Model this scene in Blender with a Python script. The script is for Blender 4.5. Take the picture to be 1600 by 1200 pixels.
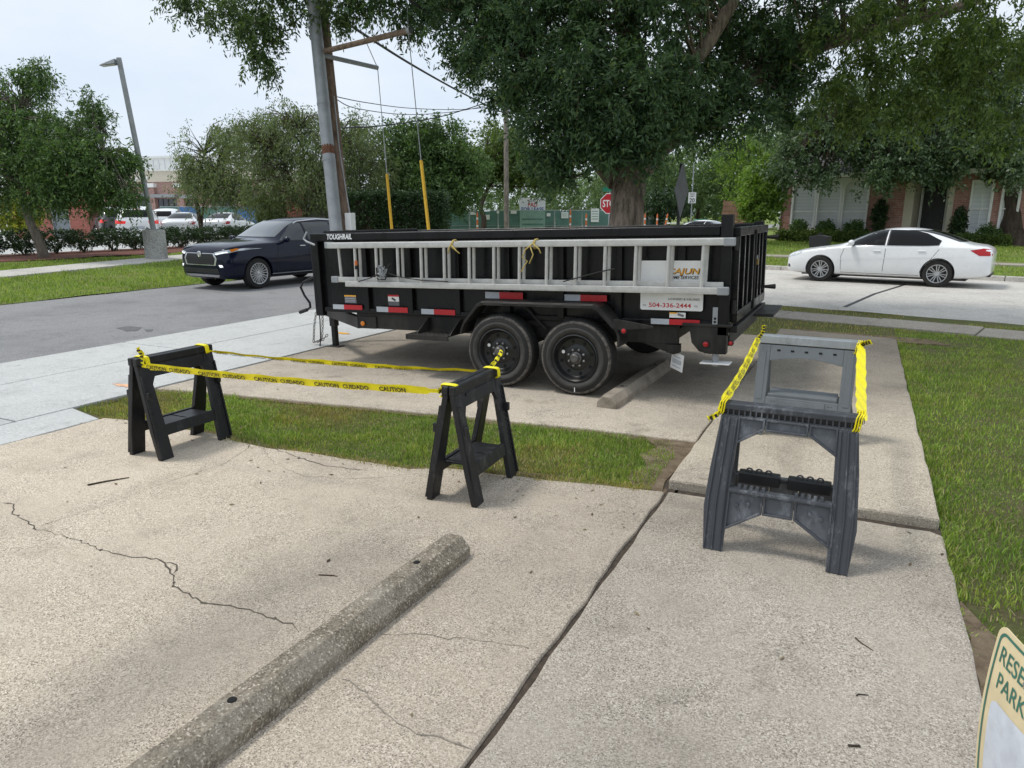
import bpy, bmesh, math, random
import numpy as np
from mathutils import Vector, Matrix, noise
from mathutils.bvhtree import BVHTree

random.seed(7)
RNG = np.random.default_rng(11)
R = math.radians
for o in list(bpy.data.objects):
    bpy.data.objects.remove(o)
scene = bpy.context.scene
COL = scene.collection

# ------------------------------------------------------------------ camera
CAM_H, PITCH, YAW, FPX = 1.74, math.atan(265 / 1109), R(26), 1109.0
cam = bpy.data.cameras.new('camera')
cam.sensor_width = 36
cam.lens = FPX / 1600 * 36
cam.clip_start, cam.clip_end = 0.05, 2000
camo = bpy.data.objects.new('camera', cam)
COL.objects.link(camo)
camo.location = (0, 0, CAM_H)
camo.rotation_euler = (R(90) - PITCH, 0, YAW)
scene.camera = camo

# ------------------------------------------------------------------ sky, sun, exposure
SUN_EL, SUN_AZ = R(64), R(250)        # direction the light comes from, azimuth from +Y clockwise
world = bpy.data.worlds.new('World')
scene.world = world
world.use_nodes = True
wn, wl = world.node_tree.nodes, world.node_tree.links
wn.clear()
wout = wn.new('ShaderNodeOutputWorld')
wbg = wn.new('ShaderNodeBackground')
sky = wn.new('ShaderNodeTexSky')
sky.sky_type = 'NISHITA'
sky.sun_disc = False
sky.sun_elevation = SUN_EL
sky.sun_rotation = SUN_AZ
sky.dust_density = 2.0
tc = wn.new('ShaderNodeTexCoord')
mp = wn.new('ShaderNodeMapping')
mp.inputs['Scale'].default_value = (1.0, 1.0, 2.6)
nz = wn.new('ShaderNodeTexNoise')
nz.inputs['Scale'].default_value = 2.2
nz.inputs['Detail'].default_value = 6
nz.inputs['Roughness'].default_value = 0.55
cr = wn.new('ShaderNodeValToRGB')
cr.color_ramp.elements[0].position = 0.36
cr.color_ramp.elements[0].color = (7.5, 8.5, 9.8, 1)
cr.color_ramp.elements[1].position = 0.66
cr.color_ramp.elements[1].color = (9.3, 9.9, 10.6, 1)
mx = wn.new('ShaderNodeMix')
mx.data_type = 'RGBA'
mx.inputs[0].default_value = 0.9
wl.new(tc.outputs['Generated'], mp.inputs['Vector'])
wl.new(mp.outputs['Vector'], nz.inputs['Vector'])
wl.new(nz.outputs['Fac'], cr.inputs['Fac'])
wl.new(sky.outputs['Color'], mx.inputs[6])
wl.new(cr.outputs['Color'], mx.inputs[7])
wl.new(mx.outputs[2], wbg.inputs['Color'])
wbg.inputs['Strength'].default_value = 0.078
wl.new(wbg.outputs['Background'], wout.inputs['Surface'])

sund = bpy.data.lights.new('sun', 'SUN')
sund.energy = 1.5
sund.angle = R(11)
sund.color = (1.0, 0.96, 0.9)
suno = bpy.data.objects.new('sun', sund)
COL.objects.link(suno)
_sd = Vector((math.sin(SUN_AZ) * math.cos(SUN_EL), math.cos(SUN_AZ) * math.cos(SUN_EL), math.sin(SUN_EL)))
suno.rotation_euler = _sd.to_track_quat('Z', 'Y').to_euler()
suno.location = (0, 0, 30)

scene.view_settings.view_transform = 'Standard'
scene.view_settings.look = 'None'
scene.view_settings.exposure = 0.42
scene.view_settings.gamma = 1.0
scene.view_settings.use_curve_mapping = False

# ------------------------------------------------------------------ photo pixel -> direction (site frame: X along the trailer, Y away)
_t = PITCH
_RM = Matrix.Rotation(YAW, 3, 'Z')


def ray(px, py):
    u, v = (px - 800) / FPX, (py - 600) / FPX
    d = Vector((u, math.cos(_t) - v * math.sin(_t), -math.sin(_t) - v * math.cos(_t)))
    return _RM @ d


_O = Vector((0, 0, CAM_H))


def pz(px, py, z=0.0):            # point on the level z
    d = ray(px, py)
    return _O + d * ((z - CAM_H) / d.z)


def pa(px, py, a):
    d = ray(px, py)
    return _O + d * (a / d.x)


def pb(px, py, b):
    d = ray(px, py)
    return _O + d * (b / d.y)


def pdp(px, py, depth):
    return _O + ray(px, py) * depth


# ------------------------------------------------------------------ object helpers
def link(o, parent=None):
    COL.objects.link(o)
    if parent is not None:
        o.parent = parent
    return o


def tag(o, label=None, cat=None, group=None, kind=None):
    if label: o['label'] = label
    if cat: o['category'] = cat
    if group: o['group'] = group
    if kind: o['kind'] = kind
    return o


def empty(name, loc=(0, 0, 0), rot=(0, 0, 0), label=None, cat=None, group=None, kind=None):
    o = bpy.data.objects.new(name, None)
    o.empty_display_size = 0.2
    link(o)
    o.location = loc
    o.rotation_euler = rot
    return tag(o, label, cat, group, kind)


def copy_tree(o, parent=None):
    c = o.copy()
    link(c, parent)
    for ch in o.children:
        copy_tree(ch, c)
    return c


class MB:
    def __init__(s):
        s.v, s.f = [], []

    def add(s, vs, fs):
        n = len(s.v)
        s.v += [tuple(p) for p in vs]
        s.f += [tuple(i + n for i in f) for f in fs]
        return s

    def box(s, x0, x1, y0, y1, z0, z1, M=None):
        vs = [(x, y, z) for z in (z0, z1) for y in (y0, y1) for x in (x0, x1)]
        if M is not None: vs = [M @ Vector(p) for p in vs]
        return s.add(vs, [(0, 2, 3, 1), (4, 5, 7, 6), (0, 1, 5, 4), (2, 6, 7, 3), (0, 4, 6, 2), (1, 3, 7, 5)])

    def hexa(s, lo, hi):            # two quads (4 points each, same winding) joined
        vs = list(lo) + list(hi)
        return s.add(vs, [(3, 2, 1, 0), (4, 5, 6, 7), (0, 1, 5, 4), (1, 2, 6, 5), (2, 3, 7, 6), (3, 0, 4, 7)])

    def prism(s, poly, d0, d1, fn):     # poly of (p,q); fn(p,q,d) -> xyz
        n = len(poly)
        vs = [fn(p, q, d0) for p, q in poly] + [fn(p, q, d1) for p, q in poly]
        fs = [tuple(range(n))[::-1], tuple(range(n, 2 * n))]
        fs += [(i, (i + 1) % n, n + (i + 1) % n, n + i) for i in range(n)]
        return s.add(vs, fs)

    def tube(s, pts, r, n=8, cap=True, squash=1.0):
        pts = [Vector(p) for p in pts]
        m = len(pts)
        rs = r if isinstance(r, (list, tuple)) else [r] * m
        T0 = (pts[1] - pts[0]).normalized()
        up = Vector((0, 0, 1)) if abs(T0.z) < 0.9 else Vector((1, 0, 0))
        U = T0.cross(up).normalized()
        vs = []
        for i, p in enumerate(pts):
            T = (pts[min(i + 1, m - 1)] - pts[max(i - 1, 0)]).normalized()
            U = (U - T * U.dot(T))
            U = U.normalized() if U.length > 1e-6 else T.orthogonal().normalized()
            V = T.cross(U)
            for k in range(n):
                a = 2 * math.pi * k / n
                vs.append(p + (U * math.cos(a) + V * math.sin(a) * squash) * rs[i])
        fs = [(i * n + k, i * n + (k + 1) % n, (i + 1) * n + (k + 1) % n, (i + 1) * n + k) for i in range(m - 1) for k in range(n)]
        if cap:
            fs += [tuple(range(n))[::-1], tuple((m - 1) * n + k for k in range(n))]
        return s.add(vs, fs)

    def lathe(s, prof, c, axis, n=32, closed=False, cap=True):   # prof (radius, height along axis)
        axis = Vector(axis).normalized()
        U = axis.orthogonal().normalized()
        V = axis.cross(U)
        c = Vector(c)
        m = len(prof)
        vs = []
        for rr, h in prof:
            for k in range(n):
                a = 2 * math.pi * k / n
                vs.append(c + axis * h + (U * math.cos(a) + V * math.sin(a)) * rr)
        rng = range(m) if closed else range(m - 1)
        fs = [(i * n + k, i * n + (k + 1) % n, ((i + 1) % m) * n + (k + 1) % n, ((i + 1) % m) * n + k) for i in rng for k in range(n)]
        if not closed and cap:
            if prof[0][0] > 1e-6: fs.append(tuple(range(n))[::-1])
            if prof[-1][0] > 1e-6: fs.append(tuple((m - 1) * n + k for k in range(n)))
        return s.add(vs, fs)

    def ball(s, c, rx, ry, rz, n=12, m=8):
        vs = [(c[0], c[1], c[2] - rz)]
        for i in range(1, m):
            t = -math.pi / 2 + math.pi * i / m
            for k in range(n):
                a = 2 * math.pi * k / n
                vs.append((c[0] + rx * math.cos(t) * math.cos(a), c[1] + ry * math.cos(t) * math.sin(a), c[2] + rz * math.sin(t)))
        vs.append((c[0], c[1], c[2] + rz))
        fs = [(0, 1 + (k + 1) % n, 1 + k) for k in range(n)]
        for i in range(m - 2):
            fs += [(1 + i * n + k, 1 + i * n + (k + 1) % n, 1 + (i + 1) * n + (k + 1) % n, 1 + (i + 1) * n + k) for k in range(n)]
        t = 1 + (m - 2) * n
        fs += [(t + k, t + (k + 1) % n, len(vs) - 1) for k in range(n)]
        return s.add(vs, fs)

    def mesh(s, name):
        me = bpy.data.meshes.new(name)
        me.from_pydata(s.v, [], s.f)
        return me

    def build(s, name, mat, parent=None, smooth=False, bevel=0.0, seg=2, fixn=True):
        me = s.mesh(name)
        if fixn:
            bm = bmesh.new(); bm.from_mesh(me)
            bmesh.ops.recalc_face_normals(bm, faces=bm.faces)
            bm.to_mesh(me); bm.free()
        o = bpy.data.objects.new(name, me)
        if mat is not None: me.materials.append(mat)
        link(o, parent)
        if smooth:
            me.polygons.foreach_set('use_smooth', [True] * len(me.polygons))
            if smooth == 'auto':
                try: me.set_sharp_from_angle(angle=R(35))
                except Exception: pass
        if bevel:
            b = o.modifiers.new('bevel', 'BEVEL')
            b.width = bevel; b.segments = seg; b.limit_method = 'ANGLE'; b.angle_limit = R(40)
        return o


def np_mesh(name, V, F, mat, parent=None, smooth=False):
    """V (n,3) float, F (m,k) int all faces with k corners"""
    me = bpy.data.meshes.new(name)
    V = np.ascontiguousarray(V, dtype=np.float32); F = np.ascontiguousarray(F, dtype=np.int32)
    k = F.shape[1]
    me.vertices.add(len(V)); me.vertices.foreach_set('co', V.ravel())
    me.loops.add(F.size); me.loops.foreach_set('vertex_index', F.ravel())
    me.polygons.add(len(F))
    me.polygons.foreach_set('loop_start', np.arange(0, F.size, k, dtype=np.int32))
    try: me.polygons.foreach_set('loop_total', np.full(len(F), k, dtype=np.int32))
    except Exception: pass
    if smooth: me.polygons.foreach_set('use_smooth', np.ones(len(F), dtype=bool))
    me.update(calc_edges=True)
    me.materials.append(mat)
    o = bpy.data.objects.new(name, me)
    return link(o, parent)


def text_obj(name, s, size, mat, parent, loc, rot, ex=0.0008, fat=0.0, align='CENTER', sx=1.0, shear=0.0):
    cu = bpy.data.curves.new(name, 'FONT')
    cu.body = s; cu.size = size; cu.extrude = ex; cu.offset = fat
    cu.align_x = align; cu.align_y = 'CENTER'; cu.shear = shear; cu.resolution_u = 3
    t = bpy.data.objects.new('tmp_text', cu)
    COL.objects.link(t)
    bpy.context.view_layer.update()
    me = bpy.data.meshes.new_from_object(t.evaluated_get(bpy.context.evaluated_depsgraph_get()))
    bpy.data.objects.remove(t)
    me.materials.clear(); me.materials.append(mat)
    o = bpy.data.objects.new(name, me)
    link(o, parent)
    o.location = loc; o.rotation_euler = rot; o.scale = (sx, 1, 1)
    return o
# ------------------------------------------------------------------ materials (all procedural)
class NT:
    def __init__(s, name):
        s.m = bpy.data.materials.new(name); s.m.use_nodes = True
        s.n, s.l = s.m.node_tree.nodes, s.m.node_tree.links
        s.b = s.n['Principled BSDF']; s.out = s.n['Material Output']
        s.tc = s.n.new('ShaderNodeTexCoord')
        s.co = s.tc.outputs['Object']

    def link(s, a, b): s.l.new(a, b); return s

    def noise(s, scale, detail=4, rough=0.55, co=None, stretch=None):
        n = s.n.new('ShaderNodeTexNoise')
        n.inputs['Scale'].default_value = scale; n.inputs['Detail'].default_value = detail; n.inputs['Roughness'].default_value = rough
        c = co or s.co
        if stretch:
            mpp = s.n.new('ShaderNodeMapping'); mpp.inputs['Scale'].default_value = stretch
            s.l.new(c, mpp.inputs['Vector']); c = mpp.outputs['Vector']
        s.l.new(c, n.inputs['Vector'])
        return n.outputs['Fac']

    def voro(s, scale, out='Color', rnd=1.0, feat='F1'):
        v = s.n.new('ShaderNodeTexVoronoi'); v.inputs['Scale'].default_value = scale; v.feature = feat
        v.inputs['Randomness'].default_value = rnd
        s.l.new(s.co, v.inputs['Vector'])
        return v.outputs[out]

    def ramp(s, fac, stops):
        r = s.n.new('ShaderNodeValToRGB')
        e = r.color_ramp.elements
        while len(e) < len(stops): e.new(0.5)
        for i, (p, c) in enumerate(stops):
            e[i].position = p
            e[i].color = (*c, 1) if isinstance(c, (tuple, list)) else (c, c, c, 1)
        s.l.new(fac, r.inputs['Fac'])
        return r.outputs['Color']

    def mix(s, a, b, fac, mode='MIX'):
        m = s.n.new('ShaderNodeMix'); m.data_type = 'RGBA'; m.blend_type = mode
        for sock, v in ((m.inputs[0], fac), (m.inputs[6], a), (m.inputs[7], b)):
            if hasattr(v, 'links'): s.l.new(v, sock)
            elif isinstance(v, (tuple, list)): sock.default_value = (*v, 1)
            else: sock.default_value = v
        return m.outputs[2]

    def math(s, op, a, b=None):
        m = s.n.new('ShaderNodeMath'); m.operation = op
        for i, v in enumerate((a, b)):
            if v is None: continue
            if hasattr(v, 'links'): s.l.new(v, m.inputs[i])
            else: m.inputs[i].default_value = v
        return m.outputs[0]

    def rand_island(s):
        g = s.n.new('ShaderNodeNewGeometry'); return g.outputs['Random Per Island']

    def set(s, color=None, rough=None, metal=None, spec=None, coat=None, bump=None, bd=0.01, bs=0.4, emit=None, es=1.0):
        def put(k, v):
            if v is None: return
            if hasattr(v, 'links'): s.l.new(v, s.b.inputs[k])
            elif isinstance(v, (tuple, list)): s.b.inputs[k].default_value = (*v, 1)
            else: s.b.inputs[k].default_value = v
        put('Base Color', color); put('Roughness', rough); put('Metallic', metal)
        put('Specular IOR Level', spec); put('Coat Weight', coat)
        if emit: put('Emission Color', emit); put('Emission Strength', es)
        if bump is not None:
            bn = s.n.new('ShaderNodeBump'); bn.inputs['Strength'].default_value = bs; bn.inputs['Distance'].default_value = bd
            s.l.new(bump, bn.inputs['Height']); s.l.new(bn.outputs['Normal'], s.b.inputs['Normal'])
        return s.m


def plain(name, c, rough=0.5, metal=0.0, var=0.18, scale=6.0, spec=None, coat=None, bump=0.0, bscale=60, emit=None, es=1.0):
    t = NT(name)
    f = t.noise(scale, 6, 0.6)
    col = t.mix(tuple(x * (1 - var) for x in c), tuple(min(1, x * (1 + var)) for x in c), t.ramp(f, [(0.3, 0.0), (0.7, 1.0)]))
    rg = t.math('ADD', t.math('MULTIPLY', t.noise(scale * 2.3, 4), 0.25), rough - 0.125)
    return t.set(col, rg, metal, spec, coat, t.noise(bscale, 3) if bump else None, 0.004, bump, emit, es)


MT = {}


def concrete(name, cols, stain=0.30, agg=205.0, grey=(0.5, 0.5, 0.5), spec=0.25, tone=None):
    t = NT(name)
    v1 = t.voro(agg, 'Color'); v2 = t.voro(agg * 2.1, 'Color')
    s1 = t.n.new('ShaderNodeSeparateColor'); t.l.new(v1, s1.inputs[0])
    s2 = t.n.new('ShaderNodeSeparateColor'); t.l.new(v2, s2.inputs[0])
    base = t.ramp(s1.outputs[0], [(0.0, cols[0]), (0.22, cols[1]), (0.55, cols[2]), (0.85, cols[3]), (1.0, cols[4])])
    fine = t.ramp(s2.outputs[1], [(0.0, 0.62), (0.5, 1.0), (1.0, 1.18)])
    c = t.mix(base, fine, 0.45, 'MULTIPLY')
    worn = t.ramp(t.noise(1.9, 8, 0.7), [(0.40, 0.0), (0.62, 1.0)])          # cement skin still covering the stones in patches
    c = t.mix(c, cols[2], t.math('MULTIPLY', worn, 0.55))
    spot = t.ramp(t.noise(7.5, 3, 0.5), [(0.70, 0.0), (0.76, 1.0)])          # old drips
    c = t.mix(c, t.mix(c, (0.5, 0.48, 0.45), 1.0, 'MULTIPLY'), t.math('MULTIPLY', spot, 0.55))
    big = t.ramp(t.noise(0.55, 7, 0.62), [(0.32, 1 - stain), (0.5, 1.0), (0.68, 1.06)])
    c = t.mix(c, big, 1.0, 'MULTIPLY')
    med = t.ramp(t.noise(3.1, 8, 0.7), [(0.28, 0.74), (0.46, 1.0), (0.72, 1.05)])
    c = t.mix(c, med, 0.8, 'MULTIPLY')
    sp = t.ramp(t.noise(1.1, 9, 0.75), [(0.55, 0.0), (0.72, 1.0)])
    c = t.mix(c, t.mix(c, (0.62, 0.62, 0.62), 1.0, 'MULTIPLY'), t.math('MULTIPLY', sp, 0.55))
    if tone: c = tone(t, c)
    h = t.math('ADD', t.voro(agg, 'Distance'), t.math('MULTIPLY', t.noise(38, 5, 0.7), 1.2))
    return t.set(c, 0.92, 0, spec, None, h, 0.004, 0.5)


TAN = [(0.165, 0.14, 0.112), (0.37, 0.315, 0.25), (0.505, 0.438, 0.352), (0.615, 0.54, 0.445), (0.78, 0.705, 0.60)]


def _axis(t, i):
    sp = t.n.new('ShaderNodeSeparateXYZ'); t.l.new(t.co, sp.inputs[0]); return sp.outputs[i]


def wear_tan(t, c):           # grey tyre scuffing beside the wheel stop
    d = t.math('ABSOLUTE', t.math('ADD', _axis(t, 0), 2.3))
    d = t.math('ADD', d, t.math('MULTIPLY', t.math('SUBTRACT', t.noise(2.2, 6, .65), .5), .7))
    f = t.ramp(d, [(.05, 1.0), (.48, 0.0)])
    g = t.ramp(t.math('MULTIPLY', _axis(t, 1), .1), [(.04, 0.6), (.15, 1.0), (.27, .7), (.34, 0.0)])
    k = t.math('MULTIPLY', t.math('MULTIPLY', f, g), .6)
    c = t.mix(c, t.mix(c, (.55, .56, .58), 1.0, 'MULTIPLY'), k)
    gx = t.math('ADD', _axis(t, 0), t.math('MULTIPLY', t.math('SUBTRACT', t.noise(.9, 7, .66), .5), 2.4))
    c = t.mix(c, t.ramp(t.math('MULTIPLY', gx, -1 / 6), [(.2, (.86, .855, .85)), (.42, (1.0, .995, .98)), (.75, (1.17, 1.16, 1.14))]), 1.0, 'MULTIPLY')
    f2 = t.ramp(t.noise(1.6, 9, .72), [(.56, 0.0), (.66, 1.0)])
    return t.mix(c, t.mix(c, (.74, .735, .72), 1.0, 'MULTIPLY'), t.math('MULTIPLY', f2, .5))


def walk_tone(t, c):          # lighter middle stretch, darker towards the far end
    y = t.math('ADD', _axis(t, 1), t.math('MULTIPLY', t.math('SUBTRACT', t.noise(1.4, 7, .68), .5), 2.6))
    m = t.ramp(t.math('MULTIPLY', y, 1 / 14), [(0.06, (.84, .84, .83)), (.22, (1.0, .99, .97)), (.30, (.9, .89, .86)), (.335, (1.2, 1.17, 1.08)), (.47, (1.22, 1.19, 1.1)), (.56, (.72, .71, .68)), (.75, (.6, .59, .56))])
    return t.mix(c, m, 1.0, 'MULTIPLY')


def bay_tone(t, c):  # lighter along the near edge, darker further back, with random dark blotches
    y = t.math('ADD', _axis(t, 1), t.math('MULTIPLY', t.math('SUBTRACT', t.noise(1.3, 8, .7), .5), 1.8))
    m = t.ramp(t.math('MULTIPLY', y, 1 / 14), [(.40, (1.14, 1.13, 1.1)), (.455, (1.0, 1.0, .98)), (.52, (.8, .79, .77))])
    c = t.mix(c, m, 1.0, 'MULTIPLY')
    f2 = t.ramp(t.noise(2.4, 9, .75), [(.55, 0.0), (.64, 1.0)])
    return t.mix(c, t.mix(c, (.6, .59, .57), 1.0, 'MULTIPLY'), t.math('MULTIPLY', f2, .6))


GRY = [(0.13, 0.113, 0.092), (0.30, 0.265, 0.222), (0.405, 0.362, 0.308), (0.50, 0.452, 0.39), (0.67, 0.62, 0.555)]
MT['tan'] = concrete('exposed_aggregate_tan', TAN, 0.24, tone=wear_tan)
MT['grey_slab'] = concrete('exposed_aggregate_grey', GRY, 0.30, tone=walk_tone)
MT['bay'] = concrete('exposed_aggregate_bay', [tuple(0.6 * a + 0.4 * b for a, b in zip(x, y)) for x, y in zip(TAN, GRY)], 0.34, tone=bay_tone)
PAL = [(0.45, 0.455, 0.44), (0.50, 0.505, 0.49), (0.53, 0.535, 0.52), (0.56, 0.565, 0.55), (0.60, 0.605, 0.59)]
MT['pale'] = concrete('new_smooth_concrete', PAL, 0.12, 60)
MT['street'] = concrete('street_concrete', [tuple(1.12 * x for x in c) for c in [(0.36, 0.34, 0.31), (0.44, 0.42, 0.385), (0.48, 0.46, 0.42), (0.52, 0.495, 0.455), (0.58, 0.55, 0.5)]], 0.22, 40)
MT['asphalt'] = concrete('worn_asphalt', [(0.15, 0.148, 0.148), (0.215, 0.212, 0.212), (0.262, 0.26, 0.26), (0.31, 0.308, 0.307), (0.41, 0.405, 0.40)], 0.22, 110)
MT['old_walk'] = concrete('old_sidewalk', [(0.22, 0.2, 0.17), (0.3, 0.27, 0.23), (0.34, 0.31, 0.265), (0.38, 0.345, 0.3), (0.46, 0.42, 0.37)], 0.3, 60)


def _wheelstop():
    t = NT('weathered_wheel_stop')
    s1 = t.n.new('ShaderNodeSeparateColor'); t.l.new(t.voro(150, 'Color'), s1.inputs[0])
    base = t.ramp(s1.outputs[0], [(0.0, (0.13, 0.11, 0.082)), (0.35, (0.215, 0.184, 0.14)), (0.85, (0.295, 0.256, 0.2)), (1.0, (0.55, 0.495, 0.41))])
    lich = t.ramp(t.noise(7, 9, 0.75), [(0.34, 0.55), (0.52, 0.95), (0.68, 1.15)])
    c = t.mix(base, lich, 0.9, 'MULTIPLY')
    pale = t.ramp(t.noise(3.0, 6, 0.7), [(0.5, 0.0), (0.66, 1.0)])
    c = t.mix(c, (0.33, 0.30, 0.255), t.math('MULTIPLY', pale, 0.5))
    h = t.math('ADD', t.voro(150, 'Distance'), t.math('MULTIPLY', t.noise(60, 6, 0.7), 1.5))
    return t.set(c, 0.95, 0, 0.2, None, h, 0.004, 0.5)


MT['stop'] = _wheelstop()


def _stop_pale():
    t = NT('pale_wheel_stop')
    f = t.noise(5, 9, 0.75)
    c = t.ramp(f, [(0.3, (0.14, 0.12, 0.095)), (0.5, (0.29, 0.25, 0.2)), (0.7, (0.40, 0.35, 0.285))])
    return t.set(c, 0.95, 0, 0.2, None, t.math('ADD', t.noise(60, 5, 0.7), t.noise(14, 5, 0.7)), 0.006, 0.6)


MT['stop2'] = _stop_pale()


def _soil():
    t = NT('bare_soil')
    c = t.ramp(t.noise(9, 9, 0.72), [(0.28, (0.085, 0.06, 0.042)), (0.5, (0.19, 0.145, 0.10)), (0.74, (0.30, 0.24, 0.17))])
    return t.set(c, 1.0, 0, 0.1, None, t.noise(45, 8, 0.75), 0.02, 0.8)


MT['soil'] = _soil()


def _lawn(name='lawn_ground', g=1.0):
    t = NT(name)
    a = t.ramp(t.noise(46, 8, 0.75), [(0.3, (0.085 * g, 0.12 * g, 0.035)), (0.52, (0.18 * g, 0.24 * g, 0.062)), (0.75, (0.30 * g, 0.34 * g, 0.11))])
    dry = t.ramp(t.noise(0.9, 7, 0.65), [(0.46, 0.0), (0.66, 1.0)])
    d = t.ramp(t.noise(30, 7, 0.75), [(0.3, (0.13, 0.10, 0.06)), (0.7, (0.30, 0.25, 0.14))])
    c = t.mix(a, d, t.math('MULTIPLY', dry, 0.55))
    return t.set(c, 1.0, 0, 0.1, None, t.noise(70, 8, 0.8), 0.03, 0.9)


MT['lawn'] = _lawn()


def _thatch():
    t = NT('lawn_thatch')
    c = t.ramp(t.noise(60, 8, 0.75), [(0.28, (0.075, 0.062, 0.034)), (0.5, (0.16, 0.14, 0.075)), (0.74, (0.30, 0.26, 0.15))])
    g_ = t.ramp(t.noise(2.6, 7, 0.7), [(0.36, 0.0), (0.6, 1.0)])
    c = t.mix(c, t.ramp(t.noise(50, 6, .7), [(.3, (.07, .10, .03)), (.7, (.19, .24, .07))]), t.math('MULTIPLY', g_, .8))
    return t.set(c, 1.0, 0, 0.1, None, t.noise(80, 8, 0.8), 0.03, 0.9)


MT['thatch'] = _thatch()


def _leafmat(name, dark, mid, light, trans=0.35, rough=0.5, yellow=None, patch=0.0):
    t = NT(name)
    f = t.rand_island()
    st = [(0.0, dark), (0.45, mid), (1.0, light)]
    if yellow: st = [(0.0, dark), (0.45, mid), (0.93, light), (1.0, yellow)]
    c = t.ramp(f, st)
    big = t.ramp(t.noise(0.8, 4, 0.6), [(0.3, 0.8), (0.7, 1.2)])
    c = t.mix(c, big, 1.0, 'MULTIPLY')
    if patch:
        c = t.mix(c, t.mix(c, (1.55, 1.18, 0.95), 1.0, 'MULTIPLY'), t.math('MULTIPLY', t.ramp(t.noise(1.5, 7, 0.68), [(0.42, 0.0), (0.66, 1.0)]), patch))
        c = t.mix(c, t.ramp(t.noise(4.5, 5, 0.6), [(0.3, 0.72), (0.7, 1.25)]), 1.0, 'MULTIPLY')
    t.set(c, rough, 0, 0.35)
    tr = t.n.new('ShaderNodeBsdfTranslucent')
    t.l.new(t.mix(c, (1.25, 1.35, 0.6), 1.0, 'MULTIPLY'), tr.inputs['Color'])
    ms = t.n.new('ShaderNodeMixShader'); ms.inputs[0].default_value = trans
    t.l.new(t.b.outputs[0], ms.inputs[1]); t.l.new(tr.outputs[0], ms.inputs[2])
    t.l.new(ms.outputs[0], t.out.inputs['Surface'])
    return t.m


MT['leaf_big'] = _leafmat('leaf_dark_pinnate', (0.038, 0.074, 0.038), (0.066, 0.124, 0.056), (0.115, 0.19, 0.08), 0.3, 0.45, (0.2, 0.24, 0.07))
MT['leaf_olive'] = _leafmat('leaf_olive', (0.055, 0.09, 0.026), (0.095, 0.148, 0.038), (0.165, 0.225, 0.06), 0.4)
MT['leaf_soft'] = _leafmat('leaf_soft_grey_green', (0.085, 0.115, 0.055), (0.135, 0.175, 0.08), (0.21, 0.255, 0.13), 0.4)
MT['leaf_hang'] = _leafmat('leaf_hanging', (0.04, 0.068, 0.026), (0.07, 0.115, 0.04), (0.125, 0.18, 0.06), 0.35)
MT['leaf_mid'] = _leafmat('leaf_mid', (0.047, 0.092, 0.030), (0.081, 0.149, 0.047), (0.149, 0.230, 0.074), 0.35)
MT['leaf_oak'] = _leafmat('leaf_oak', (0.041, 0.074, 0.032), (0.074, 0.124, 0.054), (0.176, 0.236, 0.135), 0.22, 0.38)
MT['leaf_hedge'] = _leafmat('leaf_hedge', (0.018, 0.036, 0.014), (0.03, 0.062, 0.022), (0.07, 0.12, 0.045), 0.2, 0.4)
MT['leaf_light'] = _leafmat('leaf_light', (0.09, 0.15, 0.03), (0.15, 0.24, 0.05), (0.25, 0.36, 0.08), 0.45)
MT['leaf_yellow'] = _leafmat('leaf_yellow', (0.10, 0.14, 0.02), (0.22, 0.26, 0.03), (0.45, 0.40, 0.05), 0.4)
MT['leaf_far'] = _leafmat('leaf_far', (0.077, 0.127, 0.055), (0.127, 0.198, 0.083), (0.198, 0.275, 0.121), 0.35)
MT['grass'] = _leafmat('grass_blade', (0.112, 0.188, 0.035), (0.213, 0.331, 0.062), (0.375, 0.481, 0.125), 0.4, 0.6, (0.46, 0.40, 0.2), patch=0.5)
MT['grass_dry'] = _leafmat('grass_dry', (0.172, 0.196, 0.052), (0.287, 0.287, 0.092), (0.437, 0.391, 0.184), 0.35, 0.7, (0.5, 0.42, 0.25), patch=0.5)


def _bark(name, a, b, sc=9):
    t = NT(name)
    f = t.noise(sc, 8, 0.7, stretch=(1, 1, 0.16))
    c = t.ramp(f, [(0.32, a), (0.62, b)])
    return t.set(c, 0.95, 0, 0.15, None, t.math('ADD', f, t.math('MULTIPLY', t.noise(50, 4), 0.3)), 0.05, 0.9)


MT['bark'] = _bark('bark_big', (0.075, 0.058, 0.045), (0.33, 0.27, 0.215), 13)
MT['bark_grey'] = _bark('bark_grey', (0.10, 0.085, 0.07), (0.27, 0.24, 0.2))
MT['bark_dark'] = _bark('bark_dark', (0.035, 0.028, 0.022), (0.11, 0.085, 0.065))
MT['pole_wood'] = _bark('pole_wood', (0.13, 0.09, 0.065), (0.30, 0.22, 0.165), 14)


def _trailer_paint(name, c, dust, rough):
    t = NT(name)
    d = t.ramp(t.noise(4, 8, 0.7, stretch=(1, 1, 0.35)), [(0.42, 0.0), (0.75, 1.0)])
    col = t.mix(c, (0.16, 0.145, 0.125), t.math('MULTIPLY', d, dust))
    rg = t.math('ADD', t.math('MULTIPLY', d, 0.3), rough)
    return t.set(col, rg, 0, 0.3, None, t.noise(9, 2), 0.004, 0.10)


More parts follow.
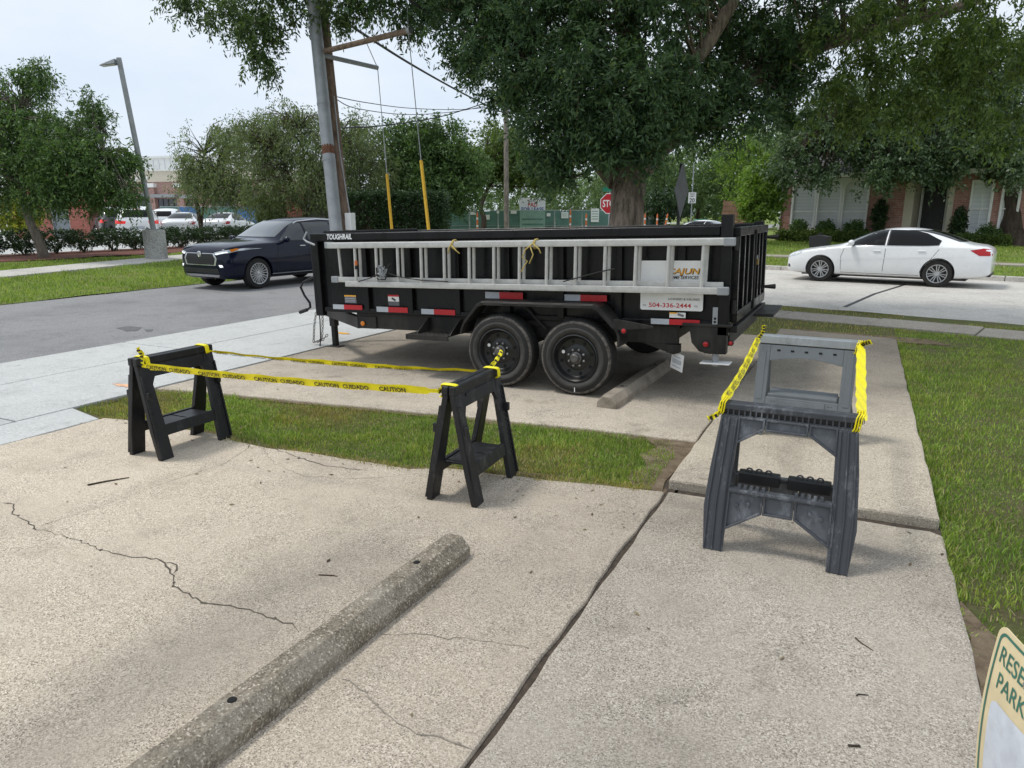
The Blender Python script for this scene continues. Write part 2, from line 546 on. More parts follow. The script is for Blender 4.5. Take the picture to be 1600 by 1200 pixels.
MT['black'] = _trailer_paint('black_trailer_paint', (0.005, 0.005, 0.006), 0.035, 0.22)
MT['black_dusty'] = _trailer_paint('black_dusty_steel', (0.014, 0.0135, 0.013), 0.3, 0.45)
MT['bed'] = _trailer_paint('bed_floor_steel', (0.05, 0.042, 0.035), 0.5, 0.6)
MT['tyre'] = _trailer_paint('tyre_rubber', (0.018, 0.0175, 0.017), 0.14, 0.68)
MT['tyre_scuff'] = plain('tyre_scuffed_rubber', (0.10, 0.09, 0.08), 0.9, 0, 0.7, 30, bump=0.5)
MT['tyre_side'] = plain('tyre_sidewall_grey', (0.045, 0.043, 0.04), 0.8, 0, 0.3, 12)
MT['rim_black'] = plain('rim_black', (0.009, 0.009, 0.0095), 0.35, 0, 0.3, 8)
MT['dark_hole'] = plain('dark_opening', (0.004, 0.004, 0.004), 0.9)
MT['steel'] = plain('worn_steel', (0.36, 0.36, 0.36), 0.45, 0.8, 0.3, 20)
MT['galv'] = plain('galvanised_steel', (0.31, 0.325, 0.335), 0.55, 0.3, 0.16, 5)
MT['alu'] = plain('ladder_aluminium', (0.53, 0.525, 0.50), 0.48, 0.35, 0.12, 14, bump=0.05)
MT['rust'] = plain('rusty_steel', (0.16, 0.07, 0.04), 0.85, 0.2, 0.5, 20)
MT['brass'] = plain('worn_brass', (0.30, 0.2, 0.06), 0.45, 0.8, 0.3, 20)
MT['red'] = plain('reflective_red', (0.50, 0.012, 0.02), 0.35, 0, 0.1, 40)
MT['silver'] = plain('reflective_silver', (0.46, 0.49, 0.53), 0.35, 0, 0.08, 40)
MT['white'] = plain('white_print', (0.78, 0.78, 0.77), 0.45, 0, 0.04, 10)
MT['white_soft'] = plain('white_trim_paint', (0.80, 0.80, 0.78), 0.6, 0, 0.08, 3)
MT['ink'] = plain('black_ink', (0.012, 0.012, 0.012), 0.6)
MT['ink_grey'] = plain('grey_ink', (0.16, 0.16, 0.17), 0.6)
MT['orange'] = plain('orange_print', (0.85, 0.42, 0.03), 0.5, 0, 0.1)
MT['orange_pl'] = plain('orange_plastic', (0.62, 0.15, 0.03), 0.5, 0, 0.1)
MT['amber'] = plain('amber_lens', (0.75, 0.22, 0.01), 0.25, 0, 0.1)
MT['lens_red'] = plain('red_lens', (0.42, 0.008, 0.012), 0.2, 0, 0.1)
MT['lens_lit'] = plain('red_lens_lit', (0.6, 0.02, 0.02), 0.2, 0, 0.1, emit=(1.0, 0.06, 0.05), es=0.25)
MT['blue'] = plain('blue_print', (0.03, 0.10, 0.30), 0.5)
MT['yellow'] = plain('caution_yellow', (0.93, 0.80, 0.006), 0.42, 0, 0.08, 20)
MT['guard'] = plain('guy_guard_yellow', (0.78, 0.45, 0.02), 0.5, 0, 0.1, 6)
MT['rope'] = plain('tan_rope', (0.50, 0.38, 0.12), 0.9, 0, 0.25, 60)
MT['rubber'] = plain('black_rubber', (0.015, 0.015, 0.015), 0.8)
MT['chain'] = plain('dull_chain', (0.12, 0.10, 0.085), 0.6, 0.6, 0.4, 40)


def _plastic(name, c, scuff, sc, rough):
    t = NT(name)
    f = t.noise(sc, 9, 0.72)
    s = t.ramp(t.noise(sc * 2.2, 9, 0.8, stretch=(1, 1, 0.4)), [(0.52, 0.0), (0.74, 1.0)])
    col = t.mix(tuple(x * 0.7 for x in c), tuple(x * 1.35 for x in c), f)
    col = t.mix(col, scuff, t.math('MULTIPLY', s, 0.55))
    return t.set(col, t.math('ADD', t.math('MULTIPLY', f, 0.3), rough - 0.15), 0, 0.45, None, t.noise(160, 3), 0.002, 0.35)


MT['pl_black'] = _plastic('sawhorse_black_plastic', (0.006, 0.0062, 0.0075), (0.06, 0.06, 0.064), 6, 0.45)
MT['pl_black2'] = _plastic('sawhorse_scuffed_black', (0.009, 0.0092, 0.011), (0.17, 0.165, 0.155), 7, 0.5)
MT['pl_grey'] = _plastic('sawhorse_dark_grey', (0.05, 0.054, 0.062), (0.42, 0.445, 0.48), 5, 0.38)
MT['pl_greycell'] = _plastic('sawhorse_grey_web', (0.085, 0.091, 0.101), (0.42, 0.44, 0.47), 4, 0.42)
MT['pl_light'] = _plastic('sawhorse_light_grey', (0.15, 0.165, 0.175), (0.09, 0.085, 0.08), 4, 0.5)
MT['plate_metal'] = _plastic('sawhorse_metal_top', (0.42, 0.45, 0.47), (0.10, 0.08, 0.06), 5, 0.4)
MT['plate_metal'].node_tree.nodes['Principled BSDF'].inputs['Metallic'].default_value = 0.6
MT['sign_cream'] = plain('faded_sign_cream', (0.74, 0.62, 0.38), 0.5, 0, 0.12, 9)
MT['sign_green'] = plain('sign_green_ink', (0.045, 0.17, 0.125), 0.5, 0, 0.2, 20)
MT['sign_blue'] = plain('faded_blue_print', (0.64, 0.68, 0.74), 0.5, 0, 0.15, 14)
MT['street_green'] = plain('street_sign_green', (0.015, 0.20, 0.12), 0.4)
MT['stop_red'] = plain('stop_sign_red', (0.46, 0.01, 0.02), 0.4, 0, 0.08)


def brick(name, c1, c2, mortar, scale, off=0.0):
    t = NT(name)
    sp = t.n.new('ShaderNodeSeparateXYZ'); t.l.new(t.co, sp.inputs[0])
    cb = t.n.new('ShaderNodeCombineXYZ')
    t.l.new(t.math('ADD', sp.outputs[0], sp.outputs[1]), cb.inputs[0]); t.l.new(sp.outputs[2], cb.inputs[1])
    b = t.n.new('ShaderNodeTexBrick')
    b.inputs['Scale'].default_value = scale
    b.inputs['Brick Width'].default_value = 0.215; b.inputs['Row Height'].default_value = 0.075
    b.inputs['Mortar Size'].default_value = 0.006
    b.inputs['Color1'].default_value = (*c1, 1); b.inputs['Color2'].default_value = (*c2, 1); b.inputs['Mortar'].default_value = (*mortar, 1)
    t.l.new(cb.outputs[0], b.inputs['Vector'])
    c = t.mix(b.outputs['Color'], t.ramp(t.noise(5, 6, 0.7), [(0.3, 0.72), (0.7, 1.2)]), 1.0, 'MULTIPLY')
    return t.set(c, 0.9, 0, 0.2, None, b.outputs['Fac'], 0.01, -0.5)


MT['brick_house'] = brick('house_brick', (0.33, 0.145, 0.12), (0.40, 0.22, 0.18), (0.42, 0.35, 0.31), 1.0)
MT['brick_red'] = brick('red_brick', (0.36, 0.10, 0.075), (0.28, 0.085, 0.065), (0.38, 0.27, 0.23), 1.0)
MT['brick_store'] = brick('store_brick', (0.36, 0.19, 0.16), (0.46, 0.29, 0.25), (0.45, 0.38, 0.34), 1.0)
MT['roof'] = plain('roof_shingle', (0.10, 0.095, 0.10), 0.9, 0, 0.4, 9, bump=0.6, bscale=14)
MT['cream_wall'] = plain('cream_stucco', (0.60, 0.54, 0.44), 0.9, 0, 0.06, 2)
MT['glass'] = plain('window_glass', (0.02, 0.024, 0.028), 0.06, 0, 0.2, 2, spec=0.8)
MT['glass_car'] = plain('car_glass', (0.004, 0.0045, 0.005), 0.06, 0, 0.15, 3, spec=0.22)
MT['glass_suv'] = plain('suv_side_glass', (0.035, 0.042, 0.048), 0.08, 0, 0.15, 3, spec=0.6)
MT['glass_screen'] = plain('windscreen_glass', (0.05, 0.06, 0.065), 0.10, 0, 0.15, 1.5, spec=1.0, coat=1.0)
MT['blind'] = plain('window_blind', (0.62, 0.64, 0.65), 0.4, 0, 0.05, 3, spec=0.7)
MT['door_dark'] = plain('front_door_dark', (0.035, 0.035, 0.04), 0.5, 0, 0.2, 8)
MT['door_grey'] = plain('grey_steel_door', (0.17, 0.19, 0.215), 0.5, 0, 0.1, 3)
MT['wood_fence'] = _bark('weathered_fence_wood', (0.12, 0.07, 0.045), (0.28, 0.17, 0.12), 12)
MT['wood_grey'] = _bark('grey_gate_wood', (0.13, 0.125, 0.12), (0.27, 0.26, 0.25), 12)
MT['mesh_green'] = plain('green_windscreen_mesh', (0.10, 0.195, 0.165), 0.9, 0, 0.2, 1.2)
MT['mesh_pale'] = plain('pale_green_print', (0.24, 0.37, 0.32), 0.9, 0, 0.12, 5)
MT['tarp_blue'] = plain('blue_tarp', (0.05, 0.14, 0.30), 0.6, 0, 0.2, 2)
MT['mulch'] = plain('red_mulch', (0.15, 0.06, 0.04), 1.0, 0, 0.6, 22, bump=0.9, bscale=40)
MT['base_conc'] = concrete('lamp_base_concrete', [(0.26, 0.255, 0.24), (0.34, 0.335, 0.32), (0.42, 0.415, 0.40), (0.47, 0.465, 0.45), (0.54, 0.53, 0.52)], 0.4, 30)
MT['paint_navy'] = plain('car_paint_navy', (0.006, 0.009, 0.024), 0.12, 0.0, 0.15, 3, spec=0.2, coat=0.2)
MT['paint_white'] = plain('car_paint_white', (0.82, 0.83, 0.84), 0.30, 0, 0.02, 3, coat=0.8)
MT['paint_black'] = plain('car_paint_black', (0.012, 0.011, 0.012), 0.18, 0, 0.15, 3, coat=1.0)
MT['trim'] = plain('car_black_trim', (0.012, 0.012, 0.013), 0.5)
MT['seam'] = plain('panel_gap', (0.02, 0.02, 0.021), 0.8)
MT['chrome'] = plain('chrome_trim', (0.62, 0.63, 0.65), 0.2, 0.85, 0.08, 6)
MT['alloy'] = plain('alloy_rim', (0.50, 0.51, 0.52), 0.3, 0.75, 0.08, 8)
MT['headlight'] = plain('headlight_lens', (0.62, 0.65, 0.68), 0.15, 0.2, 0.2, 14, coat=1.0)
MT['drl'] = plain('daytime_light', (0.9, 0.92, 0.95), 0.2, 0, 0.05, 10, emit=(0.9, 0.95, 1.0), es=0.6)
MT['hub'] = plain('hub_dull_steel', (0.12, 0.115, 0.11), 0.5, 0.6, 0.4, 30)
MT['straw'] = _leafmat('dead_straw', (0.22, 0.17, 0.09), (0.36, 0.29, 0.16), (0.5, 0.42, 0.26), 0.2, .9)
# ------------------------------------------------------------------ ground, roads, slabs
def sstep(t):
    t = np.clip(t, 0, 1); return t * t * (3 - 2 * t)


SA = R(-14)                                  # the side street runs 14 degrees off the trailer's line
SE, SN = Vector((math.cos(SA), math.sin(SA), 0)), Vector((-math.sin(SA), math.cos(SA), 0))
SO = Vector((0, 24.5, 0))


def st(e, n, z=0.0):
    p = SO + SE * e + SN * n
    return Vector((p.x, p.y, z))


def verge_z(a):
    return -0.03 + 0.40 * sstep((-15.6 - np.asarray(a)) / 8.0)


def lawn_far_z(n):
    return 0.09 + 0.42 * sstep(np.asarray(n) / 10.0)


def sheet(name, us, vs, fn, mat, kind='structure'):
    us, vs = np.asarray(us, float), np.asarray(vs, float)
    U, V = np.meshgrid(us, vs)
    P = fn(U, V)
    nx, ny = len(us), len(vs)
    idx = np.arange(nx * ny).reshape(ny, nx)
    F = np.stack([idx[:-1, :-1], idx[:-1, 1:], idx[1:, 1:], idx[1:, :-1]], -1).reshape(-1, 4)
    o = np_mesh(name, np.stack(P, -1).reshape(-1, 3), F, mat, None, True)
    if kind: o['kind'] = kind
    return o


def wob(x, y, s, amp):
    return amp * (np.sin(x * s * 1.7 + 1.3) * np.cos(y * s * 1.3 + .4) + .5 * np.sin(x * s * 3.9 + y * s * 2.7))


sheet('ground', np.linspace(-900, 900, 13), np.linspace(-200, 1600, 13), lambda u, v: (u, v, 0 * u - 0.25), MT['lawn'])
tag(sheet('road', [-16.2, -12.4, -9.0], np.linspace(-30, 420, 46), lambda u, v: (u, v, 0 * u - 0.045), MT['asphalt']), 'grey asphalt road running past the parking bays', 'road')
_e = np.array([-14, -9.6, 0, 20, 90.0])


def _street(u, v):
    e = np.where(u < -9.5, u - 0.0, u)
    return SO.x + SE.x * e + SN.x * v, SO.y + SE.y * e + SN.y * v, 0 * e - 0.038


tag(sheet('street', np.linspace(-9, 90, 12), [-9.8, -4.7, 0.3], _street, MT['street']), 'pale concrete side street under the white sedan', 'street')
o = sheet('lawn', np.concatenate([np.linspace(-9.2, 8, 70), np.linspace(9, 60, 20)]), np.concatenate([np.linspace(-20, 0, 8), np.linspace(0.4, 14.5, 60), [17.2]]),
          lambda u, v: (u, np.where(v > 14.4, 14.72 - .25 * u + (v - 17.2) * 0, np.minimum(v, 14.72 - .25 * u - .05)), -0.03 + wob(u, v, 1.1, .006)), MT['thatch'])
tag(o, 'near lawn and grass strip beside the parking slabs', 'lawn')
tag(sheet('verge', np.concatenate([np.linspace(-75, -28, 8), np.linspace(-26, -15.6, 22)]), np.concatenate([np.linspace(-25, 0, 8), np.linspace(1, 40, 60), np.linspace(45, 300, 12)]),
          lambda u, v: (u + np.where(u > -15.7, wob(v, v, 2.1, .05), 0), v, verge_z(u) + wob(u, v, .9, .012)), MT['lawn']), 'grass verge across the road', 'verge')
tag(sheet('far_lawn', np.linspace(-8, 90, 50), np.concatenate([np.linspace(0, 12, 18), np.linspace(14, 120, 12)]),
          lambda u, v: (np.maximum(SO.x + SE.x * u + SN.x * v, -9.2 + 0 * u), SO.y + SE.y * u + SN.y * v, lawn_far_z(v) + wob(u, v, .8, .012)), MT['lawn']), 'rising lawn in front of the brick house', 'lawn')
tag(sheet('road_side_lawn', np.linspace(-9.2, 40, 20), np.linspace(44, 420, 30), lambda u, v: (u, v, 0 * u + 0.35), MT['lawn']), 'lawns further along the road', 'lawn')
tag(sheet('parking_lot', [-120, -60, -26.4], np.linspace(-20, 120, 20), lambda u, v: (u, v, 0 * u + 0.405), MT['pale']), 'pale parking lot behind the hedge', 'parking lot')
tag(sheet('mulch_bed', np.linspace(-26.6, -22.6, 14), np.linspace(2, 40, 80), lambda u, v: (u + np.where(u > -22.7, wob(v, v, .6, .25), 0), v, verge_z(u) + .03 + wob(u, v, 3.3, .015)), MT['mulch']), 'red mulch bed under the clipped hedge', 'mulch')


def poly_slab(name, poly, ztop, thick, mat, parent=None, bevel=0.012, jit=0.0):
    if jit:
        out = []
        n = len(poly)
        for i in range(n):
            p, q = Vector((*poly[i], 0)), Vector((*poly[(i + 1) % n], 0))
            k = max(1, int((q - p).length / 0.16))
            d = (q - p).normalized() if (q - p).length > 0 else Vector((1, 0, 0))
            nn = Vector((-d.y, d.x, 0))
            for j in range(k):
                pt = p.lerp(q, j / k)
                if j: pt += nn * random.uniform(-jit, jit)
                out.append((pt.x, pt.y))
        poly = out
    mb = MB().prism(poly, ztop - thick, ztop, lambda p, q, d: (p, q, d))
    return mb.build(name, mat, parent, bevel=bevel, seg=2)


pave = empty('parking_pavement', (0, 0, 0), kind='structure', label='exposed aggregate parking slabs and walkway', cat='pavement')
near_edge = [(-1.0, 4.30), (-1.74, 4.16), (-2.5, 4.06), (-2.72, 3.93), (-3.49, 3.90), (-3.95, 3.84), (-4.35, 3.86), (-4.5, 3.93), (-5.54, 3.89), (-5.86, 3.83)]
far_edge = [(-6.40, 4.77), (-5.78, 4.91), (-4.79, 5.04), (-3.19, 5.24), (-2.02, 5.38), (-1.035, 5.44)]
poly_slab('near_bay_slab', [(-5.86, -4), (-.996, -4)] + near_edge, 0.0, .14, MT['tan'], pave, .014, .012)
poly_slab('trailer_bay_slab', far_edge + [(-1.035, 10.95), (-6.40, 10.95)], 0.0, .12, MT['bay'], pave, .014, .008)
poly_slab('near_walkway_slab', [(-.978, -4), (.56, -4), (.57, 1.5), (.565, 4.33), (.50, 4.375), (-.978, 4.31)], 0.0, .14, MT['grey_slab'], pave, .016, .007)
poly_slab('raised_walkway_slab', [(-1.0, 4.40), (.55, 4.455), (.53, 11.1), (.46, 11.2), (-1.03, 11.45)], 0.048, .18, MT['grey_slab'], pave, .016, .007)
apron = empty('roadside_apron', (0, 0, 0), kind='structure', label='pale new concrete apron slabs along the road', cat='apron')
g = .010
rows = [-6.2, -2.6, .4, 3.42, 6.42, 9.4, 12.4]
for i in range(len(rows) - 1):
    for a0, a1 in ((-9.2, -8.0), (-8.0, -6.44)):
        poly_slab('apron_slab', [(a0 + g, rows[i] + g), (a1 - g, rows[i] + g), (a1 - g, rows[i + 1] - g), (a0 + g, rows[i + 1] - g)], 0.0 + random.uniform(-.003, .003), .12, MT['pale'], apron, .008)
for b0, b1 in ((-4, .4), (.4, 2.2), (2.2, 3.80)):
    poly_slab('apron_slab', [(-6.43, b0 + g), (-5.875, b0 + g), (-5.875, b1 - g), (-6.43, b1 + (.12 if b1 > 3 else 0) - g)], 0.0, .12, MT['pale'], apron, .008)
# orange survey paint marks
for (px, py, L) in ((195, 603, .22), (535, 521, .2)):
    c = pz(px, py)
    pts = [(c.x + math.cos(t) * L * random.uniform(.3, 1), c.y + math.sin(t) * .07 * random.uniform(.3, 1)) for t in np.linspace(0, 2 * math.pi, 22)[:-1]]
    poly_slab('paint_mark', pts, .0085, .004, plain('survey_paint', (0.72, 0.42, 0.25), .9, 0, .3, 30) if px < 300 else MT['orange'], apron, 0)
# soil showing in the strip end and along the edges
for nm, poly in (('soil_patch', [(-1.02, 4.32), (-1.2, 4.3), (-1.32, 4.5), (-1.24, 4.75), (-1.36, 5.0), (-1.28, 5.2), (-1.45, 5.40), (-1.03, 5.43)]),
                 ('soil_patch', [(.56, 1.0), (.8, 1.2), (.86, 1.8), (.74, 2.2), (.82, 2.7), (.68, 3.3), (.57, 3.6)]),
                 ('soil_patch', [(-1.03, 11.0), (.5, 11.25), (1.2, 11.3), (1.0, 11.7), (-.8, 11.9)])):
    tag(poly_slab(nm, poly, -.012, .02, MT['soil'], None, 0, .03), 'bare brown soil patch ' + ('at the end of the grass strip' if poly[0][1] > 4 and poly[0][1] < 5 else 'beside the walkway edge near the leaning sign' if poly[0][1] < 2 else 'at the far end of the walkway'), 'soil', kind='structure')
MT['joint'] = plain('joint_dirt', (0.06, 0.046, 0.034), 1.0, 0, .5, 30, bump=.8)
for (a0, a1, b0, b1) in ((-1.06, -.93, -4, 11.2), (-.95, .57, 4.28, 4.5), (-6.47, -6.36, 4.0, 11), (-9.15, -5.9, -4, 3.7), (-9.15, -6.5, 3.7, 12.3)):
    tag(MB().box(a0, a1, b0, b1, -.06, -.020).build('joint_soil', MT['joint'], None), 'dark soil filling the open slab joints', 'soil', kind='structure')
def soil_edge(line, off, label):
    vs, n = [], 0
    L_ = [Vector((*p, 0)) for p in line]
    pts = []
    for i in range(len(L_) - 1):
        k = max(2, int((L_[i + 1] - L_[i]).length / .06))
        pts += [L_[i].lerp(L_[i + 1], j / k) for j in range(k)]
    for i, p in enumerate(pts):
        w_ = off * (.5 + 1.1 * abs(noise.noise(Vector((p.x * 2.2, p.y * 2.2, off * 40)))) + random.uniform(0, .35))
        vs += [(p.x, p.y - (.03 if off > 0 else -.03), -.016), (p.x, p.y + w_, -.022)]
    fs = [(2 * i, 2 * i + 1, 2 * i + 3, 2 * i + 2) for i in range(len(pts) - 1)]
    tag(MB().add(vs, fs).build('soil_edge', MT['soil'], None), label, 'soil', kind='structure')


soil_edge(near_edge, .11, 'brown soil edging along the near side of the grass strip')
soil_edge(far_edge, -.06, 'brown soil edging along the far side of the grass strip')
# side street joint, curb, walks

curb = empty('street_curb', (0, 0, 0), kind='structure', label='concrete curb along the far side of the street', cat='curb')
for i in range(16):
    e0 = -8.5 + i * 3.05
    q = [st(e0, -.16), st(e0 + 3.03, -.16), st(e0 + 3.03, .02), st(e0, .02)]
    MB().hexa([Vector((p.x, p.y, -.09)) for p in q], [Vector((p.x, p.y, .095)) for p in q]).build('curb_stone', MT['street'], curb, bevel=.02)
walk = empty('near_sidewalk', (0, 0, 0), kind='structure', label='old narrow sidewalk on the near side of the street', cat='sidewalk')
fwalk = empty('far_sidewalk', (0, 0, 0), kind='structure', label='sidewalk on the lawn across the street', cat='sidewalk')
for i in range(22):
    e0 = -6 + i * 1.5
    dz = random.uniform(-.012, .012)
    q = [st(e0, -11.3), st(e0 + 1.48, -11.3), st(e0 + 1.48, -10.35), st(e0, -10.35)]
    if i not in (10, 11): MB().hexa([Vector((p.x, p.y, -.12)) for p in q], [Vector((p.x, p.y, -.005 + dz)) for p in q]).build('walk_slab', MT['old_walk'], walk, bevel=.012)
    q = [st(e0, 3.0), st(e0 + 1.48, 3.0), st(e0 + 1.48, 4.1), st(e0, 4.1)]
    MB().hexa([Vector((p.x, p.y, .05)) for p in q], [Vector((p.x, p.y, .235)) for p in q]).build('walk_slab', MT['old_walk'], fwalk, bevel=.012)
vwalk = empty('verge_sidewalk', (0, 0, 0), kind='structure', label='narrow sidewalk on the verge across the road', cat='sidewalk')
for i in range(24):
    b0 = -4 + i * 1.6
    ca = lambda b: -20.05 - .17 * (b - 10.9)
    zz = float(verge_z(ca(b0))) + .03
    q = [Vector((ca(b0) - .5, b0, 0)), Vector((ca(b0) + .5, b0, 0)), Vector((ca(b0 + 1.58) + .5, b0 + 1.58, 0)), Vector((ca(b0 + 1.58) - .5, b0 + 1.58, 0))]
    MB().hexa([Vector((p.x, p.y, zz - .2)) for p in q], [Vector((p.x, p.y, float(verge_z(p.x)) + .045)) for p in q]).build('walk_slab', MT['street'], vwalk, bevel=.01)
q0, q1 = pz(1320, 479, -.03), pz(1415, 444, -.03)
MB().tube([(q0.x, q0.y, -.037), ((q0.x + q1.x) / 2 - .1, (q0.y + q1.y) / 2, -.037), (q1.x, q1.y, -.037)], .045, 6, squash=.12).build('tar_joint', MT['ink'], None)['kind'] = 'structure'


for (pts_, nm_) in ((((182, 513), (200, 510), (222, 512), (214, 517), (196, 518)), 'dark patch of tar on the road left of the black sawhorse'), (((226, 515), (240, 515), (236, 518), (228, 518)), 'small dark tar spot on the road beside the larger patch')):
    P_ = [pz(x, y, -.045) for x, y in pts_]
    tag(poly_slab('tar_patch', [(q.x, q.y) for q in P_], -.040, .004, plain('tar_patch', (0.13, 0.13, 0.13), .9, 0, .3, 20), None, 0, .03), nm_, 'road patch', kind='structure')
# cracks: thin dark ragged ribbons lying in the slabs
def crack(pxs, w, parent, z=.0025, dark=True, rag=.02, closez=0.0):
    P = [pz(x, y, closez) for x, y in pxs]
    pts = []
    for i in range(len(P) - 1):
        k = max(2, int((P[i + 1] - P[i]).length / .035))
        for j in range(k):
            p = P[i].lerp(P[i + 1], j / k)
            pts.append(p + Vector((random.uniform(-rag, rag), random.uniform(-rag, rag), 0)) * .55)
    pts.append(P[-1])
    vs, fs = [], []
    for i, p in enumerate(pts):
        d = (pts[min(i + 1, len(pts) - 1)] - pts[max(0, i - 1)]).normalized()
        nn = Vector((-d.y, d.x, 0))
        ww = w * .42 * (.25 + 1.5 * abs(noise.noise(Vector((p.x * 4, p.y * 4, 3.3)))) + random.uniform(0, .5)) * (0.25 if i in (0, len(pts) - 1) else 1)
        vs += [(p + nn * ww).to_tuple()[:2] + (z + closez,), (p - nn * ww).to_tuple()[:2] + (z + closez,)]
    fs = [(2 * i, 2 * i + 1, 2 * i + 3, 2 * i + 2) for i in range(len(pts) - 1)]
    mbk = MB().add(vs, fs)
    for i in range(1, len(pts) - 1):          # chipped edges
        if random.random() < .22:
            p = pts[i]; r_ = w * random.uniform(.8, 2.2); a_ = random.uniform(0, 6.28)
            mbk.add([(p.x + r_ * math.cos(a_ + q) * random.uniform(.4, 1), p.y + r_ * math.sin(a_ + q) * random.uniform(.4, 1), z + closez + .0004) for q in (0, 1.3, 2.6, 3.9, 5.1)], [(0, 1, 2, 3, 4)])
    mbk.build('crack', MT['crack'] if dark else MT['crack_light'], parent)


MT['crack'] = plain('crack_dark', (0.085, 0.073, 0.057), 1, 0, .4, 40)
MT['crack_light'] = plain('crack_shallow', (0.24, 0.21, 0.17), 1, 0, .4, 40)
crack([(0, 786), (20, 788), (22, 803), (50, 822), (60, 828), (120, 843), (160, 860), (205, 870), (255, 875), (258, 884), (270, 895), (273, 915), (300, 933), (320, 945), (360, 948), (400, 956), (430, 968), (455, 975), (467, 988)], .0065, pave)
crack([(258, 879), (272, 880), (278, 888), (270, 897)], .006, pave)
crack([(62, 822), (160, 790), (265, 752), (350, 725), (388, 700)], .0035, pave, dark=False, rag=.008)
crack([(388, 700), (395, 688), (430, 702), (470, 716), (510, 728), (575, 736)], .008, pave)
crack([(400, 690), (430, 725), (475, 745), (560, 748), (640, 742)], .003, pave, dark=False)
crack([(590, 990), (660, 993), (740, 1000), (840, 1013)], .005, pave, dark=False)
crack([(535, 1060), (560, 1075), (585, 1100), (610, 1122), (650, 1145), (700, 1158), (740, 1172)], .006, pave, dark=False)

# ------------------------------------------------------------------ grass blades
def in_poly(x, y, poly):
    c = np.zeros(len(x), bool)
    n = len(poly)
    for i in range(n):
        x1, y1 = poly[i]; x2, y2 = poly[(i + 1) % n]
        m = ((y1 > y) != (y2 > y)) & (x < (x2 - x1) * (y - y1) / (y2 - y1 + 1e-12) + x1)
        c ^= m
    return c


def fbm(x, y, s, seed=0):
    v = 0
    for k, (f, a) in enumerate(((1, 1.), (2.1, .55), (4.3, .3))):
        v = v + a * np.sin(x * s * f * 1.13 + seed + 1.7 * np.sin(y * s * f * .83 + seed * 2 + k)) * np.cos(y * s * f * 1.21 + seed * .7 + 1.3 * np.sin(x * s * f * .77 + k))
    return v / 1.85


def blades(name, pts, zb, hmin, hmax, w, mat, label, cat='grass', lean=.75):
    n = len(pts)
    h = RNG.uniform(hmin, hmax, n) * np.clip(.85 + .55 * fbm(pts[:, 0], pts[:, 1], 2.9, 9) + .25 * fbm(pts[:, 0], pts[:, 1], 9.0, 3), .35, 1.9)
    h = np.where(RNG.random(n) < .012, h * 1.8, h)
    th = RNG.uniform(0, 2 * np.pi, n); ln = RNG.uniform(.15, lean, n) * h
    ph = RNG.uniform(0, 2 * np.pi, n)
    B = np.column_stack([pts[:, 0], pts[:, 1], zb])
    side = np.column_stack([np.cos(ph), np.sin(ph), 0 * ph]) * (w * RNG.uniform(.6, 1.2, n))[:, None]
    L = np.column_stack([np.cos(th), np.sin(th), 0 * th])
    mid = B + L * (ln * .35)[:, None] + np.column_stack([0 * h, 0 * h, h * .6])
    tip = B + L * ln[:, None] + np.column_stack([0 * h, 0 * h, h * .92])
    V = np.stack([B - side, B + side, mid + side * .75, tip, mid - side * .75], 1).reshape(-1, 3)
    i = np.arange(n)[:, None] * 5
    F = np.concatenate([i + [0, 1, 2], i + [0, 2, 4], i + [4, 2, 3]], 0)
    o = np_mesh(name, V, F, mat)
    return tag(o, label, cat, kind='stuff')


strip = near_edge[:-1] + [(-5.86, 3.86), (-6.42, 3.95), (-6.42, 4.8)] + far_edge[1:-1] + [(-1.22, 5.42), (-1.1, 5.0), (-1.12, 4.6), (-1.08, 4.3)]
n = 70000
x, y = RNG.uniform(-6.45, -1.0, n), RNG.uniform(3.75, 5.5, n)
k = in_poly(x, y, strip) & (fbm(x, y, 2.3, 1) > RNG.uniform(-1.5, -.3, n))
edge = np.minimum.reduce([np.abs(y - np.interp(x, [p[0] for p in near_edge[::-1]], [p[1] for p in near_edge[::-1]])), np.abs(y - np.interp(x, [p[0] for p in far_edge], [p[1] for p in far_edge]))])
k &= (edge > .02 + .09 * np.abs(fbm(x, y, 3.7, 2))) | (RNG.random(n) < .3)
P = np.column_stack([x, y])[k]
m = fbm(P[:, 0], P[:, 1], 1.4, 4) > -.1 - .6 * RNG.random(len(P))
blades('grass', P[m], np.full(m.sum(), -.03), .022, .055, .0032, MT['grass'], 'short green grass in the strip between the two parking bays')
blades('grass', P[~m], np.full((~m).sum(), -.03), .02, .045, .003, MT['grass_dry'], 'yellower thin grass in the strip between the two parking bays')
n = 190000
x = .56 + RNG.random(n) ** 1.5 * 11; y = 1.2 + RNG.random(n) ** 1.3 * 12.5
keep = (y < 14.6 - .25 * x) & (x < .7 + y * .75)
ns = (y - 24.5) * .9703 + x * .2419
keep &= ~((ns > -11.35) & (ns < -10.3))
bare = (fbm(x, y, .95, 3) + .35 * fbm(x, y, 3.1, 8) > .52) | ((y < 3.6) & (x < 1.3) & (fbm(x, y, 2.4, 5) > -.25)) | (((y > 11.2) & (y < 11.7)) & (x < 1.6))
keep &= (~bare) | (RNG.random(n) < .3)
P = np.column_stack([x, y])[keep]
m = fbm(P[:, 0], P[:, 1], .9, 7) > -.15 - .9 * RNG.random(len(P)) + .06 * np.maximum(0, P[:, 1] - 9) 
blades('grass', P[m], np.full(m.sum(), -.03), .022, .055, .0036, MT['grass'], 'green lawn grass to the right of the walkway')
blades('grass', P[~m], np.full((~m).sum(), -.03), .02, .045, .0036, MT['grass_dry'], 'patchy yellow lawn grass to the right of the walkway')
n = 26000
x = RNG.uniform(-6, .75, n); y = RNG.uniform(11.0, 16.2, n)
ns = (y - 24.5) * .9703 + x * .2419
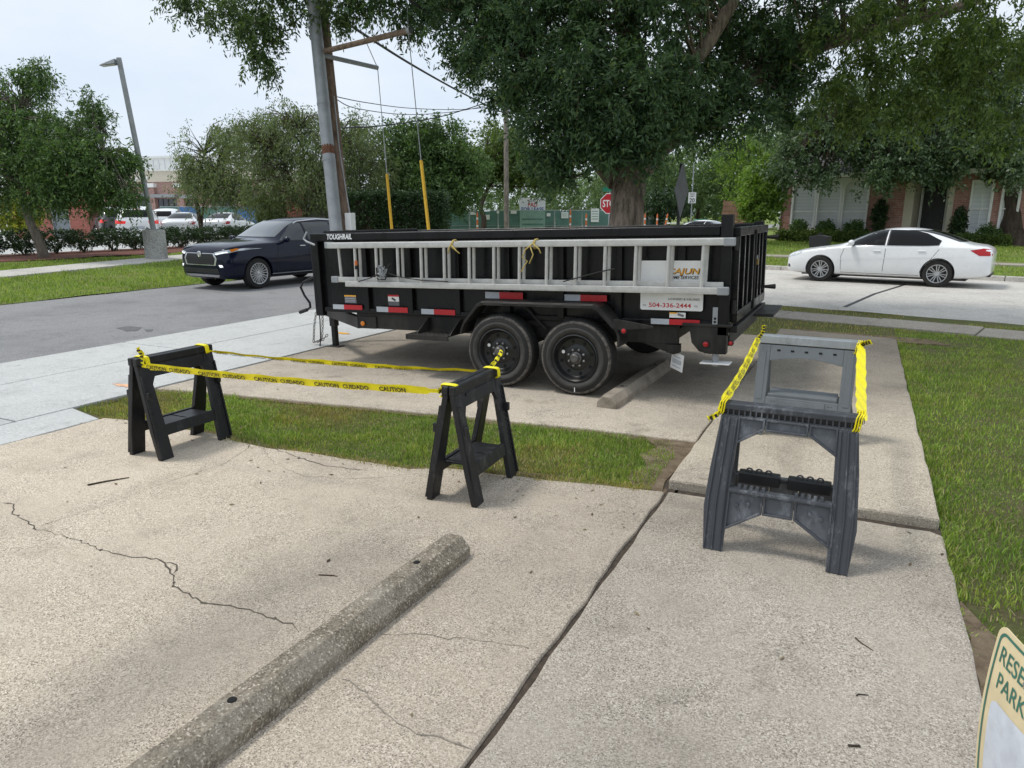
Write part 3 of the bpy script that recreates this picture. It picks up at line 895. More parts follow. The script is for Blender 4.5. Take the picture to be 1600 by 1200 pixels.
k = (y < 14.6 - .25 * x) & ~((ns > -11.35) & (ns < -10.3)) & ~((y < 11.5) & (x > -1.05)) & (fbm(x, y, 1.6, 6) > RNG.uniform(-1.2, .6, n))
P = np.column_stack([x, y])[k]
blades('grass', P, np.full(len(P), -.03), .02, .06, .0045, MT['grass_dry'], 'worn grass between the walkway end and the sidewalk')
x = np.concatenate([RNG.uniform(-6.2, -1.1, 5200), .56 + RNG.random(9000) ** 1.4 * 7]); y = np.concatenate([RNG.uniform(3.9, 5.4, 5200), 1.2 + RNG.random(9000) * 10])
k = (in_poly(x, y, strip) & (x < -1)) | ((x > .57) & (x < .7 + y * .75) & (y < 12))
P = np.column_stack([x, y])[k]
blades('dead_grass', P, np.full(len(P), -.022), .012, .03, .0022, MT['straw'], 'pale dead straw lying through the lawn and the strip', 'dead grass', 3.2)
nx = np.array([p[0] for p in near_edge[::-1]]); ny = np.array([p[1] for p in near_edge[::-1]])
x = RNG.uniform(-5.9, -1.1, 3600); y = np.interp(x, nx, ny) + RNG.normal(.01, .035, 3600)
k = fbm(x, y, 3.1, 4) > RNG.uniform(-.9, .5, 3600)
P = np.column_stack([x, y])[k]
blades('edge_grass', P, np.full(len(P), -.008), .015, .04, .003, MT['grass_dry'], 'thin grass creeping over the near slab edge', 'grass', 1.3)
# fallen leaves and bits
n = 420
x = np.concatenate([RNG.uniform(.5, 2.2, n // 3), RNG.uniform(-6, -1, n // 3), RNG.uniform(-5.5, .5, n - 2 * (n // 3))])
y = np.concatenate([RNG.uniform(1.2, 9, n // 3), RNG.normal(3.95, .22, n // 3), RNG.uniform(1.0, 10, n - 2 * (n // 3))])
zz = np.where((x > .58) | ((y > 4.3) & (y < 5.3) & (x < -1.1)), .008, .0035) + np.where((x > -1) & (x < .55) & (y > 4.4), .049, 0)
a_ = RNG.uniform(0, 6.28, n); l_ = RNG.uniform(.006, .022, n); w_ = l_ * RNG.uniform(.2, .5, n)
U = np.column_stack([np.cos(a_), np.sin(a_), RNG.uniform(-.1, .25, n)]); W_ = np.column_stack([-np.sin(a_), np.cos(a_), RNG.uniform(-.15, .15, n)])
B_ = np.column_stack([x, y, zz])
V = np.stack([B_ - U * l_[:, None] + [0, 0, .001], B_ + W_ * w_[:, None] + [0, 0, .002], B_ + U * l_[:, None] + [0, 0, .003], B_ - W_ * w_[:, None] + [0, 0, .001]], 1).reshape(-1, 3)
MT['litter'] = _leafmat('leaf_litter', (0.05, 0.035, 0.02), (0.14, 0.10, 0.055), (0.30, 0.23, 0.13), 0.1, .9)
tag(np_mesh('leaf_litter', V, np.arange(n)[:, None] * 4 + np.array([0, 1, 2, 3]), MT['litter']), 'small dead leaves and bits scattered on slabs and lawn', 'leaf litter', kind='stuff')
n = 60000
x = RNG.uniform(-23, -15.55, n); y = 3 + RNG.random(n) ** 1.2 * 24
ca_ = -20.05 - .17 * (y - 10.9)
k = (np.abs(x - ca_) > .55) & (x > -22.3)
P = np.column_stack([x, y])[k]
blades('grass', P, verge_z(P[:, 0]), .05, .12, .008, MT['grass'], 'grass on the verge across the road')
n = 50000
e, nn_ = RNG.uniform(-7, 14, n), RNG.random(n) * 10
k = ~((nn_ > 2.9) & (nn_ < 4.2))
e, nn_ = e[k], nn_[k]
P = np.column_stack([SO.x + SE.x * e + SN.x * nn_, SO.y + SE.y * e + SN.y * nn_])
blades('grass', P, lawn_far_z(nn_), .04, .11, .01, MT['grass'], 'lawn grass in front of the brick house across the street')
# ------------------------------------------------------------------ dump trailer
TP = R(-1.5)
TL = Vector((-2.83, 6.63, 0.0))
TM = Matrix.Translation(TL) @ Matrix.Rotation(TP, 4, 'Y')
TI = TM.inverted()
trailer = empty('dump_trailer', TL, (0, TP, 0), 'black steel tandem axle dump trailer with ladder on its side', 'trailer')


def tl(px, py, y):                       # photo pixel -> trailer-local point on the plane y
    d = ray(px, py)
    o, dd = TI @ _O, TI.to_3x3() @ d
    return o + dd * ((y - o.y) / dd.y)


XF, XR, ZT, ZB, TW = -2.97, 1.77, 1.60, 0.695, 2.14
BK, BD = MT['black'], MT['black_dusty']
# side walls with vertical stiffeners
RX = [-2.24, -1.64, -1.03, -.43, .17, .77, 1.37]
for y0, y1, yr, nm in ((.03, .04, -.02, 'side_wall'), (TW - .04, TW - .03, TW + .02, 'side_wall')):
    w = MB().box(XF, XR, y0, y1, ZB + .02, ZT - .05).build(nm, BK, trailer)
    for x in RX:
        MB().box(x - .035, x + .035, min(yr, y0), max(yr, y1) - (.0 if yr > 1 else .011), ZB + .015, ZT - .095).build('stiffener', BK, w, bevel=.006)
    MB().box(XF + .1, XR - .08, min(yr + .008, y0) if yr < 1 else y1, max(yr - .008, y1) if yr > 1 else y0, ZB - .01, ZB + .045).build('bottom_rail', BK, w, bevel=.008)
for y0, y1 in ((-.035, .065), (TW - .065, TW + .035)):
    MB().box(XF - .02, XR - .06, y0, y1, ZT - .09, ZT).build('top_rail', BK, trailer, bevel=.014, seg=3)
MB().box(XF - .02, XF + .06, .07, TW - .07, ZT - .09, ZT - .004).build('front_top_rail', BK, trailer, bevel=.012)
MB().box(XF, XF + .012, .045, TW - .045, ZB, ZT - .09).build('front_wall', BK, trailer)
MB().box(XF + .02, XR, .05, TW - .05, ZB + .02, ZB + .035).build('bed_floor', MT['bed'], trailer)
for y0 in (-.03, TW - .05):
    MB().box(XF - .025, XF + .085, y0, y0 + .08, ZB - .06, ZT - .095).build('front_post', BK, trailer, bevel=.008)
    MB().box(XR - .055, XR + .045, y0 - .005, y0 + .095, ZB - .08, ZT + (.095 if y0 < 1 else .02)).build('rear_post', BK, trailer, bevel=.006)
MB().tube([(XF + .10, .1, ZT), (XF + .10, TW - .1, ZT)], .026, 10).build('tarp_roll', MT['rubber'], trailer, smooth='auto')
MB().tube([(XF - .03, -.06, ZT + .02), (XF - .07, -.08, ZT - .06), (XF - .02, -.09, ZT - .09), (XF + .1, -.09, ZT - .13)], .012, 8).build('tarp_crank', MT['galv'], trailer, smooth='auto')
# tailgate: two barn doors with upright bars
for k, (y0, y1) in enumerate(((.075, TW / 2 - .012), (TW / 2 + .012, TW - .075))):
    d = MB().box(XR + .05, XR + .06, y0 + .03, y1 - .03, ZB + .06, ZT - .06).build('tailgate_door', BK, trailer)
    MB().box(XR + .035, XR + .10, y0, y1, ZT - .10, ZT - .02).build('door_top_bar', BK, d, bevel=.008)
    MB().box(XR + .035, XR + .10, y0, y1, ZB + .03, ZB + .13).build('door_bottom_bar', BK, d, bevel=.008)
    for y in (y0 + .03, y0 + .36, y1 - .36, y1 - .03):
        MB().box(XR + .036, XR + .095, y - .028, y + .028, ZB + .128, ZT - .098).build('door_bar', BK, d, bevel=.006)
    yh = y0 - .035 if k == 0 else y1 + .035
    for z in (ZB + .18, ZT - .16):
        hb = MB().tube([(XR + .07, yh, z - .06), (XR + .07, yh, z + .06)], .022, 10).build('hinge', BD, d, smooth='auto')
        MB().box(XR + .058, XR + .082, min(yh, yh + (.14 if k == 0 else -.14)), max(yh, yh + (.14 if k == 0 else -.14)), z - .03, z + .03).build('hinge_strap', BK, hb, bevel=.004)
        if k == 1: MB().tube([(XR + .09, yh + .02, z), (XR + .20, yh + .06, z)], [.018, .03], 8).build('door_knob', BD, d, smooth='auto')
MB().tube([(XR + .11, TW / 2 - .04, ZB + .05), (XR + .11, TW / 2 - .04, ZT - .06)], .012, 8).build('latch_rod', BD, trailer, smooth='auto')
lk = MB().box(XR + .11, XR + .14, TW / 2 - .03, TW / 2 + .02, 1.19, 1.25).build('padlock', MT['brass'], trailer, bevel=.006)
MB().tube([(XR + .125, TW / 2 - .02, 1.25), (XR + .125, TW / 2 - .02, 1.285), (XR + .125, TW / 2 + .01, 1.285), (XR + .125, TW / 2 + .01, 1.25)], .005, 6).build('shackle', MT['steel'], lk)
MB().box(XR + .03, XR + .11, .05, TW - .05, ZB - .06, ZB + .0).build('rear_sill', BD, trailer, bevel=.006)
MB().box(XR - .06, XR + .035, .14, TW - .14, ZB - .2, ZB - .07).build('rear_crossmember', BD, trailer, bevel=.006)
# rear ramp carrier shelf
MB().box(XR + .11, XR + .30, TW / 2 + .1, TW - .1, ZB - .05, ZB - .02).build('rear_shelf', BD, trailer, bevel=.004)
# chassis
for y in (.05, TW - .13):
    MB().box(-2.45, 1.34, y, y + .08, .50, ZB - .015).build('frame_rail', BD, trailer, bevel=.006)
for x in (-2.2, -1.5, -.8, 0, .8, 1.28):
    MB().box(x - .03, x + .03, .13, TW - .13, .53, .62).build('crossmember', BD, trailer)
for x in (-.415, .415):
    MB().tube([(x, -.05, .37), (x, TW + .05, .37)], .045, 10).build('axle', BD, trailer, smooth='auto')
MB().prism([(1.0, .50), (1.36, .50), (1.36, .42), (1.30, .40), (1.18, .44)], .052, .122, lambda p, q, d: (p, d, q)).build('frame_gusset', BD, trailer)
# tongue: two channels meeting at the coupler
tip = Vector((-3.78, TW / 2, .56))
for s, y in ((0, .05), (1, TW - .05)):
    a, b = Vector((-2.40, y, .56)), tip + Vector((0, -.05 if s == 0 else .05, 0))
    d = (b - a).normalized(); n = Vector((-d.y, d.x, 0)) * .035
    lo = [a - n + Vector((0, 0, -.065)), b - n + Vector((0, 0, -.065)), b + n + Vector((0, 0, -.065)), a + n + Vector((0, 0, -.065))]
    MB().hexa(lo, [p + Vector((0, 0, .14)) for p in lo]).build('tongue_beam', BD, trailer, bevel=.006)
    if s == 0:
        # stickers along the near tongue beam
        for t0, t1, m in ((.02, .10, 'red'), (.10, .17, 'silver'), (.20, .30, 'blue'), (.30, .38, 'white'), (.44, .54, 'red'), (.54, .61, 'silver')):
            p0, p1 = a.lerp(b, t0) + n * -1.08, a.lerp(b, t1) + n * -1.08
            z0, z1 = (-.035, .04) if m in ('blue', 'white') else (-.055, -.005)
            MB().hexa([p0 + Vector((0, 0, z0)), p1 + Vector((0, 0, z0)), p1 + Vector((0, .002, z0)), p0 + Vector((0, .002, z0))],
                      [p0 + Vector((0, 0, z1)), p1 + Vector((0, 0, z1)), p1 + Vector((0, .002, z1)), p0 + Vector((0, .002, z1))]).build('tongue_sticker', MT[m], trailer)
        MB().lathe([(.028, 0), (.028, .012), (.015, .02)], a + Vector((.06, -.03, -.0)), (0, -1, 0), 16).build('amber_marker', MT['amber'], trailer, smooth='auto')
        MB().box(-2.42, -2.16, .03, .05, .50, .64).build('tongue_plate', BD, trailer, bevel=.004)
cp = MB().box(tip.x - .12, tip.x + .1, tip.y - .06, tip.y + .06, .50, .62).build('coupler', MT['rust'], trailer, bevel=.02)
MB().tube([(tip.x - .05, tip.y, .62), (tip.x - .05, tip.y, .74), (tip.x + .05, tip.y - .02, .76)], .014, 8).build('latch_lever', MT['rust'], cp)
# jack
jp = TI @ pz(525, 541, 0.0)
jx, jy = jp.x, jp.y
MB().box(jx - .045, jx + .045, jy - .045, jy + .045, .28 + .09, .86).build('jack_tube', BD, trailer, bevel=.006)
MB().box(jx - .033, jx + .033, jy - .033, jy + .033, .10, .40).build('jack_leg', BK, trailer, bevel=.005)
MB().box(jx - .10, jx + .10, jy - .07, jy + .07, .088, .104).build('jack_foot', BD, trailer, bevel=.006)
hp = [tl(x, y, jy - .08) for x, y in ((497, 432), (487, 434), (474, 441), (470, 449), (476, 462), (484, 473), (485, 480), (480, 484), (472, 487))]
MB().tube(hp, .016, 8).build('jack_crank', BK, trailer, smooth='auto')
MB().tube([hp[-2], hp[-1] + Vector((-.04, 0, -.01))], .024, 8).build('crank_grip', MT['rubber'], trailer, smooth='auto')


def chain(pts, r=.011, ln=.042, mat='chain', parent=None):
    mb = MB()
    P = [Vector(p) for p in pts]
    acc = []
    for i in range(len(P) - 1):
        k = max(1, int((P[i + 1] - P[i]).length / ln))
        acc += [P[i].lerp(P[i + 1], j / k) for j in range(k)]
    for i in range(len(acc) - 1):
        d = (acc[i + 1] - acc[i]).normalized()
        u = d.cross(Vector((0, 1, .3))).normalized()
        if i % 2: u = d.cross(u).normalized()
        c = (acc[i] + acc[i + 1]) / 2
        loop = [c + d * math.cos(t) * ln * .62 + u * math.sin(t) * ln * .34 for t in np.linspace(0, 2 * math.pi, 9)]
        mb.tube(loop, r * .45, 5, cap=False)
    return mb.build('safety_chain', MT[mat], parent)


for xs in (((494, 488), (491, 510), (490, 535), (503, 532), (515, 520)), ((504, 485), (504, 512), (503, 530), (492, 536))):
    chain([tl(x, y, jy - .05) for x, y in xs], parent=trailer)
MB().tube([tl(x, y, jy - .1) for x, y in ((497, 480), (500, 500), (501, 530), (499, 552), (494, 565))], .008, 6).build('wiring_cable', MT['rubber'], trailer)
# fenders (tread plate) and wheels
fp = [(-.87, .545), (-.86, .60), (-.82, .68), (-.66, .865), (-.60, .895), (.60, .895), (.66, .872), (.83, .69), (.865, .60), (.865, .50)]
fi = [(-.845, .545), (-.835, .60), (-.80, .67), (-.648, .848), (-.596, .875), (.596, .875), (.646, .852), (.806, .68), (.84, .60), (.84, .50)]
for y0, y1 in ((-.265, .0), (TW, TW + .265)):
    fd = MB().prism(fp + fi[::-1], y0, y1, lambda p, q, d: (p, d, q)).build('fender', BD, trailer, bevel=.004, seg=1)
    yo = y0 if y0 < 0 else y1
    sg = -1 if y0 < 0 else 1
    up = [(p * 1.0, q - .0) for p, q in fp[2:8]]
    MB().prism([(-.82, .675), (-.652, .86), (-.60, .886), (.60, .886), (.656, .865), (.826, .685), (.80, .67), (.64, .835), (.59, .855), (-.59, .855), (-.64, .835), (-.80, .66)], yo, yo + sg * .012, lambda p, q, d: (p, d, q)).build('fender_lip', BD, fd, bevel=.003, seg=1)
    mb = MB()
    for i in range(46):
        x = -.58 + i * .0258
        for j in range(5):
            yy = y0 + .03 + j * .05
            mb.box(x - .007, x + .007, yy - .003 + (i % 2) * .022, yy + .003 + (i % 2) * .022, .895, .8985)
    t = mb.build('tread_pattern', BD, fd); t['kind'] = 'stuff'
    iw = MB().box(-.84, .84, .028 if sg < 0 else TW - .04, .045 if sg < 0 else TW - .03, .62, .70).build('fender_backing', BD, fd)
    mb = MB().prism([(-.30, .88), (-.27, .88), (.02, .60), (-.01, .60)], yo * .0 + (-.02 if sg < 0 else TW + .01), (-.01 if sg < 0 else TW + .02), lambda p, q, d: (p, d, q))
    mb.build('fender_brace', BD, fd)


def trailer_wheel(x, ydir, yface, scuff):
    zc = .375 - x * .0262
    rr, w = .375, .235
    ax = (0, ydir, 0)
    c = (x, yface, zc)
    tp = [(.228, -.02), (.245, -.004), (.30, .0), (.338, -.012), (.362, -.028), (.374, -.05), (.375, -.08), (.375, -.16), (.374, -.185), (.355, -.215), (.30, -w), (.228, -.21)]
    wl_ = MB().lathe([(r, h) for r, h in tp], c, ax, 56, closed=True).build('wheel', MT['tyre'], trailer, smooth='auto')
    MB().lathe([(.338, -.0105), (.352, -.0185), (.364, -.029), (.3625, -.031), (.35, -.021), (.337, -.013)], c, ax, 56, closed=True).build('tyre_shoulder', MT['tyre_scuff'], wl_, smooth=True)
    MB().lathe([(.247, -.002), (.285, .0018), (.3, .001), (.3, -.002), (.25, -.004)], c, ax, 56, closed=True).build('sidewall', MT['tyre_side'], wl_, smooth=True)
    mb = MB()
    for q in range(64):          # tread blocks across the crown
        a0 = 2 * math.pi * q / 64
        for hh in (-.062, -.094, -.126, -.158):
            a = a0 + (hh * 8)
            M = Matrix.Translation(Vector(c)) @ Matrix.Rotation(a, 4, 'Y')
            mb.box(.374, .3795, -.011, .011, -.013, .013, M @ Matrix.Translation((0, ydir * hh, 0)))
    t = mb.build('tyre_tread', MT['tyre'], wl_); t['kind'] = 'stuff'
    rim = MB().lathe([(.232, -.016), (.236, -.004), (.226, .002), (.216, -.01), (.206, -.03), (.196, -.055), (.188, -.062), (.13, -.068), (.12, -.062), (.085, -.058), (.0, -.058)], c, ax, 48, cap=False).build('rim', MT['rim_black'], wl_, smooth='auto')
    for q in range(8):
        a = 2 * math.pi * (q + .3) / 8
        cc = Vector(c) + Vector((math.cos(a) * .162, 0, math.sin(a) * .162))
        MB().lathe([(.018, -.072), (.018, -.062), (.0, -.0618)], cc, ax, 14).build('vent_hole', MT['dark_hole'], rim)
        a += .2
        cc = Vector(c) + Vector((math.cos(a) * .083, 0, math.sin(a) * .083))
        MB().lathe([(.0125, -.06), (.0125, -.040), (.008, -.036)], cc, ax, 6).build('lug_nut', MT['steel'], rim)
    MB().lathe([(.062, -.06), (.06, -.03), (.045, -.022), (.044, .01), (.034, .022), (.0, .024)], c, ax, 20).build('hub_cap', MT['hub'] if scuff else BD, rim, smooth='auto')
    MB().lathe([(.017, -.063), (.017, -.058), (.0, -.057)], Vector(c) + Vector((-.14, 0, .05)), ax, 16).build('rim_sticker', MT['white'], rim)
    if scuff and x > 0:
        MB().box(-.004, .004, -.002, .002, -.335, -.29, Matrix.Translation(Vector(c) + Vector((.0, -.003, 0)))).build('chalk_mark', MT['white_soft'], wl_)
    return wl_


for x in (-.415, .415):
    trailer_wheel(x, -1, -.27, True)
    trailer_wheel(x, 1, TW + .27, False)
# step
s0, s1 = tl(636, 517, -.24).x, tl(702, 520, -.24).x
stp = MB().box(s0, s1, -.27, .0, .50, .515).box(s0, s1, -.275, -.26, .46, .515).build('step', BD, trailer, bevel=.004)
for x in (s0 + .12, s1 + .0):
    MB().prism([(.05, .66), (.05, .515), (-.24, .515), (-.20, .55), (.0, .66)], x, x + .008, lambda p, q, d: (d, p, q)).build('step_bracket', BD, stp)
mb = MB()
for i in range(9):
    x = s0 + .04 + i * (s1 - s0 - .08) / 8
    for y in (-.22, -.15, -.08): mb.lathe([(.014, 0), (.010, .006), (.0, .0065)], (x, y, .515), (0, 0, 1), 8)
mb.build('grip_studs', BD, stp)
# stickers on the side
def sticker(name, x0, x1, z0, z1, mat, y=-.012, parent=trailer):
    return MB().box(x0, x1, y, y + .004, z0, z1).build(name, MT[mat], parent)


for (xa, ya, xb, yb) in ((520, 474.5, 566, 483.5), (588, 478, 637, 488), (658, 481.5, 711, 491.5), (758, 456, 817, 466), (882, 460, 948, 469.5), (1017, 496.5, 1093, 507)):
    yy = -.026
    p0, p1 = tl(xa, ya, yy), tl(xb, yb, yy)
    if ya > 470:
        z1 = (p0.z + tl(xa, yb - 1, yy).z) / 2 + .03; z0 = z1 - .055
        z0, z1 = tl(xa, yb - (yb - ya) * .1, yy).z, tl(xa, ya + 1, yy).z
    else:
        z0, z1 = tl(xa, yb, yy).z, tl(xa, ya, yy).z
    xm = p0.x + (p1.x - p0.x) * .38
    sticker('reflective_tape', p0.x, xm, z0, z1, 'silver', yy); sticker('reflective_tape', xm, p1.x, z0, z1, 'red', yy)
p0, p1 = tl(538, 461, .022), tl(557, 474, .022)
w = sticker('warning_label', p0.x, p1.x, p1.z, p0.z, 'ink_grey', .024); sticker('label_header', p0.x, p1.x, p0.z - .018, p0.z, 'orange', .021, w)
for i in range(4): sticker('label_line', p0.x + .01, p1.x - .01, p1.z + .012 + i * .02, p1.z + .018 + i * .02, 'silver', .021, w)
p0, p1 = tl(606, 460.5, .022), tl(624, 478, .022)
w = sticker('warning_label', p0.x, p1.x, p1.z, p0.z, 'ink_grey', .024); sticker('label_header', p0.x, p1.x, p0.z - .02, p0.z, 'red', .021, w)
sticker('label_panel', p0.x, p1.x, p0.z - .075, p0.z - .02, 'white', .021, w)
MB().box(-.025, .03, 0, .003, -.008, .012, Matrix.Translation(((p0.x + p1.x) / 2, .018, p0.z - .05)) @ Matrix.Rotation(.5, 4, 'Y')).build('pictogram', MT['ink'], w)
p0, p1 = tl(1046, 488, -.025), tl(1071, 497, -.025)
w = sticker('warning_label', p0.x, p1.x, p1.z, p0.z, 'white', -.025); sticker('label_header', p0.x, p0.x + .07, p0.z - .012, p0.z, 'orange', -.028, w)
MB().box(-.03, .03, 0, .003, -.008, .012, Matrix.Translation((p1.x - .045, -.030, (p0.z + p1.z) / 2)) @ Matrix.Rotation(.3, 4, 'Y')).build('pictogram', MT['ink_grey'], w)
p0, p1 = tl(1114, 480, -.045), tl(1121, 507, -.045)
pl = MB().box(p0.x, p1.x, -.05, -.044, p1.z, p0.z).build('hinge_plate', MT['galv'], trailer, bevel=.002)
for f in (.14, .34):
    MB().lathe([(.012, 0), (.0, .001)], ((p0.x + p1.x) / 2, -.0505, p1.z + (p0.z - p1.z) * f), (0, -1, 0), 12).build('bolt_hole', MT['dark_hole'], pl)
# rear stabiliser bracket with lamps, foot plate
MB().prism([(1.46, .70), (1.80, .70), (1.80, .46), (1.66, .44), (1.56, .46), (1.49, .54)], -.035, -.02, lambda p, q, d: (p, d, q)).build('lamp_bracket', BD, trailer)
MB().box(1.60, 1.80, -.02, .08, .44, .70).build('stabiliser_box', BD, trailer, bevel=.006)
MB().box(1.40, 1.84, -.05, .05, .695, .722).build('hinge_bar', BD, trailer, bevel=.005)
MB().tube([(1.70, .03, .32), (1.70, .03, .46)], .03, 10).build('stabiliser_leg', MT['galv'], trailer, smooth='auto')
MB().box(1.57, 1.84, -.05, .11, .345, .357).build('stabiliser_foot', MT['white_soft'], trailer, bevel=.006)


def roundlamp(px, py, y, r, nm='red_marker_lamp'):
    p = tl(px, py, y)
    b = MB().lathe([(r * 1.35, 0), (r * 1.35, .008), (r * 1.05, .012)], p, (0, -1, 0), 20).build(nm, MT['rubber'], trailer, smooth='auto')
    MB().lathe([(r, .008), (r * .9, .018), (r * .5, .024), (.0, .026)], p, (0, -1, 0), 20).build('lens', MT['lens_red'], b, smooth='auto')


roundlamp(1103, 537.5, -.036, .026)
roundlamp(1142, 536, -.0, .02)
# side lamp arm behind the fender
fa = MB().prism([(.80, .66), (.86, .66), (1.18, .69), (1.18, .71), (.86, .76), (.80, .76)], -.26, -.235, lambda p, q, d: (p, d, q)).build('fender_tail', BD, trailer, bevel=.004)
roundlamp(975, 517, -.262, .022)
# licence plate hanging under the frame
p = tl(1058, 565, .06)
lp = MB().box(-.09, .09, -.003, .003, -.085, .085, Matrix.Translation(p) @ Matrix.Rotation(R(-38), 4, 'Z') @ Matrix.Rotation(R(8), 4, 'Y')).build('licence_plate', MT['white'], trailer, bevel=.006)
for i, (zz, ww) in enumerate(((.045, .05), (.0, .065), (-.05, .06))):
    MB().box(-ww, ww, -.006, -.0035, zz - (.022 if i == 1 else .006), zz + (.022 if i == 1 else .006), Matrix.Translation(p) @ Matrix.Rotation(R(-38), 4, 'Z') @ Matrix.Rotation(R(8), 4, 'Y')).build('plate_print', MT['silver'], lp)
MB().box(1.24, 1.36, .02, .10, .42, .50).build('plate_bracket', BD, trailer, bevel=.004)


def fit_text(nm, s, width, height, mat, parent, cx, y, cz, fat=0.0, shear=0.0, ex=.0006):
    o = text_obj(nm, s, 1.0, mat, parent, (cx, y, cz), (R(90), 0, 0), ex, fat, shear=shear)
    xs = [v.co.x for v in o.data.vertices]; ys = [v.co.y for v in o.data.vertices]
    sx, sy = width / (max(xs) - min(xs)), height / (max(ys) - min(ys))
    mx_, my_ = (max(xs) + min(xs)) / 2, (max(ys) + min(ys)) / 2
    for v in o.data.vertices:
        v.co.x = (v.co.x - mx_) * sx; v.co.y = (v.co.y - my_) * sy
    o.scale = (1, 1, 1)
    return o


p0, p1 = tl(510.5, 370, -.037), tl(549.5, 370, -.037)
fit_text('rail_lettering', 'TOUGHRAIL', p1.x - p0.x, .062, MT['white'], trailer, (p0.x + p1.x) / 2, -.0365, ZT - .042, .035, .2)
p0, p1 = tl(516, 486, .0), tl(531, 493, .0)
# magnetic company sign
d0, d1 = tl(1003, 408, .0), tl(1099, 485, .0)
dx0, dx1, dz1, dz0 = d0.x, d1.x, tl(1003, 408, .0).z, tl(1003, 485, .0).z
dz0 = (tl(1003, 484, .0).z + tl(1099, 485, .0).z) / 2; dz1 = (tl(1003, 408, .0).z + tl(1099, 406, .0).z) / 2
sg = MB().prism([(dx0 + .012, dz0), (dx1 - .012, dz0), (dx1, dz0 + .012), (dx1, dz1 - .012), (dx1 - .012, dz1), (dx0 + .012, dz1), (dx0, dz1 - .012), (dx0, dz0 + .012)], -.030, -.026, lambda p, q, d: (p, d, q)).build('company_sign', MT['white'], trailer)
sg['label'] = 'white magnetic company sign with red phone number behind the ladder'
DX = lambda px: dx0 + (px - 1003) / 96 * (dx1 - dx0)
DZ = lambda py: dz1 - (py - 408) / 77 * (dz1 - dz0)
sw = (dx1 - dx0) / 96
fit_text('sign_word_shadow', 'CAJUN', 49 * sw, 12 * sw, MT['ink'], sg, DX(1069.6), -.0308, DZ(425.6), .03, .18)
fit_text('sign_word', 'CAJUN', 47 * sw, 10.5 * sw, MT['orange'], sg, DX(1069), -.0325, DZ(425), .012, .18)
fit_text('sign_words', 'HOME SERVICES', 47 * sw, 5 * sw, MT['ink'], sg, DX(1068), -.0308, DZ(433.5), .02, .18)
fit_text('sign_words', 'LICENSED & INSURED', 48 * sw, 3.2 * sw, MT['ink'], sg, DX(1070.5), -.0308, DZ(467), .004)
fit_text('sign_number', '504-336-2444', 65 * sw, 7 * sw, MT['red'], sg, DX(1049), -.0308, DZ(477), .015)
for xx in (1010, 1089):
    MB().tube([Vector((DX(xx) + math.cos(t) * .018, -.0315, DZ(477.5) + math.sin(t) * .006)) for t in np.linspace(.6, 5.7, 9)], .0016, 4).build('sign_flourish', MT['ink_grey'], sg)

# ------------------------------------------------------------------ extension ladder strapped to the trailer side
lad = empty('extension_ladder', TL, (0, TP, 0), 'aluminium extension ladder hung along the near side of the black trailer', 'ladder')
AL = MT['alu']
fx0, fx1 = tl(541, 441, -.16).x, tl(1135, 375, -.16).x
bx0, bx1 = tl(512, 384, -.10).x, tl(1130, 448, -.10).x
zt1, zb1 = 1.462, 1.035
sec = MB()
for nm, z, xa, xb, y0, y1 in (('rail', zt1, fx0 - .22, fx1, -.185, -.145), ('rail', zb1, fx0, fx1 - .03, -.185, -.145), ('rail', zt1 + .004, bx0, bx1, -.118, -.08), ('rail', zb1 + .043, bx0 + .06, bx1, -.118, -.08)):
    r_ = MB().box(xa, xb, y0, y1, z - .03, z + .03).build(nm, AL, lad, bevel=.006)
    MB().box(xa + .01, xb - .01, y0 - .0015, y0 + .002, z - .012, z + .012).build('rail_channel', AL, r_)
xs0 = tl(556, 410, -.16).x
for k in range(14):
    x = tl([556, 589, 622.5, 659, 695, 734, 772.5, 812.5, 855, 900, 946, 994, 1045, 1099][k], 412, -.165).x
    MB().tube([(x - .012, -.165, zb1), (x + .0, -.165, zt1)], .0175, 10, cap=False).build('rung', AL, lad, smooth='auto')
    MB().tube([(x - .012 + .02, -.10, zb1 + .04), (x + .02, -.10, zt1)], .0175, 10, cap=False).build('rung', AL, lad, smooth='auto')
x = tl(532, 410, -.1).x
MB().tube([(x - .0, -.10, zb1 + .04), (x - .012, -.10, zt1)], .0175, 10, cap=False).build('rung', AL, lad, smooth='auto')
for xa, z, y in ((bx0 - .03, zt1 + .004, -.099), (bx0 + .03, zb1 + .043, -.099), (fx1 - .02, zt1, -.165), (fx1 - .06, zb1, -.165)):
    MB().box(xa, xa + .10, y - .026, y + .026, z - .036, z + .036).build('end_cap', MT['galv'], lad, bevel=.008)
rl = tl(556, 412, -.185)
MB().lathe([(.0185, -.025), (.0185, .025)], (tl(556, 405, -.165).x - .002, -.165, 1.27), (0, 0, 1), 12).build('rung_label', MT['orange_pl'], lad)
MB().lathe([(.0187, -.02), (.0187, .02)], (tl(556, 405, -.165).x - .004, -.165, 1.22), (0, 0, 1), 12).build('rung_tape', MT['ink'], lad)
# pulley and rope clutter
mb = MB()
pc = tl(598, 424, -.19)
for i in range(9):
    a = random.uniform(0, 6.28)
    mb.tube([pc + Vector((random.uniform(-.07, .07), random.uniform(-.03, .01), random.uniform(-.09, .07))) for _ in range(4)], .006, 5)
mb.build('rope_pulley_tangle', MT['galv'], lad)
for pts in (((560, 440), (580, 434), (598, 424), (610, 412)), ((598, 424), (625, 433), (660, 438), (700, 440)), ((880, 440), (910, 432), (940, 424), (960, 420))):
    MB().tube([tl(x, y, -.19) for x, y in pts], .006, 5).build('bungee_cord', MT['rubber'], lad)
MB().tube([tl(598, 416, -.19), tl(588, 419, -.19), tl(590, 436, -.19), tl(602, 437, -.19), tl(606, 424, -.19)], .008, 5).build('black_strap', MT['rubber'], lad)


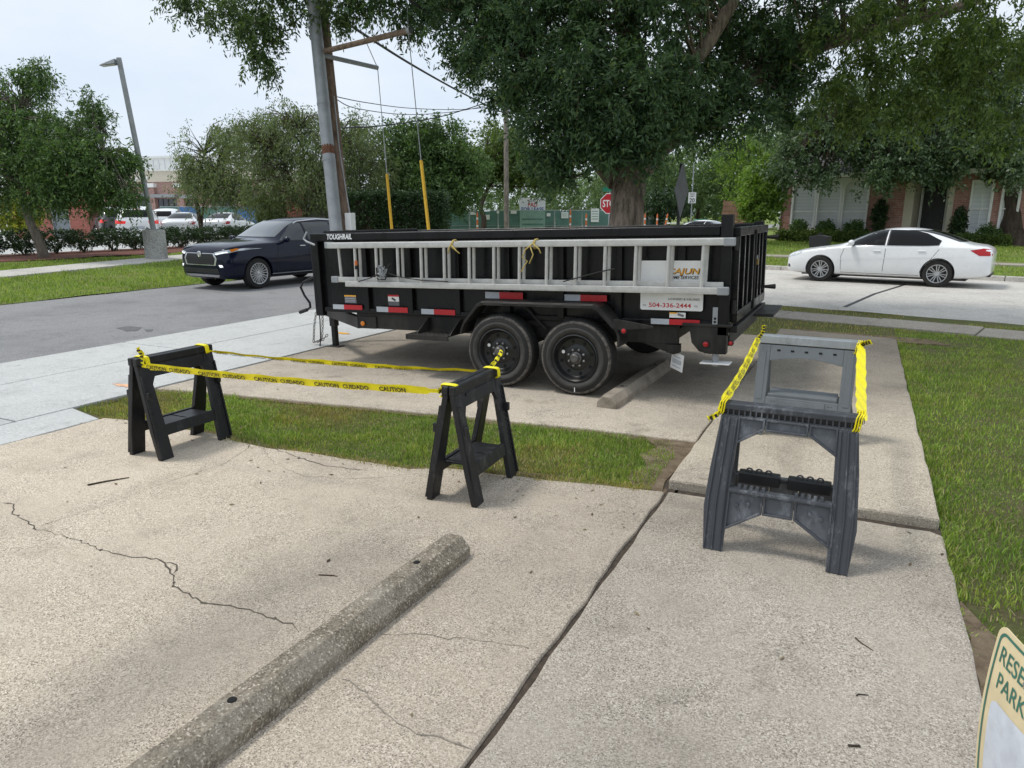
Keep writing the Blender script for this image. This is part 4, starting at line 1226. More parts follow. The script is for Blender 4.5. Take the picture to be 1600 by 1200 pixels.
def rope_knot(px, py, tails, nm, label):
    c = tl(px, py, -.19)
    e = empty(nm, TM @ c, (0, TP, 0), label, 'rope')
    mb = MB()
    loop = [Vector((math.cos(t) * .012, math.sin(t) * .05 + .055, math.cos(t + .3) * .045 - .01)) for t in np.linspace(0, 2 * math.pi, 13)]
    mb.tube(loop, .008, 6, cap=False)
    mb.tube([v + Vector((.014, -.004, .004)) for v in loop], .008, 6, cap=False)
    mb.build('knot', MT['rope'], e, smooth=True)
    for tpts in tails:
        MB().tube([tl(x, y, -.195) - c for x, y in tpts], .0065, 6).build('tail', MT['rope'], e, smooth=True)


rope_knot(705, 381, [((705, 381), (701, 389), (700, 396)), ((705, 383), (712, 391), (718, 396))], 'rope_tie', 'tan rope knot on the ladder rail nearer the front of the trailer')
rope_knot(833, 380, [((833, 380), (821, 390), (816, 402), (824, 408), (818, 418), (814, 425)), ((833, 381), (842, 389), (845, 396)), ((828, 384), (833, 398), (827, 412))], 'rope_tie', 'tan rope knot with long dangling tails at mid ladder')
# ------------------------------------------------------------------ wheel stops
def wheel_stop(name, a0, a1, b0, b1, h, mat, label, rot=0.0, chip=.003):
    e = empty(name, ((a0 + a1) / 2, (b0 + b1) / 2, 0), (0, 0, rot), label, 'wheel stop')
    w, L = (a1 - a0) / 2, (b1 - b0) / 2
    prof = [(-w, 0), (-w, h * .48), (-w * .46, h), (w * .46, h), (w, h * .48), (w, 0)]
    ns = 40
    vs, fs = [], []
    for i in range(ns + 1):
        y = -L + 2 * L * i / ns
        en = 1.0 if 0 < i < ns else .93
        for k, (x, z) in enumerate(prof):
            j = noise.noise(Vector((x * 9, y * 7, z * 9 + k))) * chip
            j2 = noise.noise(Vector((x * 20 + 5, y * 23, z * 9))) * chip * .6
            vs.append((x * en + j, y + (j if i in (0, ns) else 0), max(0, z * en + (j2 + j * .5 if z > 0 else 0))))
    n = len(prof)
    for i in range(ns):
        fs += [(i * n + k, i * n + k + 1, (i + 1) * n + k + 1, (i + 1) * n + k) for k in range(n - 1)]
    fs += [tuple(range(n)), tuple(ns * n + k for k in range(n))[::-1]]
    MB().add(vs, fs).build('stop_body', mat, e, bevel=.003, seg=1)
    for y in (-L * .55, L * .62):
        MB().lathe([(.017, 0), (.014, .003), (.0, .0035)], (0, y, h + .001), (0, 0, 1), 14).build('anchor_hole', MT['dark_hole'], e)
    return e


wheel_stop('wheel_stop', -1.885, -1.70, 1.06, 2.97, .11, MT['stop'], 'dark weathered concrete wheel stop in the near parking bay', R(-1))
wheel_stop('wheel_stop', -2.07, -1.87, 6.06, 8.03, .115, MT['stop2'], 'pale concrete wheel stop under the rear of the trailer', R(-1))


# ------------------------------------------------------------------ sawhorses
def lean(s, y0, y1, H):            # (x, z, depth) -> xyz on a leaning side frame
    def f(x, z, d):
        return (x, s * (y0 + (y1 - y0) * (1 - z / H) + d), z)
    return f


def black_sawhorse(loc, rz, mat, label, H=.745):
    e = empty('sawhorse', loc, (0, 0, rz), label, 'sawhorse', 'plastic sawhorses holding the caution tape')
    zt = H - .055
    for s in (-1, 1):
        MB().box(-.335, .335, min(s * .004, s * .046), max(s * .004, s * .046), zt, H).build('top_beam', mat, e, bevel=.006)
        f = lean(s, .022, .155, zt)
        for q in (-1, 1):
            leg = MB().prism([(q * .33, zt), (q * .245, zt), (q * .222, zt * .38), (q * .215, 0), (q * .325, 0), (q * .335, zt * .3)], -.018, .020, f).build('leg', mat, e, bevel=.005)
            mb = MB()
            for i in range(15):
                z = .16 + i * .032
                mb.prism([(q * .325, z), (q * .29, z), (q * .29, z + .010), (q * .325, z + .010)], .019, .025, f)
            mb.build('leg_ribs', mat, leg)['kind'] = 'stuff'
            MB().prism([(q * .327, .02), (q * .312, .02), (q * .315, zt * .9), (q * .327, zt * .9)], .019, .032, f).build('leg_flange', mat, leg)
            MB().box(q * .31 - .014, q * .31 + .014, min(s * .075, s * .118), max(s * .075, s * .118), .45, .505).build('hook', mat, leg, bevel=.005)
        MB().prism([(-.246, zt), (.246, zt), (.243, .53), (.205, .598), (-.205, .598), (-.243, .53)], -.014, .016, f).build('header', mat, e, bevel=.005)
        MB().prism([(-.19, zt - .012), (.19, zt - .012), (.19, zt - .03), (-.19, zt - .03)], .015, .022, f).build('header_rib', mat, e)
        MB().prism([(-.222, .245), (.222, .245), (.219, .165), (-.219, .165)], -.012, .014, f).build('crossbar', mat, e, bevel=.004)
    sh = MB().box(-.215, .215, -.108, .108, .218, .232).build('shelf', mat, e, bevel=.004)
    for x in (-.1, .1):
        MB().box(x - .09, x + .09, -.09, .09, .232, .2375).build('shelf_panel', mat, sh, bevel=.002)
    MB().lathe([(.02, 0), (.016, .004), (0, .0045)], (0, 0, .2325), (0, 0, 1), 12).build('shelf_hole', MT['dark_hole'], sh)
    return e


black_sawhorse((-4.585, 3.585, 0), R(90), MT['pl_black'], 'clean black plastic sawhorse farthest left, beside the pale road apron')
black_sawhorse((-2.15, 3.84, 0), R(93), MT['pl_black2'], 'scuffed black plastic sawhorse in front of the trailer wheels')


def rim_cell(par, poly, f, web, rimm, d0=-.012, d1=-.004, w=.011, dr=.014, nm='panel'):
    p = MB().prism(poly, d0, d1, f).build(nm, web, par)
    n = len(poly)
    mb = MB()
    for i in range(n):
        a, b = Vector((*poly[i], 0)), Vector((*poly[(i + 1) % n], 0))
        d = (b - a).normalized(); nn = Vector((-d.y, d.x, 0)) * w * .5
        a2, b2 = a - d * w * .45, b + d * w * .45
        q = [a2 + nn, b2 + nn, b2 - nn, a2 - nn]
        mb.prism([(v.x, v.y) for v in q], d0 - .001 - i * .0003, dr + i * .0003, f)
    mb.build('panel_rim', rimm, p, bevel=.002, seg=1)
    return p


def grey_sawhorse(loc, rz, label):
    e = empty('sawhorse', loc, (0, 0, rz), label, 'sawhorse', 'plastic sawhorses holding the caution tape')
    m, mw = MT['pl_grey'], MT['pl_greycell']
    H = .77; zt = .725
    tb = MB().box(-.335, .335, -.045, .045, zt + .012, H).build('top_beam', m, e, bevel=.006)
    MB().box(-.325, .325, -.032, .032, zt - .018, zt + .016).build('beam_core', MT['trim'], tb)
    mb = MB()
    for i in range(24):
        x = -.325 + i * .65 / 23
        for y in (-.043, .031): mb.box(x - .004, x + .004, y, y + .012, zt - .016, zt + .014)
    mb.box(-.33, .33, -.044, -.028, zt - .022, zt - .014).box(-.33, .33, .028, .044, zt - .022, zt - .014)
    mb.build('beam_teeth', m, tb)
    for s in (-1, 1):
        f = lean(s, .03, .20, zt)
        for q in (-1, 1):
            out = [(q * .33, zt - .02), (q * .232, zt - .02), (q * .248, .30), (q * .252, 0), (q * .352, 0), (q * .372, .22), (q * .36, .42)]
            leg = MB().prism(out, -.018, .010, f).build('leg', m, e, bevel=.005)
            for x0, x1, x2, x3 in ((.243, .258, .262, .268), (.281, .292, .302, .312), (.318, .330, .342, .352)):
                MB().prism([(q * x0, zt - .03), (q * x1, zt - .03), (q * (x3 + .002), .27), (q * x3, .004), (q * x2, .004), (q * (x2 + .002), .27)], .009, .020, f).build('leg_rib', m, leg, bevel=.003, seg=1)
            rim_cell(e, [(q * .236, zt - .025), (q * .112, zt - .025), (q * .112, .652), (q * .236, .572)], f, mw, m, nm='gusset')
            rim_cell(e, [(q * .248, .315), (q * .082, .315), (q * .082, .228), (q * .250, .125)], f, mw, m, nm='lower_gusset')
            for bx, bz in ((.205, .25), (.15, .265)):
                v = f(q * bx, bz, .004)
                MB().lathe([(.011, -.004), (.011, .010), (.006, .011)], v, (0, s, .25), 10).build('screw_boss', m, e)
        rim_cell(e, [(-.098, zt - .025), (.098, zt - .025), (.098, .650), (-.098, .650)], f, mw, m, nm='header_panel')
        rim_cell(e, [(-.068, .315), (.068, .315), (.068, .228), (-.068, .228)], f, mw, m, nm='lower_panel')
        MB().prism([(-.25, .322), (.25, .322), (.25, .338), (-.25, .338)], -.02, .03, f).build('crossbar', m, e, bevel=.003)
        mb = MB()
        for x in (-.20, -.17, -.14, -.11, -.08, .08, .11, .14, .17, .20):
            mb.prism([(x - .008, .338), (x + .008, .338), (x + .008, .356), (x - .008, .356)], -.012, .012, f)
        mb.build('crossbar_teeth', m, e)['kind'] = 'stuff'
    for q in (-1, 1):
        t = MB().box(min(q * .02, q * .235), max(q * .02, q * .235), .06, .13, .30, .362).build('folded_tray', MT['trim'], e, bevel=.006)
        for x in (.08, .13, .18):
            MB().tube([(q * x + .016 * math.cos(a), .095, .364 + .016 * math.sin(a)) for a in np.linspace(0, math.pi, 7)], .005, 5).build('tray_clip', m, t)
    return e


grey_sawhorse((-.262, 3.80, 0), R(0), 'dark grey ribbed plastic sawhorse nearest the camera on the walkway')


def light_sawhorse(loc, rz, label):
    e = empty('sawhorse', loc, (0, 0, rz), label, 'sawhorse', 'plastic sawhorses holding the caution tape')
    m = MT['pl_light']
    H, zt = .77, .70
    MB().box(-.365, .365, -.05, .05, zt + .008, H).build('metal_top', MT['plate_metal'], e, bevel=.005)
    for s in (-1, 1):
        f = lean(s, .035, .185, zt)
        for q in (-1, 1):
            leg = MB().prism([(q * .35, zt), (q * .262, zt), (q * .262, .30), (q * .262, 0), (q * .375, 0), (q * .385, .08), (q * .35, .25)], -.018, .012, f).build('leg', m, e, bevel=.005)
            MB().prism([(q * .335, zt - .04), (q * .29, zt - .04), (q * .29, .28), (q * .335, .28)], .011, .016, f).build('leg_panel', m, leg, bevel=.002)
        arch = [(-.262, zt), (.262, zt), (.262, .575)] + [(.262 - .524 * i / 8, .575 + .035 * math.sin(math.pi * i / 8)) for i in range(1, 8)] + [(-.262, .575)]
        hd = MB().prism(arch, -.014, .012, f).build('header', m, e, bevel=.004)
        for x in (-.2, -.1, 0, .1, .2):
            MB().prism([(x - .012, .655), (x + .012, .655), (x + .012, .668), (x - .012, .668)], .0125, .0145, f).build('header_slot', MT['dark_hole'], hd)
        low = [(-.262, .30), (.262, .30), (.262, .12)] + [(.262 - .524 * i / 8, .12 + .05 * math.sin(math.pi * i / 8)) for i in range(1, 8)] + [(-.262, .12)]
        lo = MB().prism(low, -.014, .012, f).build('lower_panel', m, e, bevel=.004)
        MB().prism([(-.17, .285), (.17, .285), (.17, .215), (-.17, .215)], .0115, .018, f).build('panel_plate', m, lo, bevel=.003)
        mb = MB()
        for q in (-1, 1):
            for i in range(4):
                for j in range(2): mb.lathe([(.004, 0), (0, .001)], f(q * (.195 + .02 * j), .27 - .035 * i, .0125), (0, s, .25), 6)
        mb.build('panel_holes', MT['dark_hole'], lo)
    MB().box(-.25, .25, -.12, .12, .295, .325).build('shelf', m, e, bevel=.006)
    return e


light_sawhorse((-.315, 5.86, .048), R(-1), 'light grey plastic sawhorse with metal top, farther one on the walkway')


# ------------------------------------------------------------------ caution tape
def bez(P, n):
    P = [Vector(p) for p in P]
    out = []
    for i in range(len(P) - 1):
        p0, p1, p2, p3 = P[max(i - 1, 0)], P[i], P[i + 1], P[min(i + 2, len(P) - 1)]
        for j in range(n):
            t = j / n
            out.append(.5 * ((2 * p1) + (p2 - p0) * t + (2 * p0 - 5 * p1 + 4 * p2 - p3) * t * t + (3 * p1 - p0 - 3 * p2 + p3) * t ** 3))
    out.append(P[-1])
    return out


def tape(name, ctrl, width, twist, label, words=True, flip=1, tails=(), fold=0.0, wscale=1.0):
    """ctrl points, twist(t)-> angle of the ribbon about its run (0 = standing upright)"""
    P = bez(ctrl, 24)
    e = empty(name, P[0], (0, 0, 0), label, 'tape')
    o = P[0]
    n = len(P)
    L = [0]
    for i in range(1, n): L.append(L[-1] + (P[i] - P[i - 1]).length)
    W, N = [], []
    for i in range(n):
        T = (P[min(i + 1, n - 1)] - P[max(i - 1, 0)]).normalized()
        side = T.cross(Vector((0, 0, 1)))
        side = side.normalized() if side.length > 1e-3 else Vector((1, 0, 0))
        up = side.cross(T).normalized()
        a = twist(L[i] / L[-1])
        w = up * math.cos(a) + side * math.sin(a)
        W.append(w); N.append(T.cross(w).normalized() * flip)
    nv = 7
    vs, fs = [], []
    for i in range(n):
        wl = width * (1 if 0.03 < L[i] / L[-1] < .97 else .55) * (1 - .12 * math.sin(L[i] * 9) ** 2)
        for k in range(nv):
            t = k / (nv - 1) - .5
            vs.append(P[i] - o + W[i] * t * wl + N[i] * (.003 * math.sin(L[i] * 23 + k) + fold * abs(t) * .05))
    fs = [(i * nv + k, (i + 1) * nv + k, (i + 1) * nv + k + 1, i * nv + k + 1) for i in range(n - 1) for k in range(nv - 1)]
    rb = MB().add(vs, fs).build('ribbon', MT['yellow'], e, smooth=True, fixn=False)
    if words:
        cu = bpy.data.curves.new('t', 'FONT'); cu.size = 1; cu.resolution_u = 2; cu.offset = .03
        x0 = .06
        gi = 0
        seq = ['CAUTION', 'CUIDADO']
        while x0 < L[-1] - .1:
            cu.body = seq[gi % 2]
            t = bpy.data.objects.new('tmp', cu); COL.objects.link(t); bpy.context.view_layer.update()
            me = bpy.data.meshes.new_from_object(t.evaluated_get(bpy.context.evaluated_depsgraph_get())); bpy.data.objects.remove(t)
            xs = [v.co.x for v in me.vertices]; ys = [v.co.y for v in me.vertices]
            ww = (max(xs) - min(xs)); hh = max(ys) - min(ys)
            sy = width * .56 / hh; sx = sy * .92 * wscale
            if x0 + ww * sx > L[-1] - .02: break
            for v in me.vertices:
                lx = x0 + (v.co.x - min(xs)) * sx
                i = int(np.searchsorted(L, lx)); i = max(1, min(n - 1, i))
                f = (lx - L[i - 1]) / (L[i] - L[i - 1])
                c = P[i - 1].lerp(P[i], f) - o; w = W[i - 1].lerp(W[i], f); nn = N[i - 1].lerp(N[i], f)
                yy = ((v.co.y - min(ys)) / hh - .5) * hh * sy
                v.co = c + w * yy + nn * (.012 + fold * abs(yy / width) * .05)
            me.materials.clear(); me.materials.append(MT['ink'])
            link(bpy.data.objects.new('tape_word', me), rb)
            x0 += ww * sx + (.03 if gi % 2 == 0 else .075) * wscale
            gi += 1
        bpy.data.curves.remove(cu)
    for tp in tails:
        Q = bez(tp, 8)
        vs, fs = [], []
        for i, p in enumerate(Q):
            T = (Q[min(i + 1, len(Q) - 1)] - Q[max(i - 1, 0)]).normalized()
            s_ = T.cross(Vector((.438, -.899, .1))).normalized()
            for k in range(3): vs.append(p - o + s_ * (k - 1) * (width * .33) * (.6 + .4 * math.sin(i * .9) ** 2) + T.cross(s_) * .008 * math.sin(i + k * 2))
        fs = [(i * 3 + k, (i + 1) * 3 + k, (i + 1) * 3 + k + 1, i * 3 + k + 1) for i in range(len(Q) - 1) for k in range(2)]
        tt = MB().add(vs, fs).build('tail', MT['yellow'], e, smooth=True, fixn=False)
        mb = MB()
        for i in range(1, len(Q) - 2, 3):
            T = (Q[i + 1] - Q[i]).normalized(); s_ = T.cross(Vector((.438, -.899, .1))).normalized()
            nn = s_.cross(T); nn = nn if nn.dot(Vector((.438, -.899, .3))) > 0 else -nn
            c = Q[i] - o + nn * .012
            mb.add([c - s_ * width * .2 - T * .006, c + s_ * width * .2 - T * .006, c + s_ * width * .2 + T * .008, c - s_ * width * .2 + T * .008], [(0, 1, 2, 3)])
        mb.build('tail_print', MT['ink'], tt)
    # wrap round the beam ends
    return e


def wrap(par, c, ax, r, r2):
    c = Vector(c)
    u = Vector(ax).normalized(); v = Vector((0, 0, 1)); 
    o = par.location
    mb = MB()
    for k in range(3):
        mb.tube([c - Vector(o) + u * math.copysign(abs(math.cos(t)) ** .35, math.cos(t)) * r + v * math.copysign(abs(math.sin(t)) ** .35, math.sin(t)) * r2 + u.cross(v) * (.012 * k - .012 + .012 * math.sin(t)) for t in np.linspace(0, 2 * math.pi, 33)], .0075, 5, cap=False, squash=.5)
    mb.build('knot_wrap', MT['yellow'], par, smooth=True)


zb = .70
A0, A1 = Vector((-4.535, 3.285, .695)), Vector((-2.20, 3.50, .715))
tA = tape('caution_tape', [A0, A0.lerp(A1, .3) + Vector((0, -.01, -.012)), A0.lerp(A1, .7) + Vector((0, -.01, -.012)), A1], .06, lambda t: .35 + .1 * math.sin(t * 3), 'yellow caution tape stretched between the near ends of the black sawhorses',
          tails=([A0, pa(222, 555, -4.53), pa(214, 543, -4.53)], [A1, pa(697, 612, -2.19), pa(690, 622, -2.19)]))
wrap(tA, A0 + Vector((-.05, .05, (.717-A0.z))), (1, 0, 0), .053, .034); wrap(tA, A1 + Vector((.05, .06, .717-A1.z)), (1, 0, 0), .053, .034)
B0, B1 = Vector((-4.535, 3.88, .70)), Vector((-2.20, 4.12, .715))
tB = tape('caution_tape', [B0, B0.lerp(B1, .3) + Vector((0, -.01, -.018)), B0.lerp(B1, .7) + Vector((0, -.01, -.018)), B1], .048, lambda t: .75 + .25 * math.sin(t * 9), 'yellow caution tape stretched between the far ends of the black sawhorses',
          tails=([B1, pa(776, 562, -2.15), pa(784, 548, -2.15)],), wscale=.9)
wrap(tB, B0 + Vector((-.05, -.02, (.717-B0.z))), (1, 0, 0), .053, .034); wrap(tB, B1 + Vector((.05, -.02, .717-B1.z)), (1, 0, 0), .053, .034)
C0, C1 = Vector((-.672, 5.80, .80)), Vector((-.60, 3.80, .755))
tC = tape('caution_tape', [C0, C0.lerp(C1, .33) + Vector((0, 0, -.03)), C0.lerp(C1, .66) + Vector((0, 0, -.03)), C1], .05, lambda t: .9 + .12 * math.sin(t * 7), 'yellow caution tape joining the left ends of the grey sawhorses', flip=-1, wscale=.8,
          tails=([C1, pb(1122, 646, 3.76), pb(1106, 654, 3.74)], [C0, pb(1192, 518, 5.8), pb(1193, 508, 5.8)]))
wrap(tC, C1 + Vector((.01, 0, -.005)), (0, 1, 0), .052, .04)
D0, D1 = Vector((.055, 5.80, .80)), Vector((.078, 3.80, .745))
tD = tape('caution_tape', [D0, D0.lerp(D1, .33) + Vector((0, 0, -.03)), D0.lerp(D1, .66) + Vector((0, 0, -.035)), D1], .068, lambda t: 1.15 + .12 * math.sin(t * 5), 'yellow caution tape joining the right ends of the grey sawhorses', flip=1, wscale=.8,
          tails=([D0, pb(1352, 536, 5.78), pb(1362, 534, 5.76)], [D1, pb(1341, 662, 3.74)]))
wrap(tD, D1 + Vector((-.015, 0, -.005)), (0, 1, 0), .052, .045); wrap(tD, D0 + Vector((-.02, .05, -.03)), (0, 1, 0), .055, .045)

# ------------------------------------------------------------------ reserved parking sign, bottom right
sp0 = pdp(1570, 972, 1.95)
ph = R(-68)
hd, nd = Vector((math.cos(ph), math.sin(ph), 0)), Vector((math.sin(ph), -math.cos(ph), 0))
sgn = empty('parking_sign', (sp0.x, sp0.y, 0), (0, 0, 0), 'faded cream reserved parking sign with green lettering at the lower right corner', 'sign')
SWd, SHt = .33, .50


def sgp(u, v, d=0.0):          # u along the sign, v down from its top, d off the face
    bow = .022 * math.sin(v / SHt * 2.6 + .3) + .012 * math.sin(u / SWd * 3.0)
    p = hd * u + nd * (bow + d) + Vector((0, 0, sp0.z - v))
    return p


def round_rect(x0, x1, y0, y1, r, k=5):
    pts = []
    for cx, cy, a in ((x1 - r, y0 + r, -90), (x1 - r, y1 - r, 0), (x0 + r, y1 - r, 90), (x0 + r, y0 + r, 180)):
        pts += [(cx + r * math.cos(R(a + 90 * i / k)), cy + r * math.sin(R(a + 90 * i / k))) for i in range(k + 1)]
    return pts


def sign_sheet(nm, poly, d, mat, par, cut=.02):
    bm = bmesh.new()
    f = bm.faces.new([bm.verts.new((x, y, 0)) for x, y in poly])
    for ax in (0, 1):
        lo, hi = min(p[ax] for p in poly), max(p[ax] for p in poly)
        t = lo + cut
        while t < hi:
            co = [0, 0, 0]; co[ax] = t; no = [0, 0, 0]; no[ax] = 1
            bmesh.ops.bisect_plane(bm, geom=bm.verts[:] + bm.edges[:] + bm.faces[:], plane_co=co, plane_no=no)
            t += cut
    for v in bm.verts: v.co = sgp(v.co.x, v.co.y, d)
    me = bpy.data.meshes.new(nm); bm.to_mesh(me); bm.free(); me.materials.append(mat)
    o = link(bpy.data.objects.new(nm, me), par)
    return o


fc = sign_sheet('sign_face', round_rect(0, SWd, 0, SHt, .035), 0, MT['sign_cream'], sgn)
sm = fc.modifiers.new('thick', 'SOLIDIFY'); sm.thickness = .003; sm.offset = 0
outer, inner = round_rect(.013, SWd - .013, .013, SHt - .013, .03, 5), round_rect(.021, SWd - .021, .021, SHt - .021, .024, 5)
vs = []
nO = len(outer)
dens = lambda pts: [((1 - t) * pts[i][0] + t * pts[(i + 1) % len(pts)][0], (1 - t) * pts[i][1] + t * pts[(i + 1) % len(pts)][1]) for i in range(len(pts)) for t in np.linspace(0, 1, 9)[:-1]]
do, di = dens(outer), dens(inner)
MB().add([sgp(x, y, .0028) for x, y in do] + [sgp(x, y, .0028) for x, y in di], [(i, (i + 1) % len(do), len(do) + (i + 1) % len(do), len(do) + i) for i in range(len(do))]).build('sign_border', MT['sign_green'], fc, fixn=False)
for s, u, v, wdt, h in (('RESERVED', .165, .072, .255, .048), ('PARKING', .165, .142, .225, .048)):
    cu = bpy.data.curves.new('t', 'FONT'); cu.body = s; cu.offset = .008
    t = bpy.data.objects.new('tmp', cu); COL.objects.link(t); bpy.context.view_layer.update()
    me = bpy.data.meshes.new_from_object(t.evaluated_get(bpy.context.evaluated_depsgraph_get())); bpy.data.objects.remove(t)
    xs = [q.co.x for q in me.vertices]; ys = [q.co.y for q in me.vertices]
    for q in me.vertices:
        q.co = sgp(u + ((q.co.x - min(xs)) / (max(xs) - min(xs)) - .5) * wdt, v - ((q.co.y - min(ys)) / (max(ys) - min(ys)) - .5) * h, .003)
    me.materials.clear(); me.materials.append(MT['sign_green'])
    link(bpy.data.objects.new('sign_words', me), fc)
sign_sheet('sign_panel', round_rect(.045, SWd - .045, .20, .46, .03), .003, MT['sign_blue'], fc)
cp_ = sgp(SWd / 2, SHt * .5, -.03)
MB().tube([(cp_.x + .03, cp_.y + .02, -.1), (cp_.x, cp_.y, sp0.z - .05)], .022, 8).build('post', MT['galv'], sgn)
for v in (.08, .40):
    MB().lathe([(.009, 0), (.009, .005), (0, .007)], sgp(SWd / 2, v, .003), nd, 8).build('bolt', MT['steel'], fc)

# ------------------------------------------------------------------ litter on the slabs
def twig(px, py, px2, py2, r, label):
    a, b = pz(px, py), pz(px2, py2)
    e = empty('twig', a, (0, 0, 0), label, 'twig')
    mid = (b - a) * .55 + Vector((random.uniform(-.02, .02), random.uniform(-.02, .02), 0))
    MB().tube([Vector((0, 0, r)), mid + Vector((0, 0, r)), (b - a) + Vector((0, 0, r * .8))], [r, r * .9, r * .5], 6).build('stem', MT['bark_dark'], e)


twig(137, 759, 202, 747, .006, 'thin dark stick lying on the left of the parking slab')
twig(498, 899, 527, 901, .003, 'short twig above the near wheel stop')
twig(1336, 997, 1364, 1017, .003, 'thin curved twig in the middle of the near walkway slab')
twig(1325, 1166, 1341, 1165, .004, 'short black twig near the bottom of the walkway slab')
twig(1338, 1088, 1357, 1087, .003, 'short twig on the walkway slab left of the parking sign')
twig(1244, 711, 1258, 713, .0025, 'tiny twig on the raised walkway slab between the grey sawhorses')
c = pz(656, 930)
tag(MB().lathe([(.013, 0), (.014, .006), (.011, .009), (0, .0095)], (c.x, c.y, .0005), (0, 0, 1), 18).build('bottle_cap', MT['white'], None, smooth='auto'), 'small white bottle cap beside the near wheel stop', 'bottle cap')
# ------------------------------------------------------------------ cars
def eval_mesh(o):
    bpy.context.view_layer.update()
    return bpy.data.meshes.new_from_object(o.evaluated_get(bpy.context.evaluated_depsgraph_get()))


def car_shell(stn):
    rings = []
    for (x, zb, zsh, zt, wm, wsh, wr) in stn:
        dz = zt - zsh
        p7 = (wr, zt - min(.075, .30 * dz)); p8 = (wr * .62, zt - min(.016, .08 * dz))
        p6 = ((wsh * .5 + p7[0] * .5) + min(.02, dz * .05), zsh * .5 + p7[1] * .5)
        h = zsh - zb
        half = [(wm * .86, zb), (wm * .965, zb + h * .10), (wm, zb + h * .42), (wm * .992, zb + h * .72), (wsh + (wm - wsh) * .25, zsh - h * .04), (wsh, zsh + dz * .02), p6, p7, p8]
        ring = [(0, zb)] + half + [(0, zt)] + [(-y, z) for y, z in half[::-1]]
        rings.append([(x, y, z) for y, z in ring])
    n = len(rings[0])
    vs = [p for r in rings for p in r]
    fs = [(i * n + k, i * n + (k + 1) % n, (i + 1) * n + (k + 1) % n, (i + 1) * n + k) for i in range(len(rings) - 1) for k in range(n)]
    fs += [tuple(range(n)), tuple((len(rings) - 1) * n + k for k in range(n))[::-1]]
    o = MB().add(vs, fs).build('tmp_shell', None)
    m = o.modifiers.new('s', 'SUBSURF'); m.levels = 2; m.render_levels = 2
    me = eval_mesh(o); bpy.data.objects.remove(o)
    return me


def cut_arches(me, axles, zc, r):
    o = bpy.data.objects.new('tmp_body', me); COL.objects.link(o)
    tmp = [o]
    for x in axles:
        for s in (-1, 1):
            c = MB().lathe([(r, .58), (r, 1.4)], (x, 0, zc), (0, s, 0), 40).build('tmp_cut', None)
            tmp.append(c)
            m = o.modifiers.new('b', 'BOOLEAN'); m.object = c; m.operation = 'DIFFERENCE'; m.solver = 'EXACT'
    out = eval_mesh(o)
    for t in tmp: bpy.data.objects.remove(t)
    return out


def patch(bvh, poly, fn, d, mat, name, parent, off=.004, cut=.05):
    """poly in (u,v); fn(u,v) gives the ray start; d the ray direction; the patch lies on the car's skin"""
    bm = bmesh.new()
    try: bm.faces.new([bm.verts.new((u, v, 0)) for u, v in poly])
    except ValueError: bm.free(); return None
    for ax in (0, 1):
        lo, hi = min(p[ax] for p in poly), max(p[ax] for p in poly)
        t = lo + cut
        while t < hi - 1e-4:
            co = [0, 0, 0]; co[ax] = t; no = [0, 0, 0]; no[ax] = 1
            bmesh.ops.bisect_plane(bm, geom=bm.verts[:] + bm.edges[:] + bm.faces[:], plane_co=co, plane_no=no)
            t += cut
    d = Vector(d).normalized()
    bad = []
    for v in bm.verts:
        loc, nrm, idx, dist = bvh.ray_cast(fn(v.co.x, v.co.y), d)
        if loc is None: bad.append(v)
        else:
            nn = nrm if nrm.dot(d) < 0 else -nrm
            v.co = loc + nn * off
    if bad: bmesh.ops.delete(bm, geom=bad, context='VERTS')
    me = bpy.data.meshes.new(name); bm.to_mesh(me); bm.free()
    if not len(me.polygons): return None
    me.materials.append(mat)
    me.polygons.foreach_set('use_smooth', [True] * len(me.polygons))
    return link(bpy.data.objects.new(name, me), parent)


def car_wheel(parent, x, s, zc, R_, w, track, spokes, rimr, mat_sp, split=True):
    ax = (0, s, 0); c = (x, s * track, zc)
    wh = MB().lathe([(rimr, -.03), (rimr + .01, -.004), (R_ * .9, 0), (R_ * .975, -.02), (R_, -.05), (R_, -w + .05), (R_ * .97, -w + .01), (rimr, -w)], c, ax, 40, closed=True).build('wheel', MT['tyre'], parent, smooth='auto')
    rim = MB().lathe([(rimr + .006, -.002), (rimr - .004, .002), (rimr - .02, -.03), (rimr - .03, -.09), (.0, -.10)], c, ax, 36, cap=False).build('rim', MT['rim_black'], wh, smooth='auto')
    MB().lathe([(rimr + .007, -.004), (rimr + .003, .004), (rimr - .012, .002), (rimr - .016, -.02)], c, ax, 36, cap=False).build('rim_lip', mat_sp, rim, smooth='auto')
    for k in range(spokes):
        a = 2 * math.pi * k / spokes + .2
        M = Matrix.Translation(c) @ Matrix.Rotation(a, 4, 'Y')
        offs = (-.018, .018) if split else (0,)
        for of in offs:
            y0, y1 = (-.012, -.045) if s > 0 else (.012, .045)
            lo = [(.04, y0 - s * .01, of * .6 - .010), (.04, y0 - s * .01, of * .6 + .010), (.04, y1, of * .6 + .010), (.04, y1, of * .6 - .010)]
            hi = [(rimr - .008, y0 + s * .004, of * 1.9 - .011), (rimr - .008, y0 + s * .004, of * 1.9 + .011), (rimr - .008, y1, of * 1.9 + .011), (rimr - .008, y1, of * 1.9 - .011)]
            MB().hexa([M @ Vector(p) for p in lo], [M @ Vector(p) for p in hi]).build('spoke', mat_sp, rim)
    MB().lathe([(.055, -.05), (.055, -.012), (.03, -.006), (0, -.006)], c, ax, 16).build('hub', mat_sp, rim, smooth='auto')
    return wh


